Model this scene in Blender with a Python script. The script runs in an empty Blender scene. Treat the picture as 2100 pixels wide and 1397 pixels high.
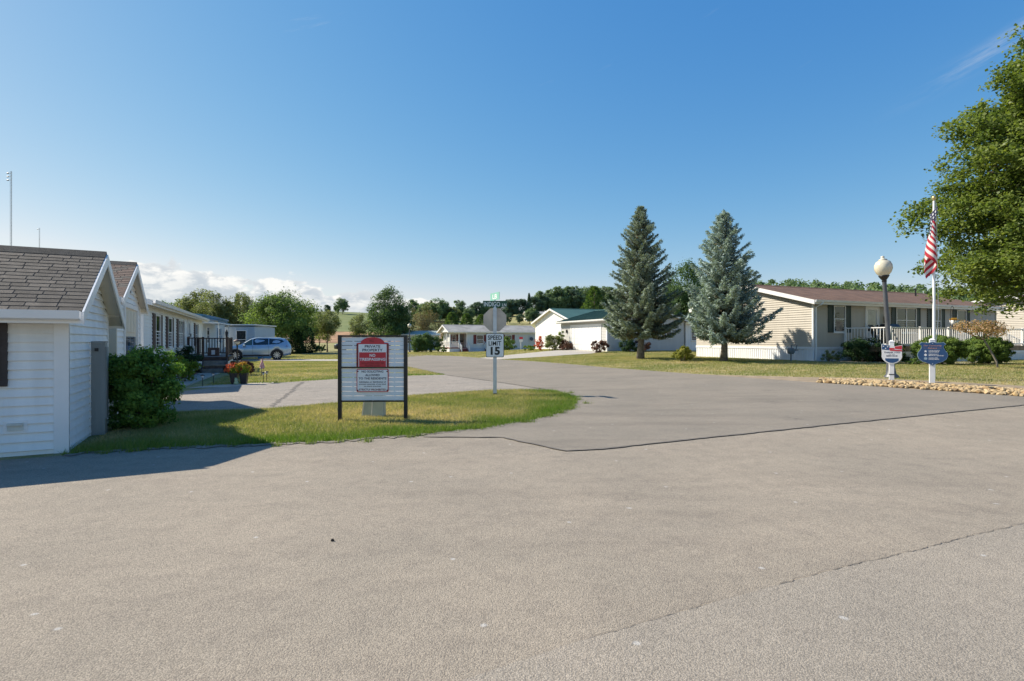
import bpy, bmesh, math, random
import numpy as np
from mathutils import Vector, Matrix
from mathutils.geometry import delaunay_2d_cdt

scene = bpy.context.scene
COL = scene.collection
R = math.radians
PI = math.pi

# ------------------------------------------------------------------ camera
cam_data = bpy.data.cameras.new('camera')
cam = bpy.data.objects.new('camera', cam_data)
COL.objects.link(cam)
cam_data.sensor_width = 36.0
cam_data.lens = 1130.0 / 2100.0 * 36.0
cam_data.clip_start = 0.05
cam_data.clip_end = 6000.0
cam.location = (0.0, 0.0, 1.5)
cam.rotation_euler = (R(90), 0, 0)
scene.camera = cam

# ------------------------------------------------------------------ light
SUN_EL = R(41.0)
SUN_AZ = R(-72.0)          # from +Y, clockwise positive: the sun stands to the left, ahead
sun_vec = Vector((math.sin(SUN_AZ) * math.cos(SUN_EL), math.cos(SUN_AZ) * math.cos(SUN_EL), math.sin(SUN_EL)))
sun_data = bpy.data.lights.new('sun', 'SUN')
sun_data.energy = 4.4
sun_data.angle = R(0.53)
sun_data.color = (1.0, 0.91, 0.76)
sun = bpy.data.objects.new('sun', sun_data)
COL.objects.link(sun)
sun.location = (-30, 20, 40)
sun.rotation_euler = (-sun_vec).to_track_quat('-Z', 'Y').to_euler()

scene.view_settings.view_transform = 'Standard'
scene.view_settings.look = 'None'
scene.view_settings.gamma = 1.0
scene.view_settings.use_curve_mapping = False
scene.view_settings.exposure = 0.80


class NT:
    """small helper round a node tree"""
    def __init__(self, nt):
        self.nt = nt

    def n(self, kind, **kw):
        nd = self.nt.nodes.new(kind)
        for k, v in kw.items():
            if k.startswith('i_'):
                key = k[2:]
                key = int(key) if key.isdigit() else key.replace('_', ' ')
                self.set(nd.inputs[key], v)
            else:
                setattr(nd, k, v)
        return nd

    def set(self, sock, v):
        if isinstance(v, bpy.types.NodeSocket):
            self.nt.links.new(v, sock)
        else:
            if hasattr(sock.default_value, '__len__') and not hasattr(v, '__len__'):
                v = (v, v, v) if len(sock.default_value) == 3 else (v, v, v, 1)
            if hasattr(sock.default_value, '__len__') and len(sock.default_value) == 4 and len(v) == 3:
                v = (*v, 1)
            sock.default_value = v

    def math(self, op, a, b=0.0, c=0.0, clamp=False):
        nd = self.nt.nodes.new('ShaderNodeMath')
        nd.operation = op
        nd.use_clamp = clamp
        for i, v in enumerate((a, b, c)):
            self.set(nd.inputs[i], v)
        return nd.outputs[0]

    def mix(self, fac, a, b, mode='MIX'):
        nd = self.nt.nodes.new('ShaderNodeMix')
        nd.data_type = 'RGBA'
        nd.blend_type = mode
        self.set(nd.inputs[0], fac)
        self.set(nd.inputs[6], a)
        self.set(nd.inputs[7], b)
        return nd.outputs[2]

    def ramp(self, v, lo, hi, smooth=True):
        nd = self.nt.nodes.new('ShaderNodeMapRange')
        nd.interpolation_type = 'SMOOTHSTEP' if smooth else 'LINEAR'
        self.set(nd.inputs[0], v)
        self.set(nd.inputs[1], lo)
        self.set(nd.inputs[2], hi)
        return nd.outputs[0]

    def noise(self, vec, scale, detail=4, rough=0.55, dist=0.0, out=0):
        nd = self.n('ShaderNodeTexNoise', i_Scale=scale, i_Detail=detail, i_Roughness=rough, i_Distortion=dist)
        if vec is not None:
            self.set(nd.inputs['Vector'], vec)
        return nd.outputs[out]

    def combine(self, x, y, z=0.0):
        nd = self.n('ShaderNodeCombineXYZ')
        for i, v in enumerate((x, y, z)):
            self.set(nd.inputs[i], v)
        return nd.outputs[0]


# ------------------------------------------------------------------ sky
world = bpy.data.worlds.new('World')
scene.world = world
world.use_nodes = True
wt = NT(world.node_tree)
world.node_tree.nodes.clear()
sky = wt.n('ShaderNodeTexSky')
sky.sky_type = 'NISHITA'
sky.sun_disc = False
sky.sun_elevation = SUN_EL
sky.sun_rotation = SUN_AZ
sky.altitude = 300
sky.air_density = 1.0
sky.dust_density = 0.4
sky.ozone_density = 2.6
tc = wt.n('ShaderNodeTexCoord')
sep = wt.n('ShaderNodeSeparateXYZ')
wt.set(sep.inputs[0], tc.outputs['Generated'])
az = wt.math('MULTIPLY', wt.math('ARCTAN2', sep.outputs[0], sep.outputs[1]), 180 / PI)
el = wt.math('MULTIPLY', wt.math('ARCSINE', sep.outputs[2]), 180 / PI)
# a bank of cumulus low in the sky on the sun's side; its top falls away towards the right
top = wt.math('ADD', wt.math('MULTIPLY', wt.ramp(az, 14.0, -31.0, False), 4.6), 2.0)
top = wt.math('SUBTRACT', top, wt.math('MULTIPLY', wt.ramp(az, -9.0, 6.0), 3.2))
ce = wt.combine(wt.math('MULTIPLY', az, 0.1), wt.math('MULTIPLY', el, 0.16), 3.1)
puff = wt.noise(ce, 3.0, 7, 0.56, 0.25)
big = wt.noise(ce, 0.9, 3, 0.5)
edge = wt.math('ADD', top, wt.math('MULTIPLY', wt.math('SUBTRACT', puff, 0.5), 4.4))
edge = wt.math('ADD', edge, wt.math('MULTIPLY', wt.math('SUBTRACT', big, 0.5), 1.6))
inside = wt.math('SUBTRACT', edge, el)
cl = wt.ramp(inside, 0.0, 0.38)
ce2 = wt.combine(wt.math('ADD', wt.math('MULTIPLY', az, 0.1), 0.09), wt.math('MULTIPLY', wt.math('SUBTRACT', el, 0.55), 0.2), 3.1)
shade = wt.noise(ce2, 4.0, 6, 0.58, 0.3)
lit = wt.math('MULTIPLY', wt.ramp(shade, 0.40, 0.58), wt.ramp(inside, 5.0, 0.2))
lit = wt.math('ADD', lit, wt.math('MULTIPLY', wt.ramp(inside, 1.3, 0.1), 0.35), clamp=True)
ccol = wt.mix(lit, (3.3, 3.65, 4.0), (5.8, 5.75, 5.55))
# thin wisps high on the right
wv = wt.combine(wt.math('MULTIPLY', wt.math('ADD', az, wt.math('MULTIPLY', el, 1.0)), 0.05),
                wt.math('MULTIPLY', wt.math('SUBTRACT', el, wt.math('MULTIPLY', az, 0.33)), 0.42), 7.7)
wisp = wt.math('MULTIPLY', wt.ramp(wt.noise(wv, 1.6, 5, 0.6), 0.68, 0.88), wt.ramp(el, 14.0, 24.0))
wisp = wt.math('MULTIPLY', wisp, 0.2)
da = wt.math('MULTIPLY', wt.math('SUBTRACT', az, 42.5), 1 / 4.5)
de = wt.math('MULTIPLY', wt.math('SUBTRACT', wt.math('SUBTRACT', el, 22.3), wt.math('MULTIPLY', wt.math('SUBTRACT', az, 42.5), 0.42)), 1 / 0.7)
blob = wt.math('EXPONENT', wt.math('MULTIPLY', wt.math('ADD', wt.math('MULTIPLY', da, da), wt.math('MULTIPLY', de, de)), -1.0))
streak = wt.math('MULTIPLY', blob, wt.ramp(wt.noise(wv, 5.0, 5, 0.6), 0.35, 0.7))
wisp = wt.math('ADD', wisp, wt.math('MULTIPLY', streak, 0.34), clamp=True)
# the camera's colour response to the sky: deep blue opposite the sun, pale towards it
ssep = wt.n('ShaderNodeSeparateColor')
wt.set(ssep.inputs[0], sky.outputs[0])
scol = wt.n('ShaderNodeCombineColor')
for i_, (k_, g_) in enumerate(((4.65, 1.5), (3.72, 0.84), (4.18, 0.37))):
    wt.set(scol.inputs[i_], wt.math('MULTIPLY', wt.math('POWER', wt.math('MULTIPLY', ssep.outputs[i_], 0.2), g_), k_))
sg = scol.inputs[1].links[0].from_socket
sr = wt.math('MINIMUM', scol.inputs[0].links[0].from_socket, wt.math('MULTIPLY', sg, 0.90))
wt.set(scol.inputs[0], sr)
skyc = scol.outputs[0]
c1 = wt.mix(wisp, skyc, (4.0, 4.2, 4.5))
c2 = wt.mix(wt.math('MULTIPLY', cl, 0.93), c1, ccol)
bg = wt.n('ShaderNodeBackground')
wt.set(bg.inputs[0], c2)   # sky and clouds
bg.inputs[1].default_value = 0.10
wo = wt.n('ShaderNodeOutputWorld')
world.node_tree.links.new(bg.outputs[0], wo.inputs[0])

# ------------------------------------------------------------------ materials
MATS = {}


def newmat(name):
    m = bpy.data.materials.new(name)
    m.use_nodes = True
    m.node_tree.nodes.clear()
    t = NT(m.node_tree)
    out = t.n('ShaderNodeOutputMaterial')
    b = t.n('ShaderNodeBsdfPrincipled')
    m.node_tree.links.new(b.outputs[0], out.inputs[0])
    MATS[name] = m
    return m, t, b, out


def M(name, col, rough=0.6, var=0.12, scale=2.0, metal=0.0, bump=0.0, bscale=40.0, coat=0.0, streak=False, spec=0.5):
    if name in MATS:
        return MATS[name]
    m, t, b, out = newmat(name)
    g = t.n('ShaderNodeNewGeometry').outputs['Position']
    if streak:
        mp = t.n('ShaderNodeMapping')
        t.set(mp.inputs[0], g)
        mp.inputs['Scale'].default_value = (3, 3, 0.35)
        g2 = mp.outputs[0]
    else:
        g2 = g
    n1 = t.noise(g2, scale, 5, 0.6)
    c = Vector(col)
    lo = c * (1 - var)
    hi = c * (1 + var)
    t.set(b.inputs['Base Color'], t.mix(t.ramp(n1, 0.3, 0.7), tuple(lo), tuple(hi)))
    b.inputs['Roughness'].default_value = rough
    b.inputs['Metallic'].default_value = metal
    b.inputs['Specular IOR Level'].default_value = spec
    if coat:
        b.inputs['Coat Weight'].default_value = coat
        b.inputs['Coat Roughness'].default_value = 0.06
    if bump:
        bp = t.n('ShaderNodeBump', i_Strength=bump, i_Distance=0.01)
        t.set(bp.inputs['Height'], t.noise(g, bscale, 4, 0.6))
        t.set(b.inputs['Normal'], bp.outputs[0])
    return m


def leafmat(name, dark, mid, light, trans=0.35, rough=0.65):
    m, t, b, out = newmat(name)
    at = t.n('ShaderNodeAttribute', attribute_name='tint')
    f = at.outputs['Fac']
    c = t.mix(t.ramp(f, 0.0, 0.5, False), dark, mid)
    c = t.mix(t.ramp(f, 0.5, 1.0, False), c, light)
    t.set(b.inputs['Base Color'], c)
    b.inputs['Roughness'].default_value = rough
    b.inputs['Specular IOR Level'].default_value = 0.18
    tr = t.n('ShaderNodeBsdfTranslucent')
    t.set(tr.inputs[0], t.mix(1.0, c, (1.15, 1.2, 0.55), 'MULTIPLY'))
    mx = t.n('ShaderNodeMixShader')
    mx.inputs[0].default_value = trans
    t.nt.links.new(b.outputs[0], mx.inputs[1])
    t.nt.links.new(tr.outputs[0], mx.inputs[2])
    t.nt.links.new(mx.outputs[0], out.inputs[0])
    return m


def asphalt(name, base, stone_lo, stone_hi, scale, streaks, patch, tone=0.2):
    m, t, b, out = newmat(name)
    g = t.n('ShaderNodeNewGeometry').outputs['Position']
    vo = t.n('ShaderNodeTexVoronoi', i_Scale=scale)
    t.set(vo.inputs['Vector'], g)
    sp = t.n('ShaderNodeSeparateColor')
    t.set(sp.inputs[0], vo.outputs['Color'])
    st = t.mix(sp.outputs[0], stone_lo, stone_hi)
    # binder between the stones
    gap = t.ramp(vo.outputs['Distance'], 0.35, 0.75)
    c = t.mix(t.math('MULTIPLY', gap, 0.45), st, tuple(Vector(base) * 0.6))
    n1 = t.noise(g, 0.55, 6, 0.62)
    c = t.mix(t.ramp(n1, 0.3, 0.72), c, t.mix(1.0, c, (1 + tone, 1 + tone * 0.9, 1 + tone * 0.8), 'MULTIPLY'))
    n3 = t.noise(g, 4.5, 5, 0.6)
    c = t.mix(t.math('MULTIPLY', t.ramp(n3, 0.42, 0.70), patch), c, t.mix(1.0, c, (0.76, 0.76, 0.78), 'MULTIPLY'))
    n4 = t.noise(g, 22.0, 4, 0.65)
    c = t.mix(t.math('MULTIPLY', t.ramp(n4, 0.40, 0.72), 0.35), c, t.mix(1.0, c, (0.78, 0.77, 0.77), 'MULTIPLY'))
    # worn tyre streaks run along the lane
    mp = t.n('ShaderNodeMapping')
    t.set(mp.inputs[0], g)
    mp.inputs['Rotation'].default_value = (0, 0, R(-20))
    mp.inputs['Scale'].default_value = (0.16, 1.1, 1)
    n2 = t.noise(mp.outputs[0], 1.3, 5, 0.6)
    c = t.mix(t.math('MULTIPLY', t.ramp(n2, 0.46, 0.72), streaks), c, t.mix(1.0, c, (0.72, 0.71, 0.72), 'MULTIPLY'))
    # oil drips and pale scuffs
    v2 = t.n('ShaderNodeTexVoronoi', i_Scale=0.55, voronoi_dimensions='2D')
    t.set(v2.inputs['Vector'], t.mix(0.22, g, t.noise(g, 5.0, 5, 0.65, out=1)))
    blot = t.math('MULTIPLY', t.ramp(v2.outputs['Distance'], 0.13, 0.02), t.ramp(t.noise(g, 14.0, 4, 0.7), 0.42, 0.6))
    c = t.mix(t.math('MULTIPLY', t.math('MULTIPLY', blot, t.ramp(t.noise(g, 0.23, 2, 0.5), 0.48, 0.6)), 0.5), c, (0.07, 0.064, 0.06))
    v3 = t.n('ShaderNodeTexVoronoi', i_Scale=0.9, voronoi_dimensions='2D')
    t.set(v3.inputs['Vector'], t.mix(0.06, g, t.noise(g, 9.0, 4, 0.6, out=1)))
    c = t.mix(t.math('MULTIPLY', t.ramp(v3.outputs['Distance'], 0.022, 0.008), 0.55), c, (0.5, 0.49, 0.47))
    t.set(b.inputs['Base Color'], c)
    b.inputs['Roughness'].default_value = 0.9
    b.inputs['Specular IOR Level'].default_value = 0.25
    bp = t.n('ShaderNodeBump', i_Strength=0.6, i_Distance=0.005)
    hgt = t.math('SUBTRACT', t.math('MULTIPLY', t.noise(g, scale * 0.55, 3, 0.6), 1.2), vo.outputs['Distance'])
    hgt = t.math('ADD', hgt, t.math('MULTIPLY', t.noise(g, 9.0, 5, 0.65), 1.6))
    t.set(bp.inputs['Height'], hgt)
    t.set(b.inputs['Normal'], bp.outputs[0])
    return m


asphalt('old_pavement', (0.17, 0.15, 0.125), (0.238, 0.208, 0.168), (0.368, 0.320, 0.257), 130.0, 0.38, 0.5)
asphalt('pavement_lane', (0.17, 0.152, 0.13), (0.245, 0.218, 0.181), (0.368, 0.326, 0.270), 130.0, 0.12, 0.3)
asphalt('road_asphalt', (0.18, 0.16, 0.13), (0.205, 0.182, 0.152), (0.28, 0.250, 0.208), 150.0, 0.55, 0.25)
asphalt('drive_asphalt', (0.24, 0.21, 0.18), (0.21, 0.19, 0.165), (0.36, 0.325, 0.28), 60.0, 0.35, 0.6, 0.2)
asphalt('concrete', (0.42, 0.39, 0.34), (0.36, 0.335, 0.29), (0.50, 0.46, 0.40), 90.0, 0.12, 0.2, 0.08)


def ground_material():
    m, t, b, out = newmat('lawn_soil')
    g = t.n('ShaderNodeNewGeometry').outputs['Position']
    n1 = t.noise(g, 0.35, 5, 0.6)
    n2 = t.noise(g, 1.8, 5, 0.65)
    n3 = t.noise(g, 40.0, 3, 0.7)
    f = t.math('ADD', t.math('MULTIPLY', n1, 0.55), t.math('MULTIPLY', n2, 0.45))
    c = t.mix(t.ramp(f, 0.36, 0.62), (0.19, 0.205, 0.08), (0.40, 0.335, 0.19))
    c = t.mix(t.ramp(n3, 0.3, 0.75), t.mix(1.0, c, (0.62, 0.66, 0.6), 'MULTIPLY'), t.mix(1.0, c, (1.3, 1.28, 1.2), 'MULTIPLY'))
    t.set(b.inputs['Base Color'], c)
    b.inputs['Roughness'].default_value = 0.95
    b.inputs['Specular IOR Level'].default_value = 0.1
    bp = t.n('ShaderNodeBump', i_Strength=0.8, i_Distance=0.03)
    t.set(bp.inputs['Height'], n3)
    t.set(b.inputs['Normal'], bp.outputs[0])


ground_material()


def crop_material():
    m, t, b, out = newmat('crop_rows')
    g = t.n('ShaderNodeNewGeometry').outputs['Position']
    w = t.n('ShaderNodeTexWave', i_Scale=0.35, i_Distortion=1.5, i_Detail=2)
    t.set(w.inputs['Vector'], g)
    n = t.noise(g, 0.25, 5, 0.6)
    c = t.mix(t.ramp(n, 0.35, 0.65), (0.10, 0.135, 0.03), (0.17, 0.19, 0.055))
    c = t.mix(t.math('MULTIPLY', w.outputs[1], 0.35), c, (0.07, 0.10, 0.025))
    t.set(b.inputs['Base Color'], c)
    b.inputs['Roughness'].default_value = 0.9


crop_material()
M('bare_earth', (0.30, 0.17, 0.085), 0.95, 0.3, 0.3, bump=0.5, bscale=3)
M('sandy_dirt', (0.27, 0.21, 0.14), 0.95, 0.25, 3.0, bump=0.8, bscale=60)
M('pebbles', (0.42, 0.37, 0.31), 0.9, 0.35, 30.0, bump=1.0, bscale=60)
M('tar', (0.14, 0.125, 0.108), 0.85, 0.2, 8, bump=0.6, bscale=80)
M('crumb', (0.22, 0.193, 0.158), 0.95, 0.4, 25, bump=1.0, bscale=90)
M('crack_dirt', (0.16, 0.138, 0.115), 0.95, 0.3, 20)
M('rust', (0.20, 0.08, 0.035), 0.9, 0.4, 8)
M('vinyl_white', (0.80, 0.79, 0.76), 0.45, 0.07, 1.2, streak=True)
M('vinyl_bluewhite', (0.76, 0.77, 0.78), 0.45, 0.07, 1.2, streak=True)
M('vinyl_cream', (0.66, 0.60, 0.48), 0.5, 0.04, 1.2, streak=True)
M('vinyl_beige', (0.47, 0.43, 0.365), 0.5, 0.04, 1.2, streak=True)
M('vinyl_grey', (0.50, 0.49, 0.46), 0.5, 0.04, 1.2, streak=True)
M('vinyl_blue', (0.42, 0.48, 0.54), 0.5, 0.05, 1.2, streak=True)
M('vinyl_palegrey', (0.62, 0.63, 0.61), 0.5, 0.04, 1.2, streak=True)
M('trim_white', (0.80, 0.79, 0.77), 0.4, 0.03, 2)
M('skirt_white', (0.76, 0.77, 0.79), 0.45, 0.05, 2, streak=True)
M('skirt_blue', (0.50, 0.57, 0.66), 0.5, 0.06, 2)
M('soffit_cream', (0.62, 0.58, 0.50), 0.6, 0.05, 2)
M('trim_blue', (0.035, 0.16, 0.30), 0.45, 0.1, 2)
M('shingle_grey', (0.094, 0.082, 0.070), 0.9, 0.22, 6, bump=0.8, bscale=160)
M('shingle_grey_pale', (0.119, 0.102, 0.086), 0.9, 0.22, 6, bump=0.8, bscale=160)
M('shingle_grey_dark', (0.070, 0.061, 0.053), 0.9, 0.22, 6, bump=0.8, bscale=160)
M('shingle_ridge', (0.035, 0.036, 0.036), 0.9, 0.3, 6, bump=0.8, bscale=160)
M('shingle_brown', (0.135, 0.09, 0.07), 0.9, 0.3, 9, bump=0.8, bscale=120)
M('shingle_redbrown', (0.145, 0.083, 0.055), 0.9, 0.25, 1.5, bump=0.8, bscale=60)
M('shingle_lightgrey', (0.27, 0.265, 0.255), 0.9, 0.22, 0.8, bump=0.6, bscale=60)
M('metal_green', (0.05, 0.11, 0.082), 0.5, 0.1, 1.0)
M('shutter_dark', (0.035, 0.026, 0.024), 0.6, 0.2, 3)
M('shutter_brown', (0.075, 0.042, 0.035), 0.6, 0.2, 3)
M('shutter_green', (0.018, 0.040, 0.034), 0.55, 0.2, 3)
M('shutter_red', (0.16, 0.022, 0.022), 0.6, 0.15, 3)
M('deck_brown', (0.060, 0.034, 0.026), 0.65, 0.3, 5)
M('deck_brown_worn', (0.13, 0.075, 0.052), 0.7, 0.3, 5)
M('deck_grey', (0.20, 0.185, 0.17), 0.8, 0.25, 5)
M('deck_tan', (0.27, 0.18, 0.105), 0.7, 0.25, 4)
M('porch_red', (0.22, 0.04, 0.03), 0.6, 0.15, 3)
M('black_metal', (0.012, 0.012, 0.013), 0.4, 0.2, 8)
M('post_grey', (0.10, 0.105, 0.115), 0.45, 0.18, 3, metal=0.3)
M('galvanised', (0.58, 0.60, 0.62), 0.38, 0.1, 5, metal=0.3)
M('sign_back', (0.52, 0.44, 0.37), 0.42, 0.14, 3, metal=0.25)
M('cabinet_grey', (0.25, 0.27, 0.27), 0.5, 0.12, 2, streak=True)
M('pedestal_green', (0.34, 0.39, 0.35), 0.55, 0.12, 4)
M('pedestal_pale', (0.62, 0.62, 0.56), 0.55, 0.12, 4)
M('panel_white', (0.78, 0.80, 0.82), 0.45, 0.04, 3)
M('sign_white', (0.82, 0.82, 0.82), 0.4, 0.03, 3)
M('sign_red', (0.56, 0.03, 0.045), 0.4, 0.05, 3)
M('sign_maroon', (0.17, 0.018, 0.022), 0.4, 0.05, 3)
M('sign_red_dark', (0.20, 0.014, 0.018), 0.4, 0.05, 3)
M('ink_navy', (0.020, 0.024, 0.060), 0.5, 0.05, 3)
M('ink_black', (0.012, 0.012, 0.012), 0.5, 0.05, 3)
M('sign_green', (0.010, 0.085, 0.045), 0.35, 0.08, 3)
M('sign_mint_sunlit', (0.22, 0.48, 0.38), 0.4, 0.08, 6)  # faded green, made paler still for the sun on the upper blade
M('sign_blue', (0.022, 0.075, 0.19), 0.4, 0.06, 3)
M('sign_edge', (0.30, 0.40, 0.48), 0.4, 0.06, 3)
M('ink_orange', (0.62, 0.32, 0.20), 0.5, 0.05, 3)
M('ink_white', (0.82, 0.82, 0.82), 0.5, 0.03, 3)
M('paint_white', (0.80, 0.80, 0.80), 0.4, 0.04, 4)
M('globe_glass', (0.62, 0.57, 0.44), 0.22, 0.12, 3)
M('gold', (0.55, 0.42, 0.20), 0.35, 0.1, 6, metal=0.6)
M('rubber', (0.015, 0.015, 0.016), 0.8, 0.2, 10)
M('alloy', (0.55, 0.55, 0.56), 0.3, 0.08, 6, metal=0.7)
M('car_blue', (0.36, 0.44, 0.51), 0.28, 0.02, 1, metal=0.45, coat=0.8)
M('car_dark', (0.03, 0.033, 0.04), 0.3, 0.02, 1, metal=0.4, coat=0.8)
M('car_red', (0.18, 0.02, 0.022), 0.3, 0.02, 1, metal=0.3, coat=0.8)
M('car_trim', (0.018, 0.018, 0.02), 0.55, 0.1, 5)
M('car_glass', (0.012, 0.016, 0.018), 0.06, 0.1, 2, spec=0.8)
M('car_glass_green', (0.05, 0.085, 0.075), 0.06, 0.1, 2, spec=0.8)
M('lamp_red', (0.30, 0.02, 0.025), 0.2, 0.1, 5)
M('lamp_clear', (0.6, 0.62, 0.63), 0.15, 0.05, 5)
M('window_glass', (0.014, 0.017, 0.019), 0.04, 0.3, 1.2, spec=0.55)
M('window_glass_pale', (0.16, 0.17, 0.17), 0.05, 0.5, 1.0, spec=0.9)
M('curtain', (0.34, 0.27, 0.22), 0.9, 0.25, 6)
M('bark', (0.115, 0.088, 0.068), 0.95, 0.35, 9, bump=1.0, bscale=25)
M('bark_grey', (0.17, 0.15, 0.13), 0.95, 0.35, 9, bump=1.0, bscale=25)
M('planter_black', (0.014, 0.014, 0.017), 0.5, 0.2, 4)
M('brick_edging', (0.20, 0.085, 0.06), 0.9, 0.3, 12)
M('stone_skirt', (0.34, 0.29, 0.25), 0.9, 0.35, 6, bump=1.0, bscale=8)
M('frog_green', (0.28, 0.38, 0.24), 0.6, 0.2, 20)
M('meter_grey', (0.15, 0.17, 0.18), 0.5, 0.15, 6)
M('mast_steel', (0.30, 0.31, 0.33), 0.6, 0.1, 0.1)
M('blue_plastic', (0.02, 0.16, 0.42), 0.5, 0.1, 4)
M('dry_leaf', (0.05, 0.035, 0.022), 0.9, 0.3, 40)
for i, cc in enumerate([(0.36, 0.25, 0.12), (0.42, 0.31, 0.17), (0.29, 0.19, 0.09), (0.46, 0.37, 0.23), (0.20, 0.14, 0.08)]):
    M('stone_%d' % i, cc, 0.85, 0.25, 12, bump=0.6, bscale=50)
leafmat('leaf_bush', (0.069, 0.143, 0.038), (0.143, 0.268, 0.057), (0.378, 0.550, 0.109), 0.50)
leafmat('leaf_dark', (0.018, 0.040, 0.018), (0.032, 0.072, 0.025), (0.072, 0.126, 0.040), 0.30)
leafmat('leaf_lime', (0.110, 0.176, 0.022), (0.187, 0.264, 0.039), (0.286, 0.352, 0.066), 0.50)
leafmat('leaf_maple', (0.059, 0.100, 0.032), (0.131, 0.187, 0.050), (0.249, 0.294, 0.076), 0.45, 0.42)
leafmat('leaf_green', (0.073, 0.131, 0.043), (0.166, 0.244, 0.071), (0.299, 0.384, 0.120), 0.50)
leafmat('leaf_olive', (0.100, 0.121, 0.048), (0.188, 0.218, 0.089), (0.310, 0.332, 0.144), 0.45)
leafmat('leaf_deep', (0.042, 0.084, 0.037), (0.090, 0.154, 0.058), (0.174, 0.238, 0.090), 0.45)
leafmat('leaf_brown', (0.123, 0.105, 0.052), (0.210, 0.175, 0.091), (0.298, 0.245, 0.131), 0.3)
leafmat('leaf_arbor', (0.048, 0.097, 0.034), (0.102, 0.170, 0.048), (0.206, 0.277, 0.077), 0.35)
leafmat('leaf_far', (0.091, 0.153, 0.078), (0.161, 0.236, 0.118), (0.261, 0.328, 0.161), 0.40)
leafmat('leaf_farconifer', (0.048, 0.094, 0.063), (0.090, 0.146, 0.090), (0.158, 0.215, 0.125), 0.30)
leafmat('leaf_yew', (0.048, 0.090, 0.026), (0.131, 0.209, 0.048), (0.300, 0.393, 0.084), 0.35)
leafmat('needle_blue', (0.190, 0.151, 0.091), (0.213, 0.282, 0.252), (0.465, 0.567, 0.542), 0.20, 0.6)
leafmat('needle_olive', (0.220, 0.161, 0.089), (0.171, 0.214, 0.161), (0.354, 0.426, 0.365), 0.20, 0.6)
leafmat('leaf_orange', (0.13, 0.14, 0.045), (0.40, 0.24, 0.12), (0.58, 0.42, 0.30), 0.4)
leafmat('leaf_redbush', (0.046, 0.029, 0.023), (0.130, 0.065, 0.046), (0.286, 0.143, 0.091), 0.25)
leafmat('leaf_yellow', (0.110, 0.132, 0.022), (0.242, 0.253, 0.044), (0.396, 0.363, 0.088), 0.35)
leafmat('petal_red', (0.450, 0.030, 0.020), (0.550, 0.100, 0.050), (0.600, 0.220, 0.080), 0.3)
leafmat('petal_yellow', (0.500, 0.220, 0.030), (0.580, 0.340, 0.050), (0.600, 0.450, 0.100), 0.3)
leafmat('petal_white', (0.600, 0.600, 0.560), (0.700, 0.700, 0.660), (0.750, 0.740, 0.700), 0.3)
leafmat('grass_blade', (0.125, 0.215, 0.034), (0.285, 0.285, 0.115), (0.61, 0.47, 0.29), 0.4, 0.7)
leafmat('crop_leaf', (0.096, 0.132, 0.030), (0.144, 0.180, 0.042), (0.216, 0.228, 0.060), 0.3)


# ------------------------------------------------------------------ mesh helpers
def tag(o, label=None, cat=None, group=None, kind=None):
    if label:
        o['label'] = label
    if cat:
        o['category'] = cat
    if group:
        o['group'] = group
    if kind:
        o['kind'] = kind
    return o


def thing(name, label, cat, loc=(0, 0, 0), rz=0.0, group=None):
    o = bpy.data.objects.new(name, None)
    o.empty_display_size = 0.2
    COL.objects.link(o)
    o.location = loc
    o.rotation_euler = (0, 0, rz)
    return tag(o, label, cat, group)


def copy_tree(o, parent=None):
    c = o.copy()
    COL.objects.link(c)
    c.parent = parent
    for ch in list(o.children):
        copy_tree(ch, c)
    return c


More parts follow.
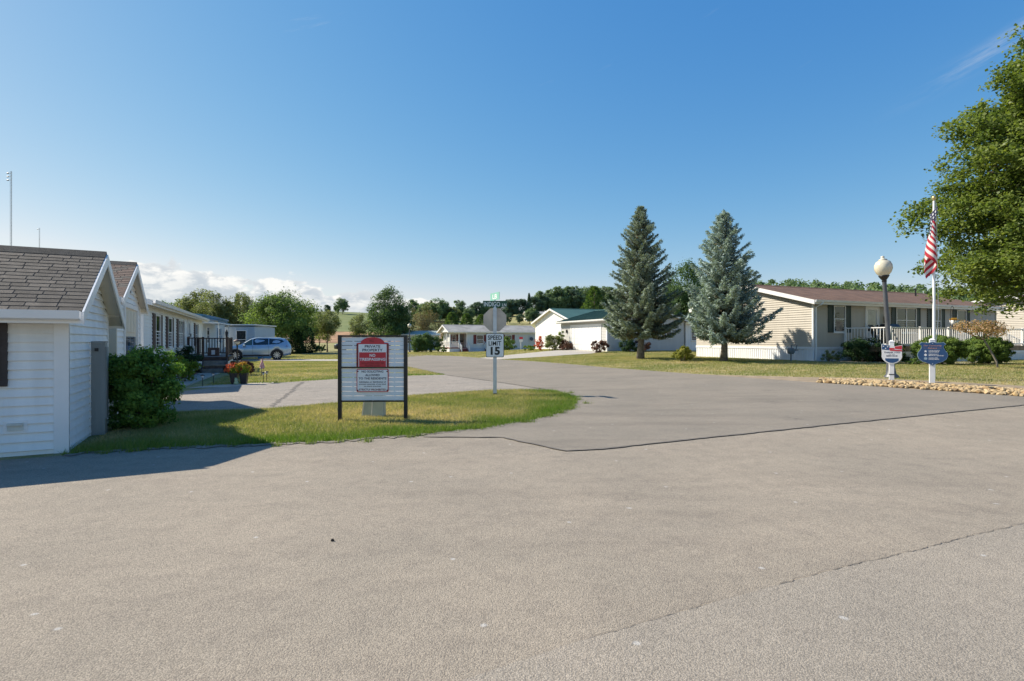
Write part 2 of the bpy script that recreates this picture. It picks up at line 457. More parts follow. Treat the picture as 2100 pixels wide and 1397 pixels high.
class MB:
    def __init__(self):
        self.v = []
        self.f = []

    def hexa(self, p):
        b = len(self.v)
        self.v += [tuple(q) for q in p]
        self.f += [tuple(b + i for i in q) for q in ((0, 3, 2, 1), (4, 5, 6, 7), (0, 1, 5, 4), (1, 2, 6, 5), (2, 3, 7, 6), (3, 0, 4, 7))]
        return self

    def box(self, x0, x1, y0, y1, z0, z1):
        return self.hexa([(x0, y0, z0), (x1, y0, z0), (x1, y1, z0), (x0, y1, z0), (x0, y0, z1), (x1, y0, z1), (x1, y1, z1), (x0, y1, z1)])

    def wbox(self, W, s0, s1, z0, z1, d0, d1):
        o, u, n = W

        def P(s, d, z):
            return (o[0] + u[0] * s + n[0] * d, o[1] + u[1] * s + n[1] * d, z)
        return self.hexa([P(s0, d1, z0), P(s1, d1, z0), P(s1, d0, z0), P(s0, d0, z0), P(s0, d1, z1), P(s1, d1, z1), P(s1, d0, z1), P(s0, d0, z1)])

    def tube(self, p0, p1, r0, r1=None, n=8, cap=True):
        r1 = r0 if r1 is None else r1
        p0 = Vector(p0)
        p1 = Vector(p1)
        d = (p1 - p0).normalized()
        a = d.orthogonal().normalized()
        c = d.cross(a)
        b = len(self.v)
        for p, r in ((p0, r0), (p1, r1)):
            for i in range(n):
                t = 2 * PI * i / n
                self.v.append(tuple(p + (a * math.cos(t) + c * math.sin(t)) * r))
        for i in range(n):
            j = (i + 1) % n
            self.f.append((b + i, b + j, b + n + j, b + n + i))
        if cap:
            self.f.append(tuple(b + n - 1 - i for i in range(n)))
            self.f.append(tuple(b + n + i for i in range(n)))
        return self

    def path(self, pts, radii, n=7):
        """one continuous tube through the points"""
        pts = [Vector(p) for p in pts]
        b = len(self.v)
        a = None
        for k, p in enumerate(pts):
            d = (pts[min(k + 1, len(pts) - 1)] - pts[max(k - 1, 0)]).normalized()
            if a is None:
                a = d.orthogonal().normalized()
            a = (a - d * a.dot(d)).normalized()
            c = d.cross(a)
            for i in range(n):
                t = 2 * PI * i / n
                self.v.append(tuple(p + (a * math.cos(t) + c * math.sin(t)) * radii[k]))
        for k in range(len(pts) - 1):
            for i in range(n):
                j = (i + 1) % n
                self.f.append((b + k * n + i, b + k * n + j, b + (k + 1) * n + j, b + (k + 1) * n + i))
        self.f.append(tuple(b + n - 1 - i for i in range(n)))
        e = b + (len(pts) - 1) * n
        self.f.append(tuple(e + i for i in range(n)))
        return self

    def lathe(self, prof, n=16, o=(0, 0, 0)):
        b = len(self.v)
        for r, z in prof:
            for i in range(n):
                t = 2 * PI * i / n
                self.v.append((o[0] + r * math.cos(t), o[1] + r * math.sin(t), o[2] + z))
        for k in range(len(prof) - 1):
            for i in range(n):
                j = (i + 1) % n
                self.f.append((b + k * n + i, b + k * n + j, b + (k + 1) * n + j, b + (k + 1) * n + i))
        return self

    def prism(self, pts, vec):
        """closed polygon of 3-D points pushed along vec"""
        b = len(self.v)
        n = len(pts)
        self.v += [tuple(p) for p in pts]
        self.v += [tuple(Vector(p) + Vector(vec)) for p in pts]
        self.f.append(tuple(b + i for i in range(n))[::-1])
        self.f.append(tuple(b + n + i for i in range(n)))
        for i in range(n):
            j = (i + 1) % n
            self.f.append((b + i, b + j, b + n + j, b + n + i))
        return self

    def quad(self, *p):
        b = len(self.v)
        self.v += [tuple(q) for q in p]
        self.f.append(tuple(range(b, b + len(p))))
        return self

    def mesh(self, name, mat, smooth=False, fix=True):
        me = bpy.data.meshes.new(name)
        me.from_pydata(self.v, [], self.f)
        if fix:
            bm = bmesh.new()
            bm.from_mesh(me)
            bmesh.ops.recalc_face_normals(bm, faces=bm.faces)
            bm.to_mesh(me)
            bm.free()
        if mat:
            me.materials.append(MATS[mat])
        if smooth:
            me.polygons.foreach_set('use_smooth', [True] * len(me.polygons))
        me.update()
        return me

    def build(self, name, mat, parent=None, smooth=False, loc=None, fix=True):
        o = bpy.data.objects.new(name, self.mesh(name, mat, smooth, fix))
        COL.objects.link(o)
        if parent:
            o.parent = parent
        if loc:
            o.location = loc
        return o


def link(name, me, parent=None, loc=None, rot=None, scale=None):
    o = bpy.data.objects.new(name, me)
    COL.objects.link(o)
    if parent:
        o.parent = parent
    if loc is not None:
        o.location = loc
    if rot is not None:
        o.rotation_euler = rot
    if scale is not None:
        o.scale = scale
    return o


def np_mesh(name, verts, faces, mat, tint=None, smooth=False):
    me = bpy.data.meshes.new(name)
    nv, (nf, k) = len(verts), faces.shape
    me.vertices.add(nv)
    me.vertices.foreach_set('co', np.ascontiguousarray(verts, np.float32).ravel())
    me.loops.add(nf * k)
    me.loops.foreach_set('vertex_index', np.ascontiguousarray(faces, np.int32).ravel())
    me.polygons.add(nf)
    me.polygons.foreach_set('loop_start', np.arange(0, nf * k, k, dtype=np.int32))
    if smooth:
        me.polygons.foreach_set('use_smooth', np.ones(nf, bool))
    me.update(calc_edges=True)
    if tint is not None:
        a = me.attributes.new('tint', 'FLOAT', 'FACE')
        a.data.foreach_set('value', np.ascontiguousarray(tint, np.float32))
    me.materials.append(MATS[mat])
    return me


def unit(a):
    return a / np.maximum(np.linalg.norm(a, axis=-1, keepdims=True), 1e-9)


def leaf_mesh(name, pos, along, normal, length, width, tint, mat, fold=0.18):
    """one kite shaped leaf for each position"""
    n = len(pos)
    along = unit(along)
    side = unit(np.cross(normal, along))
    nn = np.cross(along, side)
    L = np.broadcast_to(np.asarray(length, float).reshape(-1, 1), (n, 1))
    Wd = np.broadcast_to(np.asarray(width, float).reshape(-1, 1), (n, 1))
    v = np.empty((n, 4, 3))
    v[:, 0] = pos - along * L * 0.5
    v[:, 1] = pos + side * Wd * 0.5 - nn * Wd * fold - along * L * 0.06
    v[:, 2] = pos + along * L * 0.5
    v[:, 3] = pos - side * Wd * 0.5 - nn * Wd * fold - along * L * 0.06
    f = np.arange(n * 4).reshape(n, 4)
    return np_mesh(name, v.reshape(-1, 3), f, mat, tint)


# ------------------------------------------------------------------ terrain
CP = np.array([(-30, -10, 0), (0, -10, 0), (30, -10, .1), (-12, 3, 0), (0, 3, 0), (8, 3, .02), (20, 4, .15), (-6, 7.4, 0),
               (0.7, 7.4, 0), (10.6, 11.2, .16), (12., 12.7, .2), (11.4, 15, .3), (11.7, 17, .34), (-0.44, 14.2, .09),
               (-1.2, 10.1, .03), (-9, 12, 0), (-9.5, 18.9, 0), (-2.7, 23.7, .02), (1.2, 16.2, .1), (4.25, 24, .3),
               (7.5, 17.5, .3), (-14, 25, 0), (-20, 43.4, 0), (-8, 55, 0), (-12, 72, 0), (3, 72, .05), (-30, 72, 0),
               (-30, 20, 0), (-40, 45, 0), (15.3, 28, .45), (29.9, 34, .45), (12, 36, .45), (22, 24, .43), (7, 30, .47),
               (10.4, 27, .46), (6.2, 46, .62), (15, 48, .62), (3, 60, .6), (-2, 40, .2), (25, 45, .5), (45, 30, .5),
               (45, 70, .5), (25, 15, .4), (45, 10, .4), (20, 75, .4), (0, 95, .1), (-40, 95, 0), (40, 95, .4)], float)


def _tps(r2):
    return np.where(r2 > 0, 0.5 * r2 * np.log(np.maximum(r2, 1e-9)), 0)


_n = len(CP)
_K = _tps(((CP[:, None, :2] - CP[None, :, :2]) ** 2).sum(-1)) + np.eye(_n) * 4.0
_P = np.c_[np.ones(_n), CP[:, :2]]
_W = np.linalg.solve(np.block([[_K, _P], [_P.T, np.zeros((3, 3))]]), np.r_[CP[:, 2], 0, 0, 0])


def sm(a, b, t):
    t = np.clip((t - a) / (b - a), 0, 1)
    return t * t * (3 - 2 * t)


def terr(x, y):
    x = np.asarray(x, float)
    y = np.asarray(y, float)
    xc = np.clip(x, -50, 50)
    yc = np.clip(y, -12, 95)
    z = _W[_n] + _W[_n + 1] * xc + _W[_n + 2] * yc
    for i in range(_n):
        z = z + _W[i] * _tps((xc - CP[i, 0]) ** 2 + (yc - CP[i, 1]) ** 2)
    fade = sm(140, 70, np.hypot(x, y - 30))
    amp = 14.5 + 5 * sm(-10, 60, x) + 1.5 * np.sin(x / 47.) * np.cos(x / 23. + 1)
    return z * fade + amp * sm(95, 285, y)


def tz(x, y):
    return float(terr(x, y))


def axis(lo, a, b, hi, step, n):
    mid = np.arange(a, b + 1e-6, step)
    g1 = a - np.geomspace(step, a - lo, n)[::-1]
    g2 = b + np.geomspace(step, hi - b, n)
    return np.r_[g1, mid, g2]


gx = axis(-2500, -34, 36, 2500, 0.5, 60)
gy = axis(-600, -11, 62, 3500, 0.5, 90)
X, Y = np.meshgrid(gx, gy)
Z = terr(X.ravel(), Y.ravel())
gv = np.c_[X.ravel(), Y.ravel(), Z]
nx, ny = len(gx), len(gy)
ii = (np.arange(ny - 1)[:, None] * nx + np.arange(nx - 1)[None, :]).ravel()
gf = np.c_[ii, ii + 1, ii + nx + 1, ii + nx]
ground = link('ground', np_mesh('ground', gv, gf, 'lawn_soil', smooth=True))
tag(ground, 'mown lawn ground of the whole neighbourhood rising to a hill', 'ground', kind='structure')


def sheet(name, pts, off, mat, step=0.5, label=None, cat=None):
    """a surface with the outline pts that follows the terrain, off metres above it"""
    out = []
    for i in range(len(pts)):
        a = np.array(pts[i], float)
        b = np.array(pts[(i + 1) % len(pts)], float)
        k = max(1, int(np.linalg.norm(b - a) / step))
        for j in range(k):
            out.append(a + (b - a) * j / k)
    out = np.array(out)
    lo, hi = out.min(0), out.max(0)
    gxx, gyy = np.meshgrid(np.arange(math.floor(lo[0] * 2) / 2, hi[0], step), np.arange(math.floor(lo[1] * 2) / 2, hi[1], step))
    q = np.c_[gxx.ravel(), gyy.ravel()]
    n = len(out)
    # keep grid points inside the outline and away from its edge
    ins = np.zeros(len(q), bool)
    dist = np.full(len(q), 1e9)
    for i in range(n):
        a, b = out[i], out[(i + 1) % n]
        c = (a[1] > q[:, 1]) != (b[1] > q[:, 1])
        with np.errstate(divide='ignore', invalid='ignore'):
            xs = (b[0] - a[0]) * (q[:, 1] - a[1]) / (b[1] - a[1]) + a[0]
        ins ^= c & (q[:, 0] < xs)
        dist = np.minimum(dist, np.hypot(q[:, 0] - a[0], q[:, 1] - a[1]))
    q = q[ins & (dist > step * 0.4)]
    vs = [Vector(p) for p in out] + [Vector(p) for p in q]
    r = delaunay_2d_cdt(vs, [], [list(range(n))], 1, 1e-4)
    v2 = np.array([(p.x, p.y) for p in r[0]])
    z = terr(v2[:, 0], v2[:, 1]) + off
    tri = np.array([t if len(t) == 3 else t[:3] for t in r[2]])
    e1 = v2[tri[:, 1]] - v2[tri[:, 0]]
    e2 = v2[tri[:, 2]] - v2[tri[:, 0]]
    flip = (e1[:, 0] * e2[:, 1] - e1[:, 1] * e2[:, 0]) < 0
    tri[flip] = tri[flip][:, ::-1]
    o = link(name, np_mesh(name, np.c_[v2, z], tri, mat, smooth=True))
    return tag(o, label, cat, kind='structure')


ISLAND_NEAR = [(-5.84, 7.17), (-5.3, 7.56), (-4.73, 7.64), (-3.43, 7.92), (-2.52, 8.13), (-1.45, 8.64)]
ISLAND_TIP = [(-0.41, 9.21), (0.45, 10.1), (1.09, 11.24), (1.47, 12.4), (1.53, 13.1), (1.45, 14.1), (1.09, 15.2)]
ISLAND_FAR = [(0.14, 15.75), (-0.69, 15.62), (-2.68, 14.41), (-4.03, 13.0), (-5.2, 11.99), (-6.82, 11.51)]
SEAM = [(-1.37, 8.45), (-0.81, 8.42), (-0.15, 8.40), (0.28, 7.9), (0.72, 7.4), (1.2, 7.5), (2.5, 8.08), (5.33, 9.26), (10.52, 11.32), (12.4, 12.05)]
ROAD_RIGHT = [(11.69, 12.58), (10.43, 13.87), (8.78, 15.75), (7.59, 17.51), (6.21, 20.04), (4.25, 24.02), (1.4, 31.67), (-2.14, 40.23), (-8.38, 55.72), (-14.0, 63.5), (-22.0, 69.2), (-45, 78)]
ROAD_LEFT = [(-45, 71), (-19.51, 61.24), (-14.5, 51.5), (-10.91, 42.51), (-5.83, 30.64), (-2.83, 23.67), (-0.87, 19.57)]

pave_pts = [(-40, -11), (-40, -7.5), (-10, 5.0)] + ISLAND_NEAR + [(-0.9, 9.0)] + [(-0.1, 8.75), (0.9, 7.9), (2.5, 8.4), (5.3, 9.55), (10.45, 11.6), (12.6, 12.45), (14.2, 13.2), (20, 15.7), (36, 22), (36, -11)]
sheet('pavement', pave_pts, 0.006, 'old_pavement', 0.5, 'tan weathered asphalt pavement of the wide crossing', 'pavement')
sheet('pavement_lane', [(-9, -11), (-2.6, 1.2), (-1.2, 1.95), (-0.4, 2.32), (0.3, 2.72), (0.9, 3.02), (1.65, 3.38), (2.27, 3.67), (2.9, 3.93), (3.5, 4.2), (4.09, 4.44), (6.0, 5.4), (9, 6.9), (14, 9.2), (24, 13.5), (36, 18), (36, -11)], 0.0095, 'pavement_lane', 0.5, 'paler strip of tan pavement beyond the long crack', 'pavement')
road_pts = SEAM + ROAD_RIGHT + ROAD_LEFT + ISLAND_TIP[::-1] + [(-1.3, 8.68)]
sheet('road', road_pts, 0.013, 'road_asphalt', 0.5, 'grey asphalt lane curving away past the mobile homes', 'road')
drive_pts = [(-9.68, 16.2), (-9.38, 17.37), (-8.49, 19.18), (-6.84, 21.48), (-4.45, 23.3), (-2.83, 23.67), (-2.0, 22.4), (-0.7, 19.7), (1.25, 15.3)] + ISLAND_FAR + [(-7.7, 11.2), (-8.25, 11.55), (-9.5, 13.9), (-10.4, 15.9)]
sheet('driveway', drive_pts, 0.009, 'drive_asphalt', 0.5, 'cracked pale driveway beside the grass island', 'driveway')
sheet('parking_strip', [(-26.5, 37.6), (-18.0, 40.6), (-10.4, 40.0), (-12.1, 44.0), (-18, 45.6), (-26.5, 42.2)], 0.009, 'concrete', 0.5, 'pale concrete drive under the light blue SUV', 'driveway')
sheet('garage_driveway', [(-2.5, 41.0), (0.5, 45.0), (4.9, 50.9), (7.5, 44.9), (6.0, 41.6), (1.2, 38.0), (-1.0, 37.0)], 0.016, 'concrete', 0.5, 'pale concrete drive up to the white garage door', 'driveway')
sheet('driveway', [(29.5, 30.0), (31.5, 36.5), (38, 38), (44, 33), (44, 27), (33, 27.6)], 0.012, 'drive_asphalt', 0.7, 'pale drive beside the far beige home', 'driveway')
sheet('dirt_verge', [(12.3, 12.25), (11.69, 12.58), (10.43, 13.87), (8.78, 15.75), (7.5, 17.6), (6.6, 19.3), (7.9, 18.35), (9.3, 17.5), (10.9, 17.0), (12.1, 16.0), (13.5, 14.75), (14.8, 13.6), (14.2, 13.15)], 0.008, 'sandy_dirt', 0.3, 'sandy dirt verge behind the stone bed', 'verge')


def ribbon(name, pts, width, off, mat, label, cat, jag=0.0, seed=1, step=0.12):
    rnd = random.Random(seed)
    p = [np.array(q, float) for q in pts]
    fine = []
    for a, b in zip(p[:-1], p[1:]):
        k = max(1, int(np.linalg.norm(b - a) / step))
        fine += [a + (b - a) * j / k for j in range(k)]
    fine.append(p[-1])
    v, f = [], []
    for i, q in enumerate(fine):
        d = fine[min(i + 1, len(fine) - 1)] - fine[max(i - 1, 0)]
        d = d / np.linalg.norm(d)
        nrm = np.array((-d[1], d[0]))
        c = q + nrm * rnd.uniform(-jag, jag)
        w = width * rnd.uniform(0.55, 1.35)
        if i in (0, len(fine) - 1):
            w *= 0.1
        for s in (-1, 1):
            e = c + nrm * s * w / 2
            v.append((e[0], e[1], tz(*e) + off))
        if i:
            b = 2 * i
            f.append((b - 2, b, b + 1, b - 1)[::-1])
    o = link(name, np_mesh(name, np.array(v), np.array(f), mat))
    return tag(o, label, cat, kind='structure')


ribbon('asphalt_joint', SEAM[2:], 0.045, 0.019, 'tar', 'dark tar joint between the grey lane and the tan pavement', 'joint', 0.012, 3)
ribbon('asphalt_joint', SEAM[:3], 0.03, 0.019, 'tar', 'thin dark joint along the grass corner', 'joint', 0.012, 4)
ribbon('pavement_crack', [(1.62, 3.36), (1.95, 3.53), (2.27, 3.67), (2.6, 3.80), (2.9, 3.93), (3.5, 4.2), (4.09, 4.44), (4.8, 4.78)], 0.006, 0.0135, 'crack_dirt', 'thin wandering crack across the tan pavement', 'crack', 0.009, 5, 0.04)
ribbon('pavement_crack', [(0.35, 2.74), (0.9, 3.02), (1.2, 3.18)], 0.004, 0.0135, 'crack_dirt', 'short hairline crack below the long wandering crack', 'crack', 0.008, 15, 0.04)
ribbon('driveway_crack', [(-7.55, 20.0), (-7.1, 18.2), (-6.4, 16.0), (-5.9, 14.2), (-5.35, 12.3)], 0.09, 0.014, 'tar', 'dark patched crack across the pale driveway', 'crack', 0.06, 6, 0.1)
ribbon('driveway_joint', [(-2.83, 23.5), (-0.87, 19.5), (0.3, 17.0), (1.1, 15.3)], 0.05, 0.020, 'tar', 'dark edge where the pale driveway meets the lane', 'joint', 0.015, 7)
ribbon('crumbled_edge', ISLAND_NEAR + ISLAND_TIP[:4], 0.16, 0.016, 'crumb', 'crumbling dark pavement edge along the grass island', 'pavement edge', 0.07, 8, 0.07)
sheet('rust_stain', [(12.0, 12.2), (12.5, 12.1), (12.9, 12.35), (12.7, 12.6), (12.15, 12.5)], 0.022, 'rust', 0.2, 'rusty brown patch at the end of the stone bed', 'stain')

# hillside fields
sheet('bare_field', [(-95, 128), (-10, 124), (-8, 165), (-70, 172), (-100, 165)], 0.06, 'bare_earth', 3.0, 'bare reddish earth strip low on the hill', 'field')
sheet('crop_field', [(-110, 166), (-8, 160), (2, 300), (-120, 305)], 0.09, 'crop_rows', 4.0, 'green crop field over the hill crest', 'field')


# ------------------------------------------------------------------ vegetation
def crown_points(rng, n_clump, n_leaf, rx, ry, rz, clump_r, fill=0.45, lump=0.18, flat=0.75, bottom=-0.75):
    """leaf positions and outward normals in clumps spread through an uneven ellipsoid"""
    d = unit(rng.normal(size=(n_clump * 3, 3)))
    d = d[d[:, 2] > bottom][:n_clump]
    ph = rng.uniform(0, 6.28, 6)
    amp = 1 + lump * (np.sin(d[:, 0] * 3.1 + ph[0]) + np.sin(d[:, 1] * 3.7 + ph[1]) + np.sin(d[:, 2] * 4.3 + ph[2])) * 0.55
    rr = (fill + (1 - fill) * rng.uniform(0, 1, len(d)) ** 0.45) * amp
    c = d * rr[:, None] * np.array([rx, ry, rz])
    k = n_leaf // len(c) + 1
    cr = clump_r * rng.uniform(0.65, 1.35, len(c))
    q = unit(rng.normal(size=(len(c), k, 3)))
    rad = rng.uniform(0.35, 1.0, (len(c), k, 1)) ** 0.6
    off = q * rad * cr[:, None, None]
    off[..., 2] *= flat
    pos = c[:, None, :] + off
    nrm = q * 0.6 + unit(c)[:, None, :] * 0.5 + np.array([0, 0, 0.45])
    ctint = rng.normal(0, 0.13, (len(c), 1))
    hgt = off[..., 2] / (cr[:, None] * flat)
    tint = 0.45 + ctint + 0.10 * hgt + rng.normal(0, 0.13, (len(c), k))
    pos, nrm, tint = pos.reshape(-1, 3), nrm.reshape(-1, 3), tint.ravel()
    nf = int(n_leaf * 0.45)
    j = rng.integers(0, len(c), nf)
    f = rng.uniform(0.25, 1.0, (nf, 1)) ** 0.6
    fp_ = c[j] * f + rng.normal(0, 1, (nf, 3)) * clump_r * 0.55
    pos = np.concatenate([pos, fp_])
    nrm = np.concatenate([nrm, unit(fp_) + [0, 0, 0.3]])
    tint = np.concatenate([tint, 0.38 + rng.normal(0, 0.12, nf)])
    return c, pos, nrm, tint


def leaves_from(rng, name, pos, nrm, tint, size, mat, aspect=0.62, droop=0.3, clampz=None):
    n = len(pos)
    along = unit(rng.normal(size=(n, 3)) + np.array([0, 0, -droop]))
    nrm = unit(unit(nrm) + rng.normal(0, 0.45, (n, 3)))
    along = unit(along - nrm * (along * nrm).sum(1, keepdims=True))
    L = size * rng.uniform(0.65, 1.3, n)
    if clampz is not None:
        keep = pos[:, 2] > clampz
        pos, along, nrm, L, tint = pos[keep], along[keep], nrm[keep], L[keep], tint[keep]
    return leaf_mesh(name, pos, along, nrm, L, L * aspect, np.clip(tint, 0, 1), mat)


def trunk_mb(rng, h, r, crown_c, centers, n_limb, lean=0.0, split=None):
    mb = MB()
    pts, rad = [], []
    for i in range(7):
        t = i / 6
        pts.append((lean * t * h + 0.03 * h * math.sin(t * 4 + r * 50) * t, 0.02 * h * math.cos(t * 5), -0.12 + t * (h + 0.12)))
        rad.append(r * (1.35 if i == 0 else (1 - 0.72 * t)))
    mb.path(pts, rad, 9)
    if len(centers):
        idx = rng.permutation(len(centers))[:n_limb]
        for j in idx:
            e = Vector(centers[j])
            t = rng.uniform(0.35, 0.85)
            s = Vector(pts[int(t * 6)])
            m = s.lerp(e, 0.5) + Vector((0, 0, -0.06 * h))
            mb.path([s, m, e], [r * 0.45 * (1.1 - t), r * 0.28 * (1.1 - t), r * 0.06], 5)
    return mb


def broad_tree(name, seed, h, rx, base, n_clump, n_leaf, leaf, mat, bark='bark', trunk_r=None, clump_r=None, lump=0.18, fill=0.45, n_limb=14, ry=None):
    """prototype meshes (trunk, crown) of a leafy tree of height h, its crown starting at base"""
    rng = np.random.default_rng(seed)
    rz = (h - base) / 2
    cz = base + rz
    c, pos, nrm, tint = crown_points(rng, n_clump, n_leaf, rx, ry or rx, rz, clump_r or rx * 0.26, fill, lump)
    c = c + np.array([0, 0, cz])
    pos = pos + np.array([0, 0, cz])
    crown = leaves_from(rng, name + '_crown', pos, nrm, tint, leaf, mat)
    trunk = trunk_mb(rng, base + rz * 1.1, trunk_r or h * 0.022, cz, c, n_limb).mesh(name + '_trunk', bark, True)
    return trunk, crown


def cone_tree(name, seed, h, r, base, n_leaf, leaf, mat, bark='bark', power=0.85, tiers=0.0, aspect=0.5):
    rng = np.random.default_rng(seed)
    t = rng.uniform(0, 1, n_leaf) ** 1.5
    env = r * (1 - t) ** power
    if tiers:
        env = env * (0.72 + 0.28 * np.abs(np.sin(t * tiers)))
    env = np.minimum(env, r * (0.35 + 5 * t))
    a = rng.uniform(0, 2 * PI, n_leaf)
    lump = 1 + 0.14 * np.sin(a * 3 + t * 9) + 0.08 * np.sin(a * 7 - t * 21)
    rr = env * lump * (0.5 + 0.5 * rng.uniform(0, 1, n_leaf) ** 0.4)
    pos = np.c_[rr * np.cos(a), rr * np.sin(a), base + t * (h - base)]
    out = np.c_[np.cos(a), np.sin(a), np.full(n_leaf, 0.5)]
    along = unit(out * np.array([1, 1, 0.9]) + rng.normal(0, 0.35, (n_leaf, 3)))
    nrm = unit(out + rng.normal(0, 0.5, (n_leaf, 3)))
    tint = np.clip(0.42 + 0.18 * np.sin(a * 5 + t * 30) + rng.normal(0, 0.15, n_leaf), 0, 1)
    L = leaf * rng.uniform(0.6, 1.3, n_leaf)
    crown = leaf_mesh(name + '_crown', pos, along, nrm, L, L * aspect, tint, mat)
    trunk = MB().path([(0, 0, -0.1), (0, 0, h * 0.5), (0, 0, h * 0.9)], [h * 0.02, h * 0.014, h * 0.004], 7).mesh(name + '_trunk', bark, True)
    return trunk, crown


def plant_tree(name, proto, label, loc, scale=1.0, rz=0.0, group=None, cat='tree', crown='crown', trunk='trunk'):
    t = thing(name, label, cat, loc, rz, group)
    t.scale = scale if hasattr(scale, '__len__') else (scale, scale, scale)
    link(trunk, proto[0], t)
    link(crown, proto[1], t)
    return t


def spruce(name, label, seed, h, r, base, mat, loc, trunk_r, gaps=0.0):
    """whorled branches with side twigs, each twig set with needle sprays"""
    rng = np.random.default_rng(seed)
    root = thing(name, label, 'tree', loc)
    tk = MB()
    npt = 9
    tk.path([(0.03 * math.sin(i * 1.7), 0.03 * math.cos(i * 2.1), -0.15 + (h * 0.97 + 0.15) * i / (npt - 1)) for i in range(npt)],
            [trunk_r * (1.25 if i == 0 else 1 - 0.93 * i / (npt - 1)) for i in range(npt)], 10)
    br = MB()
    P, A, N, T, L = [], [], [], [], []
    z = base
    while z < h - 0.12:
        t = (z - base) / (h - base)
        env = r * (1 - t) ** 0.88 * min(1, 0.80 + 1.6 * t)
        nb = int(13 - 7 * t)
        a0 = rng.uniform(0, 6.28)
        for b in range(nb):
            a = a0 + b * 2 * PI / nb + rng.normal(0, 0.22)
            ln = env * rng.uniform(0.62, 1.22) + 0.06
            ln *= 1 + 0.17 * math.sin(a * 2 + seed) + 0.13 * math.sin(a * 5 + z * 1.7 + seed)
            if rng.uniform() < gaps * (1 - t):
                ln *= rng.uniform(0.4, 0.75)
            rise0 = -0.08 + 0.62 * t + rng.normal(0, 0.09)
            m = max(5, int(ln / 0.085))
            s = np.linspace(0, 1, m)
            zz = z + ln * (rise0 * s - 0.22 * (1 - t) * s * (1 - s) * 2 + 0.16 * s ** 2)
            xx = np.cos(a) * ln * s
            yy = np.sin(a) * ln * s
            br.path([(xx[0], yy[0], zz[0]), (xx[m // 2], yy[m // 2], zz[m // 2]), (xx[-1], yy[-1], zz[-1])], [0.028 * (1 - 0.6 * t), 0.016, 0.005], 4)
            dirv = np.array([math.cos(a), math.sin(a), rise0])
            sv = np.array([-math.sin(a), math.cos(a), 0])
            for k in range(m):
                sk = s[k]
                if sk < 0.10:
                    continue
                w = (0.12 + 0.40 * (1 - sk) ** 0.6 * min(1, sk * 3)) * (0.28 + 0.72 * min(1, ln / (0.55 * r))) * rng.uniform(0.7, 1.25)
                for sgn in (-1, 1, 0):
                    td = unit(dirv * 0.75 + sv * sgn * 0.8 + np.array([0, 0, rng.normal(-0.02, 0.12)])) if sgn else unit(dirv + np.array([0, 0, 0.45]))
                    wl = w if sgn else 0.10
                    ns = 2 if not sgn else 3
                    for q in range(ns):
                        f = (q + 0.6) / ns
                        P.append((xx[k] + td[0] * wl * f, yy[k] + td[1] * wl * f, zz[k] + td[2] * wl * f - 0.05 * f * wl))
                        A.append(td + rng.normal(0, 0.33, 3))
                        N.append(np.array([0, 0, 1]) + rng.normal(0, 0.75, 3))
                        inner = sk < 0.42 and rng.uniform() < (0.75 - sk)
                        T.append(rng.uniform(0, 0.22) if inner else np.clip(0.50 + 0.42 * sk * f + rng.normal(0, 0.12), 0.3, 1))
                        L.append(rng.uniform(0.10, 0.20) * (1 - 0.35 * t))
        z += (0.25 - 0.09 * t) * rng.uniform(0.85, 1.15)
    # leader shoots
    for k in range(60):
        f = rng.uniform(0, 1)
        a = rng.uniform(0, 6.28)
        P.append((0.04 * math.cos(a), 0.04 * math.sin(a), h - 0.5 + 0.55 * f))
        A.append((0.4 * math.cos(a), 0.4 * math.sin(a), 1))
        N.append((math.cos(a), math.sin(a), 0.2))
        T.append(0.7)
        L.append(0.13)
    P, A, N, L, T = map(np.array, (P, A, N, L, T))
    k3 = 4
    P = np.repeat(P, k3, 0) + rng.normal(0, 0.032, (len(P) * k3, 3))
    A = np.repeat(unit(A), k3, 0) + rng.normal(0, 0.38, (len(A) * k3, 3))
    N = np.repeat(N, k3, 0) + rng.normal(0, 0.4, (len(N) * k3, 3))
    L = np.repeat(L, k3) * rng.uniform(0.6, 1.15, len(L) * k3)
    T = np.clip(np.repeat(T, k3) + rng.normal(0, 0.07, len(T) * k3), 0, 1)
    tk.build('trunk', 'bark_grey', root, True)
    br.build('branches', 'bark', root)
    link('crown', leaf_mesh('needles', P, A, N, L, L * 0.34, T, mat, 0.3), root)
    return root


def shrub(name, label, seed, loc, rx, rz, n_clump, n_leaf, leaf, mat, group=None, ry=None, fill=0.55, lump=0.12, stems=5, cat='shrub', clump=0.3, aspect=0.6, flat=0.8, rz0=0.0):
    rng = np.random.default_rng(seed)
    root = thing(name, label, cat, loc, rz0, group)
    c, pos, nrm, tint = crown_points(rng, n_clump, n_leaf, rx, ry or rx, rz, min(rx, rz) * clump, fill, lump, flat, -0.95)
    top = np.array([0, 0, rz * 0.98])
    pos = pos + top
    link('foliage', leaves_from(rng, name, pos, nrm, tint, leaf, mat, aspect, clampz=0.0), root)
    mb = MB()
    for i in range(stems):
        a = 6.28 * i / stems + rng.uniform(-.4, .4)
        e = (rx * 0.6 * math.cos(a), (ry or rx) * 0.6 * math.sin(a), rz * rng.uniform(0.9, 1.5))
        mb.path([(0.12 * rx * math.cos(a), 0.12 * rx * math.sin(a), -0.05), (e[0] * 0.45, e[1] * 0.45, e[2] * 0.5), e], [0.018, 0.012, 0.005], 5)
    mb.build('stems', 'bark', root)
    return root


# ------------------------------------------------------------------ buildings
def walls(L, W):
    return {'front': ((0, 0), (1, 0), (0, -1)), 'back': ((0, W), (1, 0), (0, 1)),
            'left': ((0, 0), (0, 1), (-1, 0)), 'right': ((L, 0), (0, 1), (1, 0))}


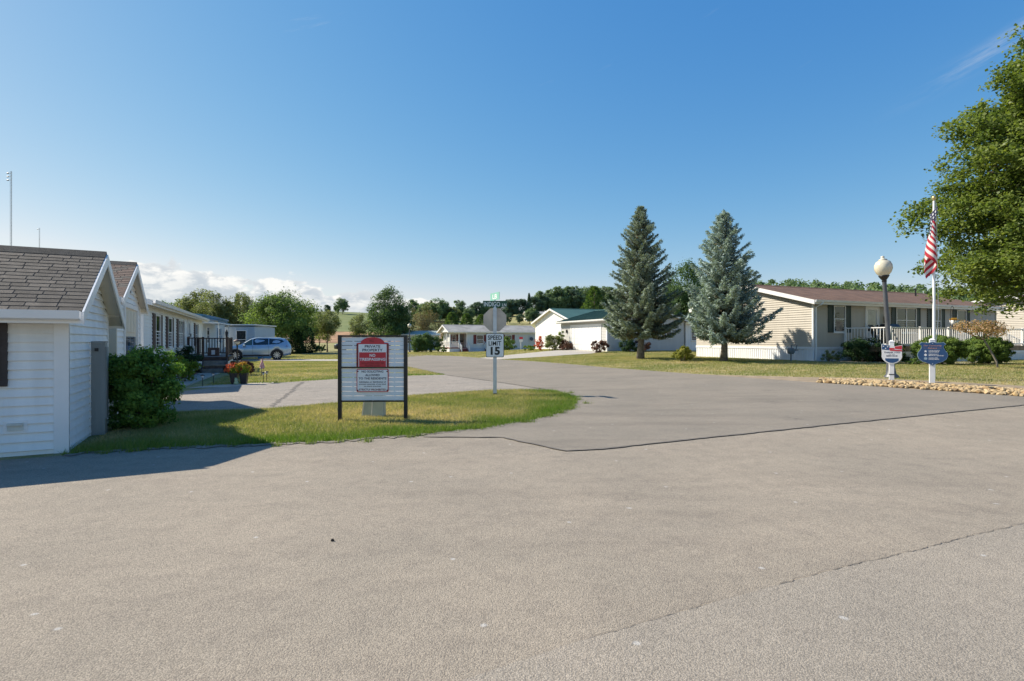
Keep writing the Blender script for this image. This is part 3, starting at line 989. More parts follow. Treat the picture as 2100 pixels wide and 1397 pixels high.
def siding(parent, Wl, s0, s1, z0, z1, e, mat, split=False, gable=None, proud=0.030):
    """lap siding: one sloping board for each course; gable=(apex s, apex z) lets the courses run into the gable"""
    o, u, n = Wl

    def P(s, d, z):
        return (o[0] + u[0] * s + n[0] * d, o[1] + u[1] * s + n[1] * d, z)
    zt = gable[1] if gable else z1

    def lim(z):
        if z <= z1 or not gable:
            return s0, s1
        f = min(1.0, (z - z1) / (gable[1] - z1))
        return s0 + (gable[0] - s0) * f, s1 + (gable[0] - s1) * f
    joined = MB()
    z = z0
    while z < zt - 0.01:
        zu = min(z + e, zt)
        a0, b0 = lim(z)
        a1, b1 = lim(zu)
        mb = MB() if split else joined
        mb.quad(P(a0, proud, z), P(b0, proud, z), P(b1, 0.004, zu), P(a1, 0.004, zu))
        mb.quad(P(a0, 0.001, z), P(b0, 0.001, z), P(b0, proud, z), P(a0, proud, z))
        mb.quad(P(a0, 0.001, z), P(a0, proud, z), P(a1, 0.004, zu))
        mb.quad(P(b0, 0.001, z), P(b0, proud, z), P(b1, 0.004, zu))
        if split:
            mb.build('siding_board', mat, parent)
        z = zu
    if not split:
        ob = joined.build('siding', mat, parent)
        ob['kind'] = 'stuff'


def wall_body(parent, L, W, h, k, ax, mat, z0=0.0):
    """solid core of the house with its two gables"""
    mb = MB()
    if ax == 'x':
        mb.prism([(0, 0, z0), (0, W, z0), (0, W, h), (0, W / 2, h + k * W / 2), (0, 0, h)], (L, 0, 0))
    else:
        mb.prism([(0, 0, z0), (L, 0, z0), (L, 0, h), (L / 2, 0, h + k * L / 2), (0, 0, h)], (0, W, 0))
    return mb.build('wall', mat, parent)


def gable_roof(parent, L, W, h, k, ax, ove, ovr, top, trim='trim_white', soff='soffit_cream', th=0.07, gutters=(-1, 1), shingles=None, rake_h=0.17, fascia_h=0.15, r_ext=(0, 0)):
    """two slopes with ridge cap, soffits, fascia, rake boards and gutters"""
    half = (W if ax == 'x' else L) / 2
    r0, r1 = -ovr - r_ext[0], (L if ax == 'x' else W) + ovr + r_ext[1]

    def P(q, r, z):
        return (r, q, z) if ax == 'x' else (q, r, z)
    for s in (-1, 1):
        qa, qb = half, half + s * (half + ove)
        za, zb = h + k * half + 0.02, h - k * ove + 0.02
        mb = MB().hexa([P(qa, r0, za), P(qa, r1, za), P(qb, r1, zb), P(qb, r0, zb), P(qa, r0, za + th), P(qa, r1, za + th), P(qb, r1, zb + th), P(qb, r0, zb + th)])
        ro = mb.build('roof_slope', top, parent)
        if shingles and s in shingles['sides']:
            e, w, mats, rnd = 0.118, 0.27, shingles['mats'], random.Random(5)
            run = math.hypot(half + ove, k * (half + ove))
            rows = int(run / e)
            du = Vector(P(qa, 0, za)) - Vector(P(qb, 0, zb))
            du.normalize()
            dr = Vector(P(0, 1, 0))
            dn = du.cross(dr)
            if dn.z < 0:
                dn = -dn
            mesh_by = {}
            for mname in mats:
                m2 = MB()
                th2 = 0.012
                pts = [(0.006, 0, 0), (w - 0.006, 0, 0), (w - 0.006, e * 1.02, 0), (0.006, e * 1.02, 0)]
                lo = [dr * a + du * b + dn * 0.002 for a, b, c in pts]
                hi = [dr * a + du * b + dn * (th2 * 0.75 if b == 0 else 0.003) for a, b, c in pts]
                m2.hexa([tuple(v) for v in lo] + [tuple(v) for v in hi])
                mesh_by[mname] = m2.mesh('shingle', mname)
            cnt = 0
            for i in range(rows + 1):
                shift = (i % 2) * w / 2 + rnd.uniform(-0.05, 0.05)
                base = Vector(P(qb, 0, zb + th)) + du * min(i * e, run - e)
                r = r0
                while r < r1 - 0.05 and cnt < 300 and r < r0 + shingles['reach']:
                    mname = rnd.choices(mats, (5, 3, 3))[0]
                    k_ = min(rnd.uniform(0.7, 1.25) if r > r0 else rnd.uniform(0.4, 1.1), (r1 - r) / w)
                    so_ = link('shingle', mesh_by[mname], ro, base + dr * r)
                    so_.scale = (k_, 1, 1) if ax == 'x' else (1, k_, 1)
                    r += w * k_
                    cnt += 1
        # soffit under the eave and under both rakes
        sf = MB()
        q0 = half + s * half
        sf.hexa([P(q0, r0 + 0.02, h - 0.03), P(q0, r1 - 0.02, h - 0.03), P(qb, r1 - 0.02, zb - 0.05), P(qb, r0 + 0.02, zb - 0.05),
                 P(q0, r0 + 0.02, h), P(q0, r1 - 0.02, h), P(qb, r1 - 0.02, zb - 0.02), P(qb, r0 + 0.02, zb - 0.02)])
        for ra, rb in ((r0 + 0.02, r0 + r_ext[0] + ovr - 0.02), (r1 - r_ext[1] - ovr + 0.02, r1 - 0.02)):
            sf.hexa([P(qa, ra, za - 0.035), P(qa, rb, za - 0.035), P(qb, rb, zb - 0.035), P(qb, ra, zb - 0.035),
                     P(qa, ra, za - 0.005), P(qa, rb, za - 0.005), P(qb, rb, zb - 0.005), P(qb, ra, zb - 0.005)])
        sf.build('soffit', soff, parent)
        # fascia
        q2 = qb + s * 0.025
        MB().hexa([P(qb, r0, zb - fascia_h + 0.05), P(qb, r1, zb - fascia_h + 0.05), P(q2, r1, zb - fascia_h + 0.05), P(q2, r0, zb - fascia_h + 0.05),
                   P(qb, r0, zb + th - 0.01), P(qb, r1, zb + th - 0.01), P(q2, r1, zb + th - 0.012), P(q2, r0, zb + th - 0.012)]).build('fascia', trim, parent)
        if s in gutters:
            g = MB()
            prof = [(0.002, 0.03), (0.002, -0.08), (0.05, -0.09), (0.085, -0.07), (0.10, 0.035), (0.092, 0.035), (0.077, -0.06), (0.05, -0.078), (0.012, -0.07), (0.012, 0.03)]
            g.prism([P(q2 + s * a, r0 + 0.01, zb + th - 0.03 + b) for a, b in prof], Vector(P(0, r1 - r0 - 0.02, 0)))
            g.build('gutter', trim, parent)
        for rr, dd in ((r0, -1), (r1, 1)):
            ra = rr + dd * 0.022
            MB().hexa([P(qa, rr, za - rake_h + th), P(qa, ra, za - rake_h + th), P(q2, ra, zb - rake_h + th), P(q2, rr, zb - rake_h + th),
                       P(qa, rr, za + th - 0.004), P(qa, ra, za + th - 0.004), P(q2, ra, zb + th - 0.004), P(q2, rr, zb + th - 0.004)]).build('rake_board', trim, parent)
    zr = h + k * half + 0.02 + th
    MB().prism([P(half - 0.13, r0 + 0.0, zr - k * 0.13 + 0.012), P(half, r0 + 0.0, zr + 0.045), P(half + 0.13, r0 + 0.0, zr - k * 0.13 + 0.006), P(half, r0 + 0.0, zr - 0.01)],
               Vector(P(0, r1 - r0, 0))).build('ridge_cap', 'shingle_ridge' if shingles else top, parent)


def window(parent, Wl, s, z0, z1, w, frame='trim_white', glass='window_glass', shut=None, sw=0.36, double=False, hung=True, curtain=False, d=0.02):
    """frame with rails (window) and its panes as sub-parts; shutters are parts of the house"""
    f = 0.055
    mb = MB()
    a, b = s - w / 2, s + w / 2
    mb.wbox(Wl, a, a + f, z0, z1, 0.0, d + 0.045)
    mb.wbox(Wl, b - f, b, z0, z1, 0.0, d + 0.045)
    mb.wbox(Wl, a + f, b - f, z1 - f, z1, 0.0, d + 0.043)
    mb.wbox(Wl, a + f, b - f, z0, z0 + f, 0.0, d + 0.043)
    cols = [(a + f, b - f)]
    if double:
        m = (a + b) / 2
        mb.wbox(Wl, m - f * 0.7, m + f * 0.7, z0 + f, z1 - f, 0.0, d + 0.041)
        cols = [(a + f, m - f * 0.7), (m + f * 0.7, b - f)]
    zm = (z0 + z1) / 2
    rows = [(z0 + f, zm - 0.02), (zm + 0.02, z1 - f)] if hung else [(z0 + f, z1 - f)]
    if hung:
        for c0, c1 in cols:
            mb.wbox(Wl, c0, c1, zm - 0.02, zm + 0.02, 0.0, d + 0.035)
    wo_ = mb.build('window', frame, parent)
    MB().wbox(Wl, a - 0.03, b + 0.03, z0 - 0.05, z0 - 0.002, 0.0, d + 0.07).build('sill', frame, wo_)
    for c0, c1 in cols:
        for i, (r0, r1) in enumerate(rows):
            MB().wbox(Wl, c0 - 0.004, c1 + 0.004, r0 - 0.004, r1 + 0.004, 0.004, d + 0.006 + (0.012 if i else 0)).build('pane', glass, wo_)
            if curtain and i == 0:
                cm = c0 + (c1 - c0) * 0.5
                hw = (c1 - c0) * 0.3
                cu = MB()
                for t in range(4):
                    cu.wbox(Wl, cm - hw + t * hw * 0.5, cm - hw + (t + 0.9) * hw * 0.5, r0 + 0.02, r1 - 0.08 - 0.05 * (t % 2), d + 0.006, d + 0.010)
                cu.build('curtain', 'curtain', wo_)
    if shut:
        for c0 in (a - sw - 0.012, b + 0.012):
            sh = MB()
            sh.wbox(Wl, c0, c0 + sw, z0 - 0.01, z1 + 0.01, 0.0, d + 0.018)
            st = 0.05
            for x0, x1, y0, y1 in ((c0, c0 + st, z0 - .01, z1 + .01), (c0 + sw - st, c0 + sw, z0 - .01, z1 + .01), (c0 + st, c0 + sw - st, z1 - .06, z1 + .01), (c0 + st, c0 + sw - st, z0 - .01, z0 + .06), (c0 + st, c0 + sw - st, zm - .035, zm + .035)):
                sh.wbox(Wl, x0, x1, y0, y1, d + 0.018, d + 0.034)
            so = sh.build('shutter', shut, parent)
    return wo_


def door(parent, Wl, s, z0, z1, w, mat='trim_white', glass='window_glass_pale', d=0.02):
    fr = MB()
    a, b = s - w / 2, s + w / 2
    fr.wbox(Wl, a - 0.08, a, z0, z1 + 0.08, 0, d + 0.05)
    fr.wbox(Wl, b, b + 0.08, z0, z1 + 0.08, 0, d + 0.05)
    fr.wbox(Wl, a, b, z1, z1 + 0.08, 0, d + 0.048)
    fr.wbox(Wl, a, b, z0, z0 + 0.75, 0, d + 0.03)
    fr.wbox(Wl, a, a + 0.1, z0 + 0.75, z1, 0, d + 0.03)
    fr.wbox(Wl, b - 0.1, b, z0 + 0.75, z1, 0, d + 0.03)
    fr.wbox(Wl, a + 0.1, b - 0.1, z1 - 0.12, z1, 0, d + 0.029)
    fr.wbox(Wl, a + 0.1, b - 0.1, z0 + 0.98, z0 + 1.03, 0, d + 0.028)
    do = fr.build('door', mat, parent)
    MB().wbox(Wl, a + 0.1, b - 0.1, z0 + 0.75, z0 + 0.98, 0.003, d + 0.012).build('pane', 'window_glass', do)
    MB().wbox(Wl, a + 0.1, b - 0.1, z0 + 1.03, z1 - 0.12, 0.003, d + 0.012).build('pane', glass, do)
    MB().wbox(Wl, b - 0.075, b - 0.03, z0 + 0.95, z0 + 1.1, d + 0.03, d + 0.075).build('handle', 'black_metal', do)
    return do


def skirt(parent, Wl, s0, s1, z0, z1, mat, pitch=0.2, split=False):
    """ribbed skirting below the siding with a cap strip"""
    mb = MB()
    mb.wbox(Wl, s0, s1, z0, z1 - 0.12, -0.02, 0.012)
    s = s0
    while s < s1 - 0.03:
        mb.wbox(Wl, s, min(s + 0.035, s1), z0, z1 - 0.12, 0.012, 0.03)
        s += pitch
    mb.build('skirting', mat, parent)
    MB().wbox(Wl, s0 - 0.02, s1 + 0.02, z1 - 0.12, z1, -0.02, 0.045).build('skirting_cap', mat, parent)


def corner(parent, x, y, z0, z1, mat='trim_white', w=0.09):
    MB().box(x - w, x + w, y - w, y + w, z0, z1).build('corner_trim', mat, parent)


def rail_run(parent, p0, p1, zf, h, mat, pitch=0.12, post=0.05, bal=0.018, posts=(True, True), zf1=None):
    """railing between two local points: posts, rails and each baluster"""
    zf1 = zf if zf1 is None else zf1
    a, b = Vector((p0[0], p0[1], zf)), Vector((p1[0], p1[1], zf1))
    ln = (b - a).length
    for on, p in zip(posts, (a, b)):
        if on:
            MB().box(p.x - post, p.x + post, p.y - post, p.y + post, p.z, p.z + h + 0.03).build('post', mat, parent)
    d = (b - a).normalized()
    sd = Vector((-d.y, d.x, 0)).normalized() * 0.03
    for zz in (h - 0.05, 0.09):
        q0, q1 = a + Vector((0, 0, zz)), b + Vector((0, 0, zz))
        up = Vector((0, 0, 0.05))
        MB().hexa([q0 - sd, q1 - sd, q1 + sd, q0 + sd, q0 - sd + up, q1 - sd + up, q1 + sd + up, q0 + sd + up]).build('rail', mat, parent)
    k = max(1, int(ln / pitch))
    bm_ = MB().box(-bal, bal, -bal, bal, 0.14, h - 0.05).mesh('baluster', mat)
    for i in range(1, k):
        p = a.lerp(b, i / k)
        link('baluster', bm_, parent, p, (0, 0, math.atan2(d.y, d.x)))


# ---- white shed whose gable faces the grass island
AX = R(118.0)
A_ORG = (-5.98, 7.40, 0.0)
shed = thing('white_shed', 'white lap sided shed with grey shingles at the pavement edge', 'shed', A_ORG, AX)
SL, SW, SH, SK = 2.95, 5.2, 1.97, 0.56
wall_body(shed, SL, SW, SH, SK, 'y', 'vinyl_white', -0.12)
wl = walls(SL, SW)
siding(shed, wl['front'], 0.02, SL, 0.06, SH, 0.118, 'vinyl_bluewhite', True, (SL / 2, SH + SK * SL / 2))
siding(shed, wl['left'], 0.0, SW, 0.06, SH - 0.02, 0.118, 'vinyl_white', True)
MB().wbox(wl['left'], 0, SW, -0.1, 0.055, -0.01, 0.012).build('sill_board', 'vinyl_white', shed)
MB().wbox(wl['front'], 0, SL, -0.1, 0.055, -0.01, 0.012).build('sill_board', 'vinyl_bluewhite', shed)
MB().wbox(wl['left'], -0.03, 0.13, -0.05, SH - 0.02, 0.0, 0.035).wbox(wl['front'], -0.03, 0.02, -0.05, SH, 0.0, 0.03).build('corner_trim', 'trim_white', shed)
MB().wbox(wl['front'], SL - 0.06, SL + 0.03, -0.05, SH, 0.0, 0.03).build('corner_trim', 'trim_white', shed)
gable_roof(shed, SL, SW, SH, SK, 'y', 0.30, 0.22, 'shingle_grey', th=0.06,
           shingles={'sides': (-1,), 'mats': ('shingle_grey', 'shingle_grey_pale', 'shingle_grey_dark'), 'reach': 4.3})
window(shed, wl['left'], 1.42, 0.92, 1.84, 0.9, shut='shutter_dark', sw=0.36)
vent = MB()
vent.wbox(wl['left'], 0.40, 0.64, 0.30, 0.46, 0.0, 0.03)
vo_ = vent.build('dryer_vent', 'trim_white', shed)
MB().wbox(wl['left'], 0.44, 0.60, 0.335, 0.43, 0.03, 0.045).wbox(wl['left'], 0.44, 0.60, 0.40, 0.43, 0.045, 0.07).build('flap', 'pedestal_pale', vo_)

cab = thing('utility_cabinet', 'tall narrow grey steel utility cabinet against the white shed', 'cabinet', (-6.62, 8.82, 0.0), AX)
MB().box(-0.11, 0.11, -0.10, 0.10, -0.05, 1.46).build('housing', 'cabinet_grey', cab)
MB().box(-0.12, 0.12, -0.11, 0.11, 1.462, 1.49).build('cap', 'cabinet_grey', cab)
MB().box(-0.09, 0.09, -0.118, -0.10, 0.25, 1.40).build('door', 'cabinet_grey', cab)
MB().box(-0.128, -0.113, -0.02, 0.03, 1.33, 1.38).build('lock', 'black_metal', cab)
MB().tube((-0.14, 0.085, -0.03), (-0.14, 0.085, 1.47), 0.014, n=8).build('conduit', 'galvanised', cab)

# ---- garage behind the shed, gable with a panelled door
B_T0 = 3.85
gB = (A_ORG[0] - 0.469 * B_T0, A_ORG[1] + 0.883 * B_T0, 0.0)
gar = thing('white_garage', 'small white garage with brown shingles and panelled door behind the shed', 'garage', gB, AX)
GL, GW, GH, GK = 3.7, 6.0, 2.34, 0.44
wall_body(gar, GL, GW, GH, GK, 'y', 'vinyl_white', -0.1)
wl = walls(GL, GW)
siding(gar, wl['front'], 0.0, 0.95, 0.05, GH, 0.118, 'vinyl_white', True)
siding(gar, wl['front'], 3.12, GL, 0.05, GH, 0.118, 'vinyl_white', True)
siding(gar, wl['front'], 0.0, GL, GH, GH, 0.118, 'vinyl_white', True, (GL / 2, GH + GK * GL / 2))
siding(gar, wl['left'], 0.0, GW, 0.05, GH - 0.02, 0.118, 'vinyl_cream', True)
MB().wbox(wl['left'], -0.03, 0.15, -0.05, GH - 0.02, 0.0, 0.035).wbox(wl['front'], -0.03, 0.03, -0.05, GH, 0.0, 0.032).build('corner_trim', 'vinyl_cream', gar)
MB().wbox(wl['front'], GL - 0.09, GL + 0.02, -0.05, GH, 0.0, 0.035).build('corner_trim', 'trim_white', gar)
MB().wbox(wl['front'], 0.95, 1.07, 0, GH - 0.02, 0.0, 0.05).wbox(wl['front'], 3.0, 3.12, 0, GH - 0.02, 0.0, 0.05).wbox(wl['front'], 1.07, 3.0, GH - 0.12, GH - 0.02, 0.0, 0.048).build('door_frame', 'trim_white', gar)
gd = MB().wbox(wl['front'], 1.07, 3.0, 0.0, GH - 0.12, -0.01, 0.012).build('garage_door', 'vinyl_cream', gar)
for r in range(4):
    for c in range(4):
        z0, z1 = 0.05 + r * 0.545, 0.52 + r * 0.545
        s0 = 1.12 + c * 0.47
        if r == 2:
            MB().wbox(wl['front'], s0, s0 + 0.4, z0 + 0.02, z1 - 0.02, 0.012, 0.018).build('pane', 'window_glass', gd)
        else:
            MB().wbox(wl['front'], s0, s0 + 0.4, z0, z1, 0.012, 0.026).build('panel', 'vinyl_cream', gd)
gable_roof(gar, GL, GW, GH, GK, 'y', 0.18, 0.16, 'shingle_brown', th=0.06,
           shingles={'sides': (-1,), 'mats': ('shingle_brown', 'shingle_grey_pale', 'shingle_brown'), 'reach': 3.2})
MB().wbox(wl['front'], GL / 2 - 0.035, GL / 2 + 0.035, 2.58, 2.98, 0.03, 0.05).wbox(wl['front'], GL / 2 - 0.16, GL / 2 + 0.16, 2.86, 2.905, 0.018, 0.04).build('gable_ornament', 'black_metal', gar)

# ---- long white home with brown shutters
DA = R(114.0)
D_ORG = (-11.35, 16.9, 0.0)
dh = thing('white_home', 'long white mobile home with dark brown shutters behind the garage', 'house', D_ORG, DA)
DL, DW, DH, DK = 17.0, 6.5, 2.72, 0.22
wall_body(dh, DL, DW, DH, DK, 'x', 'vinyl_white', 0.0)
wl = walls(DL, DW)
siding(dh, wl['front'], 0, DL, 0.62, DH, 0.12, 'vinyl_white')
siding(dh, wl['left'], 0, DW, 0.62, DH, 0.12, 'vinyl_white', gable=(DW / 2, DH + DK * DW / 2))
siding(dh, wl['right'], 0, DW, 0.62, DH, 0.12, 'vinyl_white', gable=(DW / 2, DH + DK * DW / 2))
skirt(dh, wl['front'], 0, DL, 0.0, 0.62, 'skirt_white')
skirt(dh, wl['left'], 0, DW, 0.0, 0.62, 'skirt_white')
for x in (0.0, DL):
    corner(dh, x, 0.0, 0.62, DH, w=0.05)
gable_roof(dh, DL, DW, DH, DK, 'x', 0.28, 0.2, 'shingle_lightgrey')
for s, w, dbl in ((2.45, 0.95, False), (5.1, 0.95, False), (8.0, 1.35, True), (13.9, 0.95, False)):
    window(dh, wl['front'], s, 1.22, 2.40, w, shut='shutter_brown', sw=0.40, double=dbl)
door(dh, wl['front'], 10.9, 0.74, 2.45, 0.85)
# its brown deck with stairs
dk = thing('brown_deck', 'dark brown wooden deck with stairs on the long white home', 'deck', D_ORG, DA)
DZ = 0.72
y0 = -1.8
for i in range(13):
    yy = y0 + i * 0.1375
    MB().box(9.6, 13.6, yy, yy + 0.13, DZ - 0.035, DZ).build('deck_board', 'deck_grey', dk)
MB().box(9.55, 13.65, y0 - 0.04, y0, DZ - 0.2, DZ + 0.002).box(9.56, 9.6, y0, -0.05, DZ - 0.2, DZ + 0.002).build('rim_board', 'deck_brown', dk)
MB().box(9.62, 13.6, y0 - 0.012, y0 + 0.012, 0.0, DZ - 0.2).build('deck_skirting', 'skirt_white', dk)
rail_run(dk, (9.62, -0.15), (9.62, -0.75), DZ, 0.92, 'deck_brown', 0.13, 0.05, 0.02)
rail_run(dk, (13.5, -0.15), (13.5, y0 + 0.05), DZ, 0.92, 'deck_brown', 0.13, 0.05, 0.02)
rail_run(dk, (9.62, y0 + 0.05), (13.5, y0 + 0.05), DZ, 0.92, 'deck_brown', 0.13, 0.05, 0.02)
MB().box(9.55, 10.0, y0 - 0.02, y0 + 0.10, DZ + 0.1, DZ + 0.94).build('post_panel', 'deck_brown_worn', dk)
for i in range(4):
    st_x = 9.58 - 0.28 * (i + 1)
    zt = DZ - 0.18 * (i + 1) + 0.005
    if zt > 0.02:
        MB().box(st_x, st_x + 0.30, -1.74, -0.80, zt - 0.04, zt).build('tread', 'deck_grey', dk)
    MB().box(st_x + 0.27, st_x + 0.29, -1.74, -0.80, zt + 0.002, zt + 0.138).build('riser', 'deck_grey' if i % 2 else 'deck_brown_worn', dk)
for yy in (-1.80, -0.80):
    MB().prism([(9.58, yy, DZ - 0.02), (9.58, yy, DZ - 0.30), (8.62, yy, -0.02), (8.46, yy, -0.02), (8.46, yy, 0.10)], (0, 0.05, 0)).build('stringer', 'deck_brown', dk)
eagle = thing('eagle_ornament', 'small dark bird ornament perched on the deck corner post', 'ornament', (D_ORG[0] - 0.407 * 9.7 + 0.914 * 1.74, D_ORG[1] + 0.914 * 9.7 + 0.407 * 1.74, DZ + 0.95), DA)
MB().lathe([(0.0, 0.0), (0.05, 0.01), (0.05, 0.04), (0.03, 0.08), (0.06, 0.16), (0.055, 0.24), (0.03, 0.29), (0.035, 0.33), (0.0, 0.37)], 10).build('body', 'shutter_dark', eagle, True)
MB().prism([(0.02, 0, 0.33), (0.09, 0, 0.31), (0.02, 0, 0.30)], (0, 0.015, 0)).build('beak', 'gold', eagle)
MB().hexa([(-0.06, -0.05, 0.02), (-0.03, -0.05, 0.02), (-0.03, 0.05, 0.02), (-0.06, 0.05, 0.02), (-0.05, -0.07, 0.26), (-0.03, -0.07, 0.26), (-0.03, 0.07, 0.26), (-0.05, 0.07, 0.26)]).build('wings', 'shutter_dark', eagle)
tb = thing('planter_box', 'small brown planter box with white note on the brown deck', 'planter box', (-15.0, 27.7, DZ), DA)
MB().box(-0.25, 0.25, -0.25, 0.25, 0.0, 0.42).build('box', 'deck_brown_worn', tb)
MB().box(-0.252, -0.262, -0.08, 0.08, 0.08, 0.3).build('note', 'trim_white', tb)

# ---- light blue home beyond the deck
EA = R(109.5)
eh = thing('blue_home', 'pale mobile home with blue roof edge and shutters behind the deck', 'house', (-21.6, 38.0, 0.0), EA)
EL, EW, EH = 11.2, 4.6, 3.25
wall_body(eh, EL, EW, EH, 0.1, 'x', 'vinyl_palegrey', 0.0)
wl = walls(EL, EW)
siding(eh, wl['front'], 0, EL, 0.55, EH, 0.15, 'vinyl_palegrey')
siding(eh, wl['left'], 0, EW, 0.55, EH, 0.15, 'vinyl_palegrey', gable=(EW / 2, EH + 0.1 * EW / 2))
gable_roof(eh, EL, EW, EH, 0.1, 'x', 0.2, 0.15, 'trim_blue', trim='trim_blue', soff='trim_white', fascia_h=0.22)
MB().wbox(wl['front'], 1.0, 6.2, 2.72, 2.80, 0.02, 1.1).build('awning', 'trim_white', eh)
MB().wbox(wl['front'], 1.0, 6.2, 2.80, 2.86, 1.02, 1.1).build('awning_edge', 'trim_blue', eh)
for s in (1.2, 6.0):
    MB().wbox(wl['front'], s, s + 0.06, 0.0, 2.72, 1.0, 1.06).build('awning_post', 'trim_white', eh)
window(eh, wl['front'], 8.2, 1.3, 2.5, 1.0, shut='trim_blue', sw=0.4)
window(eh, wl['front'], 3.2, 1.3, 2.5, 1.0)
add = thing('blue_addition', 'flat roofed grey blue siding addition with a white framed window', 'house', (-27.3, 49.4, 0.0), R(4))
wall_body(add, 4.1, 5.0, 2.75, 0.04, 'x', 'vinyl_blue', 0.0)
wl = walls(4.1, 5.0)
siding(add, wl['front'], 0, 4.1, 0.3, 2.7, 0.14, 'vinyl_blue')
siding(add, wl['right'], 0, 5.0, 0.3, 2.7, 0.14, 'vinyl_blue')
MB().box(-0.1, 4.25, -0.15, 5.1, 2.86, 2.96).build('roof_slab', 'trim_white', add)
window(add, wl['front'], 2.95, 0.75, 2.42, 0.9, frame='trim_white', curtain=False)
MB().wbox(wl['front'], 2.38, 2.48, 0.6, 2.6, 0.0, 0.03).wbox(wl['front'], 3.42, 3.52, 0.6, 2.6, 0.0, 0.03).build('window_trim', 'skirt_blue', add)

# ---- beige home with brown roof and dark green shutters
FA = R(22.8)
F_ORG = (15.3, 28.0, 0.45)
fh = thing('beige_home', 'beige mobile home with reddish brown roof and dark green shutters', 'house', F_ORG, FA)
FL, FW, FH, FK = 15.9, 8.5, 3.08, 0.26
wall_body(fh, FL, FW, FH, FK, 'x', 'vinyl_beige', -0.1)
wl = walls(FL, FW)
siding(fh, wl['front'], 0, FL, 0.72, FH, 0.12, 'vinyl_beige')
siding(fh, wl['left'], 0, FW, 0.72, FH, 0.12, 'vinyl_beige', gable=(FW / 2, FH + FK * FW / 2))
siding(fh, wl['right'], 0, FW, 0.72, FH, 0.12, 'vinyl_beige', gable=(FW / 2, FH + FK * FW / 2))
skirt(fh, wl['front'], 0, FL, -0.1, 0.72, 'skirt_white', 0.15)
skirt(fh, wl['left'], 0, FW, -0.1, 0.72, 'skirt_white', 0.15)
gable_roof(fh, FL, FW, FH, FK, 'x', 0.30, 0.30, 'shingle_redbrown', soff='vinyl_beige', rake_h=0.22, fascia_h=0.2)
for x in (0.0, FL):
    corner(fh, x, 0, 0.73, FH, 'vinyl_beige' if x else 'trim_white', w=0.045)
MB().path([(0.25, -0.40, FH - 0.10), (0.14, -0.34, FH - 0.22), (0.10, -0.09, FH - 0.34), (0.10, -0.09, 1.0), (0.10, -0.09, 0.06)], [0.045] * 5, 6).build('downspout', 'trim_white', fh)
FS = lambda u: (15.3 - (u - 1050) / 1130 * 28.0) / ((u - 1050) / 1130 * 0.388 - 0.922)
window(fh, wl['front'], FS(1720.5), 1.47, 2.87, 0.88, shut='shutter_green', sw=0.40, curtain=True)
door(fh, wl['front'], FS(1787), 0.80, 2.82, 0.92)
window(fh, wl['front'], FS(1857), 1.47, 2.87, 1.75, shut='shutter_green', sw=0.36, double=True)
window(fh, wl['front'], FS(1918.5), 1.47, 2.87, 0.86, shut='shutter_green', sw=0.36)
window(fh, wl['front'], FS(1970), 1.47, 2.87, 0.90, shut='shutter_green', sw=0.36)
pl = MB()
pl.wbox(wl['front'], FS(1812), FS(1812) + 0.16, 2.0, 2.4, 0.015, 0.12)
pl.build('porch_lamp', 'black_metal', fh)
for x, y in ((9.7, 4.6), (13.0, 2.9)):
    MB().tube((x, y, FH + 0.5), (x, y, FH + FK * FW / 2 + 0.22), 0.05, n=8).build('roof_vent', 'black_metal', fh)
# deck in front of it
fd = thing('white_deck', 'white railed deck with tan boards on the beige home', 'deck', F_ORG, FA)
FZ = 0.76
for i in range(17):
    yy = -2.45 + i * 0.143
    MB().box(2.2, 13.6, yy, yy + 0.138, FZ - 0.035, FZ).build('deck_board', 'deck_tan', fd)
MB().box(2.16, 13.64, -2.50, -2.455, FZ - 0.26, FZ + 0.004).box(2.16, 2.198, -2.455, -0.05, FZ - 0.26, FZ + 0.004).build('rim_board', 'deck_tan', fd)
WD = ((0, -2.46), (1, 0), (0, -1))
skirt(fd, WD, 2.2, 13.6, -0.12, FZ - 0.26, 'skirt_white', 0.2)
rail_run(fd, (2.24, -0.12), (2.24, -2.42), FZ, 0.95, 'trim_white', 0.155, 0.042, 0.012)
fx = [2.24, 4.5, 6.8, 9.1, 11.4, 13.55]
for a, b in zip(fx[:-1], fx[1:]):
    rail_run(fd, (a, -2.42), (b, -2.42), FZ, 0.95, 'trim_white', 0.155, 0.042, 0.012, (a != 2.24, b == 13.55))
rail_run(fd, (13.7, -2.4), (16.4, -2.4), FZ, 0.95, 'trim_white', 0.155, 0.042, 0.012, (False, True), 0.05)
rail_run(fd, (13.7, -1.2), (16.4, -1.2), FZ, 0.95, 'trim_white', 0.155, 0.042, 0.012, (True, True), 0.05)
MB().hexa([(13.64, -2.4, FZ - 0.06), (16.5, -2.4, -0.02), (16.5, -1.2, -0.02), (13.64, -1.2, FZ - 0.06), (13.64, -2.4, FZ), (16.5, -2.4, 0.05), (16.5, -1.2, 0.05), (13.64, -1.2, FZ)]).build('ramp', 'deck_tan', fd)


def fpt(a, b, z=0.0):
    return (F_ORG[0] + a * math.cos(FA) - b * math.sin(FA), F_ORG[1] + a * math.sin(FA) + b * math.cos(FA), F_ORG[2] + z)


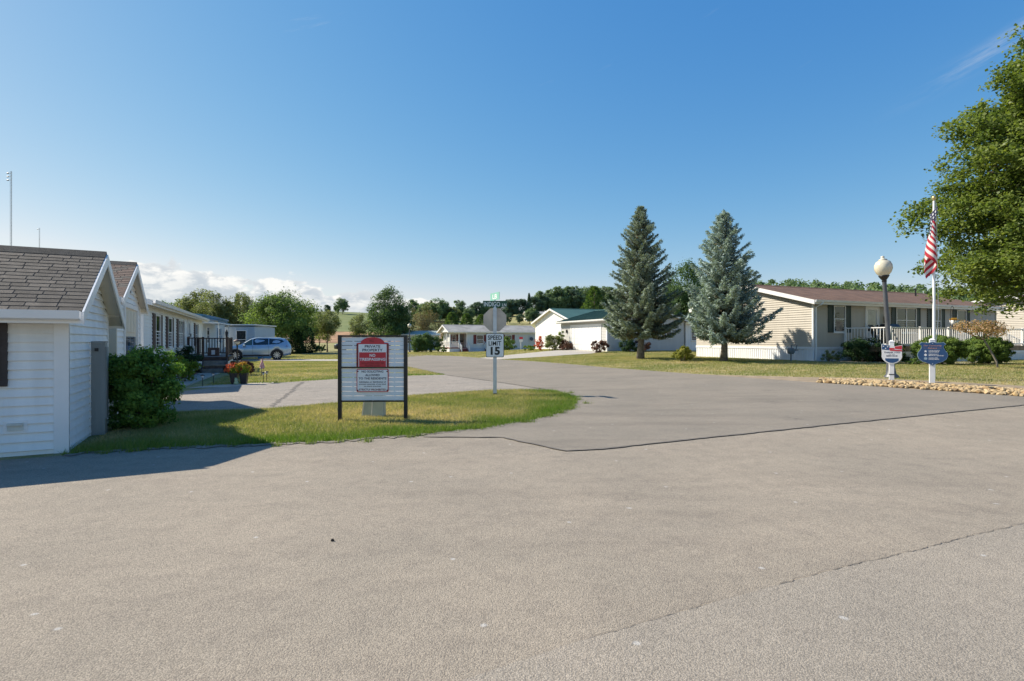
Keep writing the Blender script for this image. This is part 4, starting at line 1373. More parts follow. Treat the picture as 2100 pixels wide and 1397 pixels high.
ch = thing('patio_chair', 'black metal patio chair on the white railed deck', 'chair', fpt(3.2, -1.3, FZ), FA + R(60))
MB().box(-0.24, 0.24, -0.24, 0.24, 0.40, 0.44).build('seat', 'black_metal', ch)
MB().hexa([(-0.24, 0.22, 0.44), (0.24, 0.22, 0.44), (0.24, 0.26, 0.44), (-0.24, 0.26, 0.44), (-0.22, 0.42, 1.02), (0.22, 0.42, 1.02), (0.22, 0.45, 1.02), (-0.22, 0.45, 1.02)]).build('backrest', 'black_metal', ch)
for sx in (-0.22, 0.22):
    for sy in (-0.22, 0.22):
        MB().tube((sx, sy, 0.0), (sx, sy * 0.95, 0.42), 0.016).build('leg', 'black_metal', ch)
    MB().path([(sx * 1.1, -0.22, 0.42), (sx * 1.1, -0.22, 0.64), (sx * 1.1, 0.28, 0.66)], [0.016] * 3, 6).build('armrest', 'black_metal', ch)
gr = thing('barbecue_grill', 'dark barbecue grill with silver lid against the beige home', 'grill', fpt(4.8, -0.75, FZ), FA)
MB().box(-0.45, 0.45, -0.28, 0.28, 0.12, 0.82).build('cart', 'black_metal', gr)
MB().prism([(-0.46, -0.30, 0.83), (-0.46, -0.30, 0.98), (-0.46, -0.12, 1.16), (-0.46, 0.2, 1.16), (-0.46, 0.30, 0.98), (-0.46, 0.30, 0.83)], (0.92, 0, 0)).build('lid', 'black_metal', gr)
MB().box(-0.75, -0.47, -0.24, 0.24, 0.84, 0.87).build('side_shelf', 'galvanised', gr)
MB().box(0.47, 0.75, -0.24, 0.24, 0.84, 0.87).build('side_shelf', 'galvanised', gr)
MB().tube((-0.35, -0.34, 0.95), (0.35, -0.34, 0.95), 0.014).build('handle', 'galvanised', gr)
for sx in (-0.38, 0.38):
    for sy in (-0.2, 0.2):
        MB().tube((sx - 0.02, sy, 0.06), (sx + 0.02, sy, 0.06), 0.06, n=12).build('wheel', 'rubber', gr)
hb = thing('hanging_basket', 'white hanging flower basket on a dark hook by the deck', 'hanging basket', fpt(6.6, -2.62, 0.0), FA)
MB().path([(0, 0, -0.1), (0, 0, 2.4), (0.02, 0, 2.7), (0.14, 0, 2.82), (0.26, 0, 2.75), (0.27, 0, 2.66)], [0.012] * 6, 6).build('hook', 'black_metal', hb)
MB().lathe([(0.0, 1.86), (0.13, 1.86), (0.18, 2.08), (0.165, 2.08), (0.12, 1.90), (0.0, 1.90)], 16, (0.27, 0, 0)).build('basket', 'trim_white', hb, True)
ck = MB()
for i in range(3):
    a = i * 2.1
    ck.tube((0.27 + 0.17 * math.cos(a), 0.17 * math.sin(a), 2.08), (0.27, 0, 2.66), 0.005, n=5)
ck.build('chains', 'black_metal', hb)
rng = np.random.default_rng(9)
q = unit(rng.normal(size=(260, 3))) * rng.uniform(0.4, 1, (260, 1)) * np.array([0.2, 0.2, 0.1]) + np.array([0.27, 0, 2.13])
link('flowers', leaves_from(rng, 'flowers', q, q * 0 + [0, 0, 1], rng.uniform(0, 1, 260), 0.06, 'petal_yellow'), hb)
gm = thing('gas_meter', 'grey gas meter with pipes beside the beige home', 'gas meter', (14.05, 27.75, tz(14.05, 27.75)), FA)
MB().tube((0, 0, -0.1), (0, 0, 0.45), 0.04).path([(0.02, 0, 0.42), (0.02, 0, 0.80), (0.42, 0, 0.82), (0.34, 0, 0.55)], [0.03] * 4, 6).build('pipe', 'meter_grey', gm)
MB().lathe([(0.0, 0.36), (0.12, 0.37), (0.17, 0.45), (0.17, 0.60), (0.12, 0.68), (0.0, 0.69)], 14).build('body', 'meter_grey', gm, True)
MB().tube((0.32, 0, 0.52), (0.32, 0, 0.60), 0.12, n=14).build('regulator', 'meter_grey', gm)

# ---- beige home at the right edge
gh = thing('tan_home', 'tan sided home with stone skirting partly behind the big maple', 'house', (35.4, 33.6, 0.5), FA)
wall_body(gh, 12, 9, 3.0, 0.24, 'x', 'vinyl_beige', -0.1)
wl = walls(12, 9)
siding(gh, wl['left'], 0, 9, 0.72, 3.0, 0.12, 'vinyl_beige', gable=(4.5, 3.0 + 0.24 * 4.5))
siding(gh, wl['front'], 0, 12, 0.72, 3.0, 0.12, 'vinyl_beige')
for wk, ln in (('left', 9), ('front', 12)):
    MB().wbox(wl[wk], 0, ln, -0.1, 0.71, -0.01, 0.03).build('stone_skirting', 'stone_skirt', gh)
gable_roof(gh, 12, 9, 3.0, 0.24, 'x', 0.35, 0.4, 'shingle_redbrown', rake_h=0.22)
window(gh, wl['front'], 3.0, 1.4, 2.7, 1.0)

# ---- garage with green metal roof and the white house behind it
HA = R(22.8)
hg = thing('green_roof_garage', 'grey sided garage with green metal roof and white door', 'garage', (7.77, 45.0, 0.55), HA)
HL, HW, HH, HK = 7.8, 7.9, 2.72, 0.27
wall_body(hg, HL, HW, HH, HK, 'y', 'vinyl_grey', -0.3)
wl = walls(HL, HW)
siding(hg, wl['front'], 0, HL, -0.1, HH, 0.13, 'vinyl_grey', gable=(HL / 2, HH + HK * HL / 2))
siding(hg, wl['left'], 0, HW, -0.1, HH, 0.13, 'vinyl_grey')
corner(hg, 0, 0, -0.1, HH, 'trim_white', 0.06)
corner(hg, 0, HW, -0.1, HH, 'trim_white', 0.06)
gable_roof(hg, HL, HW, HH, HK, 'y', 0.4, 0.3, 'metal_green')
rb = MB()
half = HL / 2
for i in range(22):
    r = -0.25 + i * 0.4
    for s in (-1, 1):
        za, zb = HH + HK * half + 0.02 + 0.07, HH - HK * 0.4 + 0.02 + 0.07
        qb = half + s * (half + 0.4)
        rb.hexa([(half, r, za), (half, r + 0.05, za), (qb, r + 0.05, zb), (qb, r, zb), (half, r, za + 0.035), (half, r + 0.05, za + 0.035), (qb, r + 0.05, zb + 0.035), (qb, r, zb + 0.035)])
rbo = rb.build('roof_ribs', 'metal_green', hg)
rbo['kind'] = 'stuff'
MB().wbox(wl['left'], 0.86, 0.98, 0, 2.35, 0, 0.06).wbox(wl['left'], 6.0, 6.12, 0, 2.35, 0, 0.06).wbox(wl['left'], 0.98, 6.0, 2.23, 2.35, 0, 0.058).build('door_frame', 'trim_white', hg)
hd = MB().wbox(wl['left'], 0.98, 6.0, 0.0, 2.23, 0.0, 0.024).build('garage_door', 'trim_white', hg)
for r in range(4):
    for c in range(8):
        MB().wbox(wl['left'], 1.06 + c * 0.615, 1.06 + c * 0.615 + 0.53, 0.07 + r * 0.55, 0.49 + r * 0.55, 0.024, 0.036).build('panel', 'trim_white', hd)
window(hg, wl['front'], 2.1, 1.15, 2.15, 1.05, hung=False, double=True)
window(hg, wl['front'], 5.9, 1.15, 2.15, 1.05, hung=False, double=True)
MB().wbox(wl['left'], 6.7, 6.82, 1.65, 1.95, 0.02, 0.14).build('wall_lantern', 'black_metal', hg)
wh = thing('white_house', 'white gabled house with green roof behind the green roofed garage', 'house', (5.75, 52.7, 0.6), HA)
wall_body(wh, 11, 8.2, 2.85, 0.30, 'x', 'vinyl_white', -0.3)
wl = walls(11, 8.2)
siding(wh, wl['left'], 0, 8.2, 0.0, 2.85, 0.15, 'vinyl_white', gable=(4.1, 2.85 + 0.3 * 4.1))
siding(wh, wl['front'], 0, 11, 0.0, 2.85, 0.15, 'vinyl_white')
gable_roof(wh, 11, 8.2, 2.85, 0.30, 'x', 0.35, 0.35, 'metal_green')
# white link wing right of the garage
lw = thing('white_outbuilding', 'small white building with a dark window beyond the spruces', 'shed', (15.3, 48.6, 0.55), HA)
wall_body(lw, 3.4, 4.0, 2.5, 0.2, 'x', 'vinyl_white', -0.2)
wl = walls(3.4, 4.0)
siding(lw, wl['front'], 0, 3.4, 0, 2.5, 0.14, 'vinyl_white')
gable_roof(lw, 3.4, 4.0, 2.5, 0.2, 'x', 0.2, 0.2, 'shingle_lightgrey')
window(lw, wl['front'], 1.2, 0.95, 2.1, 1.2)

# ---- grey roofed home with corner porch
JA = R(22.8)
J_ORG = (-8.15, 72.0, -0.05)
jh = thing('porch_home', 'pale home with grey roof, dark red shutters and corner porch', 'house', J_ORG, JA)
JL, JW, JH, JK = 12.6, 5.0, 2.72, 0.34
MB().prism([(2.5, 0, 0.0), (2.5, JW, 0.0), (2.5, JW, JH), (2.5, JW / 2, JH + JK * JW / 2), (2.5, 0, JH)], (JL - 2.5, 0, 0)).build('wall', 'vinyl_palegrey', jh)
MB().box(0.6, 2.5, 1.7, JW, 0.0, JH).build('wall', 'vinyl_palegrey', jh)
MB().prism([(0.0, 0.05, JH - 0.05), (0.0, JW - 0.05, JH - 0.05), (0.0, JW / 2, JH + JK * JW / 2 - 0.04)], (0.1, 0, 0)).build('pediment', 'trim_white', jh)
MB().box(0.0, 2.5, 0.02, 0.14, JH - 0.25, JH - 0.01).build('porch_beam', 'trim_white', jh)
wl = walls(JL, JW)
siding(jh, wl['front'], 2.5, JL, 0.6, JH, 0.14, 'vinyl_palegrey')
skirt(jh, wl['front'], 2.5, JL, 0.0, 0.6, 'skirt_blue', 0.3)
gable_roof(jh, JL, JW, JH, JK, 'x', 0.3, 0.3, 'shingle_lightgrey')
for x, y in ((0.08, 0.08), (1.3, 0.08), (2.4, 0.08), (0.08, 1.6), (0.08, JW - 0.1)):
    MB().box(x - 0.07, x + 0.07, y - 0.06, y + 0.06, 0.6, JH - 0.25).build('porch_column', 'trim_white', jh)
MB().box(-0.05, 2.5, 0.0, 1.7, 0.5, 0.6).box(-0.05, 0.6, 1.7, JW, 0.5, 0.6).build('porch_floor', 'porch_red', jh)
MB().box(-0.02, 2.5, 0.03, 0.06, 0.0, 0.5).box(-0.02, 0.02, 0.06, JW, 0.0, 0.5).build('porch_skirting', 'trim_white', jh)
rail_run(jh, (0.08, 0.08), (1.3, 0.08), 0.6, 0.85, 'trim_white', 0.12, 0.05, 0.02, (False, False))
rail_run(jh, (0.08, 0.08), (0.08, JW - 0.1), 0.6, 0.85, 'trim_white', 0.12, 0.05, 0.02, (False, False))
for i in range(3):
    MB().box(1.4, 2.4, -0.3 * (i + 1), -0.3 * i, 0.0, 0.6 - 0.19 * (i + 1) + 0.04).build('step', 'porch_red', jh)
    MB().box(4.9, 5.7, -0.3 * (i + 1), -0.3 * i - 0.02, 0.0, 0.6 - 0.19 * (i + 1) + 0.04).build('step', 'porch_red', jh)
for x in (1.36, 2.44, 4.85, 5.75):
    rail_run(jh, (x, 0.0), (x, -0.95), 0.55, 0.85, 'trim_white', 0.14, 0.04, 0.02, (True, True), 0.02)
WR = ((0.6, 1.7), (1, 0), (0, -1))
window(jh, WR, 0.5, 1.1, 2.3, 0.6, shut='shutter_red', sw=0.25)
door(jh, WR, 1.5, 0.6, 2.5, 0.8, 'curtain')
window(jh, wl['front'], 4.2, 1.1, 2.3, 1.0, shut='shutter_red', sw=0.42)
window(jh, wl['front'], 8.3, 1.1, 2.3, 1.0, shut='shutter_red', sw=0.42)
MB().lathe([(0.0, 0.0), (0.18, 0.03), (0.27, 0.09), (0.26, 0.10), (0.0, 0.02)], 14).build('satellite_dish', 'post_grey', jh, True, (11.6, -0.3, 1.75)).rotation_euler = (R(75), 0, 0)

kh = thing('pale_home', 'small pale home with grey green roof beyond the clipped hedges', 'house', (-17.5, 86.0, 0.0), R(10))
wall_body(kh, 6.0, 5.0, 2.4, 0.22, 'x', 'vinyl_palegrey', -0.1)
wl = walls(6.0, 5.0)
siding(kh, wl['front'], 0, 6.0, 0.3, 2.4, 0.16, 'vinyl_palegrey')
gable_roof(kh, 6.0, 5.0, 2.4, 0.22, 'x', 0.3, 0.3, 'pedestal_green')
window(kh, wl['front'], 1.6, 1.0, 2.0, 0.9)
window(kh, wl['front'], 4.3, 1.0, 2.0, 0.9)


def hill_house(label, x, y, L, W, rz, roof, wallm):
    h = thing('hill_house', label, 'house', (x, y, tz(x, y) - 0.2), rz)
    wall_body(h, L, W, 2.9, 0.3, 'x', wallm, -1.5)
    w_ = walls(L, W)
    gable_roof(h, L, W, 2.9, 0.3, 'x', 0.4, 0.4, roof)
    for s in (0.2, 0.5, 0.8):
        window(h, w_['front'], L * s, 1.0, 2.2, 1.2)


hill_house('small white house between round trees high on the hill', 5.2, 196, 6.5, 6, R(8), 'shingle_lightgrey', 'vinyl_palegrey')
hill_house('long cream house with grey roof on the wooded hillside', 13.5, 192, 9.0, 7, R(20), 'shingle_lightgrey', 'vinyl_cream')
hill_house('white house with grey roof under the tall hill trees', 19.8, 196, 7.0, 7, R(12), 'shingle_lightgrey', 'vinyl_palegrey')


# ------------------------------------------------------------------ lettering
def text_mesh(s, bold=0.0):
    cu = bpy.data.curves.new('lettering', 'FONT')
    cu.body = s
    cu.align_x = 'CENTER'
    cu.size = 1.0
    cu.offset = bold
    cu.resolution_u = 3
    o = bpy.data.objects.new('lettering', cu)
    COL.objects.link(o)
    bpy.context.view_layer.update()
    me = bpy.data.meshes.new_from_object(o.evaluated_get(bpy.context.evaluated_depsgraph_get()))
    bpy.data.objects.remove(o)
    bpy.data.curves.remove(cu)
    return me


def lettering(parent, s, x, z, w, h, mat, y, bold=0.02, slant=0.0):
    """flat letters facing -Y, centred on (x, z), fitted to w by h"""
    me = text_mesh(s, bold)
    n = len(me.vertices)
    co = np.empty(n * 3, np.float32)
    me.vertices.foreach_get('co', co)
    co = co.reshape(-1, 3)
    lo, hi = co.min(0), co.max(0)
    sx = w / max(hi[0] - lo[0], 1e-6)
    sz = h / max(hi[1] - lo[1], 1e-6)
    px = (co[:, 0] - (lo[0] + hi[0]) / 2) * sx
    pz = (co[:, 1] - (lo[1] + hi[1]) / 2) * sz
    out = np.c_[x + px + slant * pz, np.full(n, y), z + pz].astype(np.float32)
    me.vertices.foreach_set('co', out.ravel())
    me.materials.clear()
    me.materials.append(MATS[mat])
    me.update()
    return link('lettering', me, parent)


def rrect(x0, x1, z0, z1, r, n=5):
    p = []
    for cx, cz, a0 in ((x1 - r, z1 - r, 0), (x0 + r, z1 - r, 90), (x0 + r, z0 + r, 180), (x1 - r, z0 + r, 270)):
        for i in range(n + 1):
            a = R(a0 + 90 * i / n)
            p.append((cx + r * math.cos(a), cz + r * math.sin(a)))
    return p


def plate(pts, y0, y1):
    return MB().prism([(a, y0, b) for a, b in pts], (0, y1 - y0, 0))


def star(cx, cz, r, k=5, inner=0.42, rot=90):
    p = []
    for i in range(2 * k):
        a = R(rot + 180 * i / k)
        q = r if i % 2 == 0 else r * inner
        p.append((cx + q * math.cos(a), cz + q * math.sin(a)))
    return p


# ---- black framed notice board
nb = thing('notice_board', 'black framed slatted board with private property and no soliciting signs', 'sign board', (-2.575, 10.2, 0.02), R(1.5))
for x in (-0.605, 0.605):
    MB().box(x - 0.032, x + 0.032, -0.032, 0.032, -0.15, 1.58).build('post', 'black_metal', nb)
for z0, z1 in ((1.545, 1.578), (0.968, 0.995), (0.345, 0.372)):
    MB().box(-0.573, 0.573, -0.026, 0.026, z0, z1).build('rail', 'black_metal', nb)
for lo, hi, k in ((0.372, 0.968, 7), (0.995, 1.545, 7)):
    p = (hi - lo) / k
    for i in range(k):
        MB().box(-0.573, 0.573, -0.008, 0.008, lo + i * p + 0.005, lo + (i + 1) * p - 0.005).build('slat', 'panel_white', nb)
for x in (-0.36, 0.0, 0.40):
    MB().box(x - 0.014, x + 0.014, -0.0065, 0.0065, 0.372, 0.968).box(x - 0.014, x + 0.014, -0.0065, 0.0065, 0.995, 1.545).build('slat_divider', 'panel_white', nb)
arch = [(0.295, 0.995), (0.295, 1.42), (0.28, 1.435), (0.215, 1.435)]
arch += [(0.215 * math.cos(R(a)), 1.435 + 0.105 * math.sin(R(a))) for a in range(12, 169, 12)]
arch += [(-0.215, 1.435), (-0.28, 1.435), (-0.295, 1.42), (-0.295, 0.995)]
ps = plate(arch, -0.028, -0.016).build('private_property_sign', 'sign_red', nb)
plate([(0.292, 0.997), (0.292, 1.418), (0.265, 1.42), (0.265, 0.997)], -0.0305, -0.028).build('border', 'sign_maroon', ps)
plate([(-0.292, 0.997), (-0.292, 1.418), (-0.265, 1.42), (-0.265, 0.997)], -0.0305, -0.028).build('border', 'sign_maroon', ps)
plate(rrect(-0.258, 0.258, 1.262, 1.412, 0.012), -0.0305, -0.028).build('white_field', 'sign_white', ps)
for x in (-0.252, 0.252):
    MB().box(x - 0.005, x + 0.005, -0.0305, -0.028, 0.997, 1.262).build('border_line', 'sign_white', ps)
MB().box(-0.05, -0.038, -0.0305, -0.028, 1.455, 1.50).box(-0.02, 0.03, -0.0305, -0.028, 1.455, 1.462).box(-0.02, -0.012, -0.0305, -0.028, 1.455, 1.495).box(-0.02, 0.03, -0.0305, -0.028, 1.488, 1.495).build('emblem', 'sign_maroon', ps)
lettering(ps, 'PRIVATE', 0, 1.371, 0.285, 0.05, 'ink_navy', -0.0325)
lettering(ps, 'PROPERTY', 0, 1.303, 0.37, 0.05, 'ink_navy', -0.0325)
lettering(ps, 'NO', 0, 1.205, 0.105, 0.056, 'ink_white', -0.0325, 0.025)
lettering(ps, 'TRESPASSING', 0, 1.133, 0.475, 0.052, 'ink_white', -0.0325, 0.025)
lettering(ps, 'VIOLATORS WILL BE', 0, 1.060, 0.41, 0.030, 'sign_red_dark', -0.0325, 0.01)
lettering(ps, 'PROSECUTED', 0, 1.018, 0.28, 0.030, 'sign_red_dark', -0.0325, 0.01)
s2 = plate(rrect(-0.292, 0.292, 0.530, 0.955, 0.025), -0.028, -0.016).build('no_soliciting_sign', 'sign_red', nb)
plate(rrect(-0.278, 0.278, 0.544, 0.941, 0.018), -0.0305, -0.028).build('white_field', 'sign_white', s2)
for s, z, w, h, m_ in (('NO SOLICITING', 0.908, 0.40, 0.040, 'ink_navy'), ('ALLOWED', 0.842, 0.265, 0.040, 'ink_navy'), ('TO THE RESIDENTS', 0.780, 0.51, 0.040, 'ink_navy'),
                       ('Solicitation or distribution of', 0.716, 0.49, 0.028, 'ink_navy'), ('printed materials of any kind', 0.672, 0.49, 0.028, 'ink_navy'), ('on these premises', 0.634, 0.31, 0.028, 'ink_navy'),
                       ('STRICTLY PROHIBITED', 0.573, 0.49, 0.036, 'sign_maroon')):
    lettering(s2, s, 0, z, w, h, m_, -0.0325, 0.022)
for x, z in ((-0.285, 1.395), (0.285, 1.395), (-0.285, 1.055), (0.285, 1.055)):
    MB().tube((x, -0.034, z), (x, -0.02, z), 0.011, n=8).build('screw', 'black_metal', ps)
for x, z in ((-0.268, 0.91), (0.268, 0.91), (-0.268, 0.56), (0.268, 0.56)):
    MB().tube((x, -0.034, z), (x, -0.02, z), 0.013, n=8).build('screw', 'black_metal', s2)


def pedestal(label, loc, w, h, lean, rz):
    p = thing('utility_pedestal', label, 'utility pedestal', loc, rz)
    p.rotation_euler = (0, lean, rz)
    t = w * 0.42
    MB().hexa([(-w / 2, -t, -0.08), (w / 2, -t, -0.08), (w / 2, t, -0.08), (-w / 2, t, -0.08), (-w * 0.42, -t * 0.8, h), (w * 0.42, -t * 0.8, h), (w * 0.42, t * 0.8, h), (-w * 0.42, t * 0.8, h)]).build('housing', 'pedestal_green', p)
    MB().hexa([(-w * 0.45, -t * 0.9, h + 0.002), (w * 0.45, -t * 0.9, h + 0.002), (w * 0.45, t * 0.9, h + 0.002), (-w * 0.45, t * 0.9, h + 0.002), (-w * 0.3, -t * 0.5, h + 0.06), (w * 0.3, -t * 0.5, h + 0.06), (w * 0.3, t * 0.5, h + 0.06), (-w * 0.3, t * 0.5, h + 0.06)]).build('cap', 'pedestal_green', p)
    MB().hexa([(-w / 2 - 0.03, -t * 0.95, -0.08), (-w / 2 - 0.004, -t, -0.08), (-w / 2 - 0.004, t, -0.08), (-w / 2 - 0.03, t * 0.95, -0.08), (-w * 0.42 - 0.03, -t * 0.8, h * 0.98), (-w * 0.42 - 0.004, -t * 0.8, h * 0.98), (-w * 0.42 - 0.004, t * 0.8, h * 0.98), (-w * 0.42 - 0.03, t * 0.8, h * 0.98)]).build('sunlit_left_face', 'pedestal_pale', p)  # thin pale slab colours in the sun on the left face
    MB().box(-0.012, 0.012, -t * 0.93 - 0.012, -t * 0.9 + 0.01, h * 0.62, h * 0.62 + 0.02).build('lock', 'black_metal', p)


pedestal('narrow leaning grey green utility pedestal behind the notice board', (-2.80, 10.72, 0.03), 0.16, 0.47, R(6), R(-8))
pedestal('wider grey green utility pedestal behind the notice board', (-2.575, 10.68, 0.03), 0.22, 0.50, R(1), R(-4))

# ---- speed limit post with street names
sp = thing('street_sign_post', 'square pale post with speed limit 15 plate and green street names', 'sign post', (-0.445, 14.35, 0.08), R(2))
MB().box(-0.047, 0.047, -0.047, 0.047, 0.05, 2.27).build('post', 'galvanised', sp)
MB().box(-0.05, 0.05, -0.05, 0.05, -0.1, 0.05).build('post_sleeve', 'black_metal', sp)
oc = [(0.325 * math.cos(R(22.5 + 45 * i)), 1.96 + 0.325 * math.sin(R(22.5 + 45 * i))) for i in range(8)]
plate(oc, 0.052, 0.056).build('stop_sign_back', 'sign_back', sp)
sl = plate(rrect(-0.235, 0.235, 0.985, 1.605, 0.035), -0.056, -0.05).build('speed_limit_plate', 'ink_black', sp)
plate(rrect(-0.222, 0.222, 0.998, 1.592, 0.03), -0.0585, -0.056).build('white_field', 'sign_white', sl)
lettering(sl, 'SPEED', 0, 1.495, 0.365, 0.115, 'ink_black', -0.0605, 0.02)
lettering(sl, 'LIMIT', 0, 1.345, 0.325, 0.115, 'ink_black', -0.0605, 0.012)
lettering(sl, '15', 0.01, 1.15, 0.24, 0.21, 'ink_black', -0.0605, 0.04)
for z in (1.575, 1.015):
    MB().tube((0, -0.064, z), (0, -0.05, z), 0.009, n=8).build('bolt', 'black_metal', sl)
b1 = MB().box(-0.31, 0.31, -0.004, 0.004, 2.29, 2.455).build('street_name_blade', 'sign_green', sp)
lettering(b1, 'INDIGO', -0.075, 2.368, 0.42, 0.118, 'ink_white', -0.0065, 0.012)
lettering(b1, 'LN', 0.243, 2.347, 0.105, 0.078, 'ink_white', -0.0065, 0.012)
MB().box(-0.03, 0.03, -0.03, 0.03, 2.27, 2.30).build('bracket', 'galvanised', sp)
MB().box(-0.02, 0.02, -0.02, 0.02, 2.455, 2.475).build('bracket', 'galvanised', sp)
b2 = MB().box(-0.31, 0.31, -0.004, 0.004, 2.47, 2.665).build('street_name_blade', 'sign_mint_sunlit', sp)
lettering(b2, 'LB', 0, 2.565, 0.3, 0.12, 'ink_white', -0.0065, 0.015)
b2.rotation_euler = (0, 0, R(-68))
b2.location = (0.0, 0.0, 0.0)


# ---- street lamps
def street_lamp(label, loc, tilt, h=3.72):
    t = thing('street_lamp', label, 'street lamp', loc, 0, 'globe street lamps')
    t.rotation_euler = (0, tilt, 0)
    MB().lathe([(0.20, -0.1), (0.21, 0.02), (0.20, 0.06), (0.14, 0.12), (0.12, 0.30), (0.095, 0.55), (0.10, 0.60), (0.085, 0.66)], 14).build('base', 'post_grey', t, True)
    MB().lathe([(0.075, 0.6), (0.06, h - 0.72), (0.06, h - 0.70)], 14).build('pole', 'post_grey', t, True)
    MB().lathe([(0.06, h - 0.74), (0.075, h - 0.72), (0.06, h - 0.69), (0.11, h - 0.62), (0.15, h - 0.56), (0.15, h - 0.54), (0.0, h - 0.54)], 16).build('fitter', 'black_metal', t, True)
    MB().lathe([(0.13, h - 0.54), (0.20, h - 0.46), (0.245, h - 0.34), (0.24, h - 0.22), (0.19, h - 0.11), (0.12, h - 0.075), (0.11, h - 0.06)], 20).build('globe', 'globe_glass', t, True)
    MB().lathe([(0.12, h - 0.062), (0.12, h - 0.045), (0.06, h - 0.02), (0.045, h + 0.02), (0.055, h + 0.05), (0.0, h + 0.07)], 14).build('finial', 'globe_glass', t, True)
    return t


street_lamp('leaning dark street lamp with pale globe beside the stone bed', (11.76, 17.08, tz(11.76, 17.08)), R(-4.2))
street_lamp('upright street lamp with pale globe beside the clipped hedges', (-13.45, 72.3, 0.0), 0.0)

# ---- two white posts with shields in the stone bed
def wpost(parent, h):
    MB().box(-0.058, 0.058, -0.058, 0.058, -0.15, h).build('post', 'paint_white', parent)
    MB().hexa([(-0.065, -0.065, h), (0.065, -0.065, h), (0.065, 0.065, h), (-0.065, 0.065, h), (-0.02, -0.02, h + 0.04), (0.02, -0.02, h + 0.04), (0.02, 0.02, h + 0.04), (-0.02, 0.02, h + 0.04)]).build('post_cap', 'paint_white', parent)


ty = thing('thank_you_sign', 'white post with round bottomed thank you service shield', 'sign', (10.95, 15.9, tz(10.95, 15.9)), R(-28))
wpost(ty, 1.16)
sh = [(-0.25, 1.08), (-0.24, 0.78)] + [(0.25 * math.cos(R(a)), 0.80 + 0.25 * math.sin(R(a)) - 0.03) for a in range(190, 351, 16)] + [(0.24, 0.78), (0.25, 1.06), (0.08, 1.02), (-0.05, 1.06)]
tp = plate(sh, -0.075, -0.062).build('shield', 'sign_white', ty)
plate([(-0.24, 0.93), (-0.235, 1.065), (-0.06, 1.048), (-0.06, 0.91)], -0.078, -0.075).build('blue_field', 'sign_blue', tp)
plate([(0.07, 0.95), (0.07, 1.012), (0.24, 1.045), (0.24, 0.93)], -0.078, -0.075).build('red_stripe', 'sign_red', tp)
plate([(-0.05, 0.895), (-0.05, 0.93), (0.24, 0.915), (0.24, 0.875)], -0.078, -0.075).build('red_stripe', 'sign_red', tp)
plate([(-0.06, 0.935), (-0.06, 0.975), (0.06, 0.972), (0.06, 0.93)], -0.078, -0.075).build('red_stripe', 'sign_red', tp)
for x, z in ((-0.20, 1.02), (-0.15, 0.96), (-0.10, 1.01)):
    plate(star(x, z, 0.024), -0.0805, -0.078).build('star', 'ink_white', tp)
lettering(tp, 'THANK YOU', 0, 0.845, 0.38, 0.045, 'ink_navy', -0.0775, 0.025)
lettering(tp, 'FOR YOUR', 0, 0.795, 0.15, 0.022, 'ink_navy', -0.0775, 0.01)
lettering(tp, 'SERVICE', 0, 0.745, 0.27, 0.045, 'ink_navy', -0.0775, 0.025)
plate([(-0.16, 0.675)] + [(0.21 * math.cos(R(a)), 0.765 + 0.21 * math.sin(R(a)) - 0.01) for a in range(222, 319, 12)] + [(0.16, 0.675)], -0.078, -0.075).build('blue_field', 'sign_blue', tp)
MB().box(-0.062, 0.062, -0.062, 0.062, 0.20, 0.225).build('strap', 'black_metal', ty)

hs = thing('shield_sign', 'white post with dark blue shield naming police, medical and fire services', 'sign', (11.57, 15.18, tz(11.57, 15.18)), R(-28))
wpost(hs, 1.22)
half_s = [(0.0, 1.16), (0.09, 1.13), (0.19, 1.135), (0.235, 1.15), (0.29, 1.09), (0.245, 1.06), (0.235, 1.01), (0.265, 0.94), (0.315, 0.87), (0.33, 0.79), (0.30, 0.70), (0.22, 0.63), (0.10, 0.585), (0.0, 0.52)]
pts = half_s + [(-a, b) for a, b in half_s[-2:0:-1]]
big_s = [(a * 1.035, 0.85 + (b - 0.85) * 1.035) for a, b in pts]
hp = plate(big_s, -0.074, -0.064).build('shield_edge', 'sign_edge', hs)
hp2 = plate(pts, -0.078, -0.074).build('shield', 'sign_blue', hs)
lettering(hp2, 'Our Community', 0, 1.058, 0.40, 0.055, 'ink_orange', -0.0805, 0.004, 0.25)
lettering(hp2, 'Salutes', 0, 0.995, 0.20, 0.045, 'ink_orange', -0.0805, 0.004, 0.25)
for x0, x1 in ((-0.2, -0.12), (0.12, 0.2)):
    MB().box(x0, x1, -0.0805, -0.078, 0.992, 0.996).build('rule', 'ink_orange', hp2)
for s, z, w in (('LOCAL POLICE', 0.925, 0.24), ('DEPARTMENT', 0.889, 0.23), ('EMERGENCY', 0.825, 0.22), ('MEDICAL SERVICES', 0.789, 0.33), ('LOCAL FIRE', 0.725, 0.20), ('DEPARTMENT', 0.689, 0.23)):
    lettering(hp2, s, -0.085 + w / 2, z, w, 0.028, 'ink_white', -0.0805, 0.02)
plate(star(-0.155, 0.905, 0.04), -0.0805, -0.078).build('star_badge', 'ink_white', hp2)
plate(star(-0.155, 0.805, 0.042, 6, 0.55), -0.0805, -0.078).build('medical_badge', 'ink_white', hp2)
plate([(-0.155 + 0.038 * math.cos(R(a)), 0.705 + 0.036 * math.sin(R(a))) for a in range(0, 360, 20)], -0.0805, -0.078).build('fire_badge', 'sign_edge', hp2)
for z in (1.125, 0.56):
    MB().tube((0, -0.084, z), (0, -0.076, z), 0.01, n=8).build('bolt', 'ink_white', hp2)

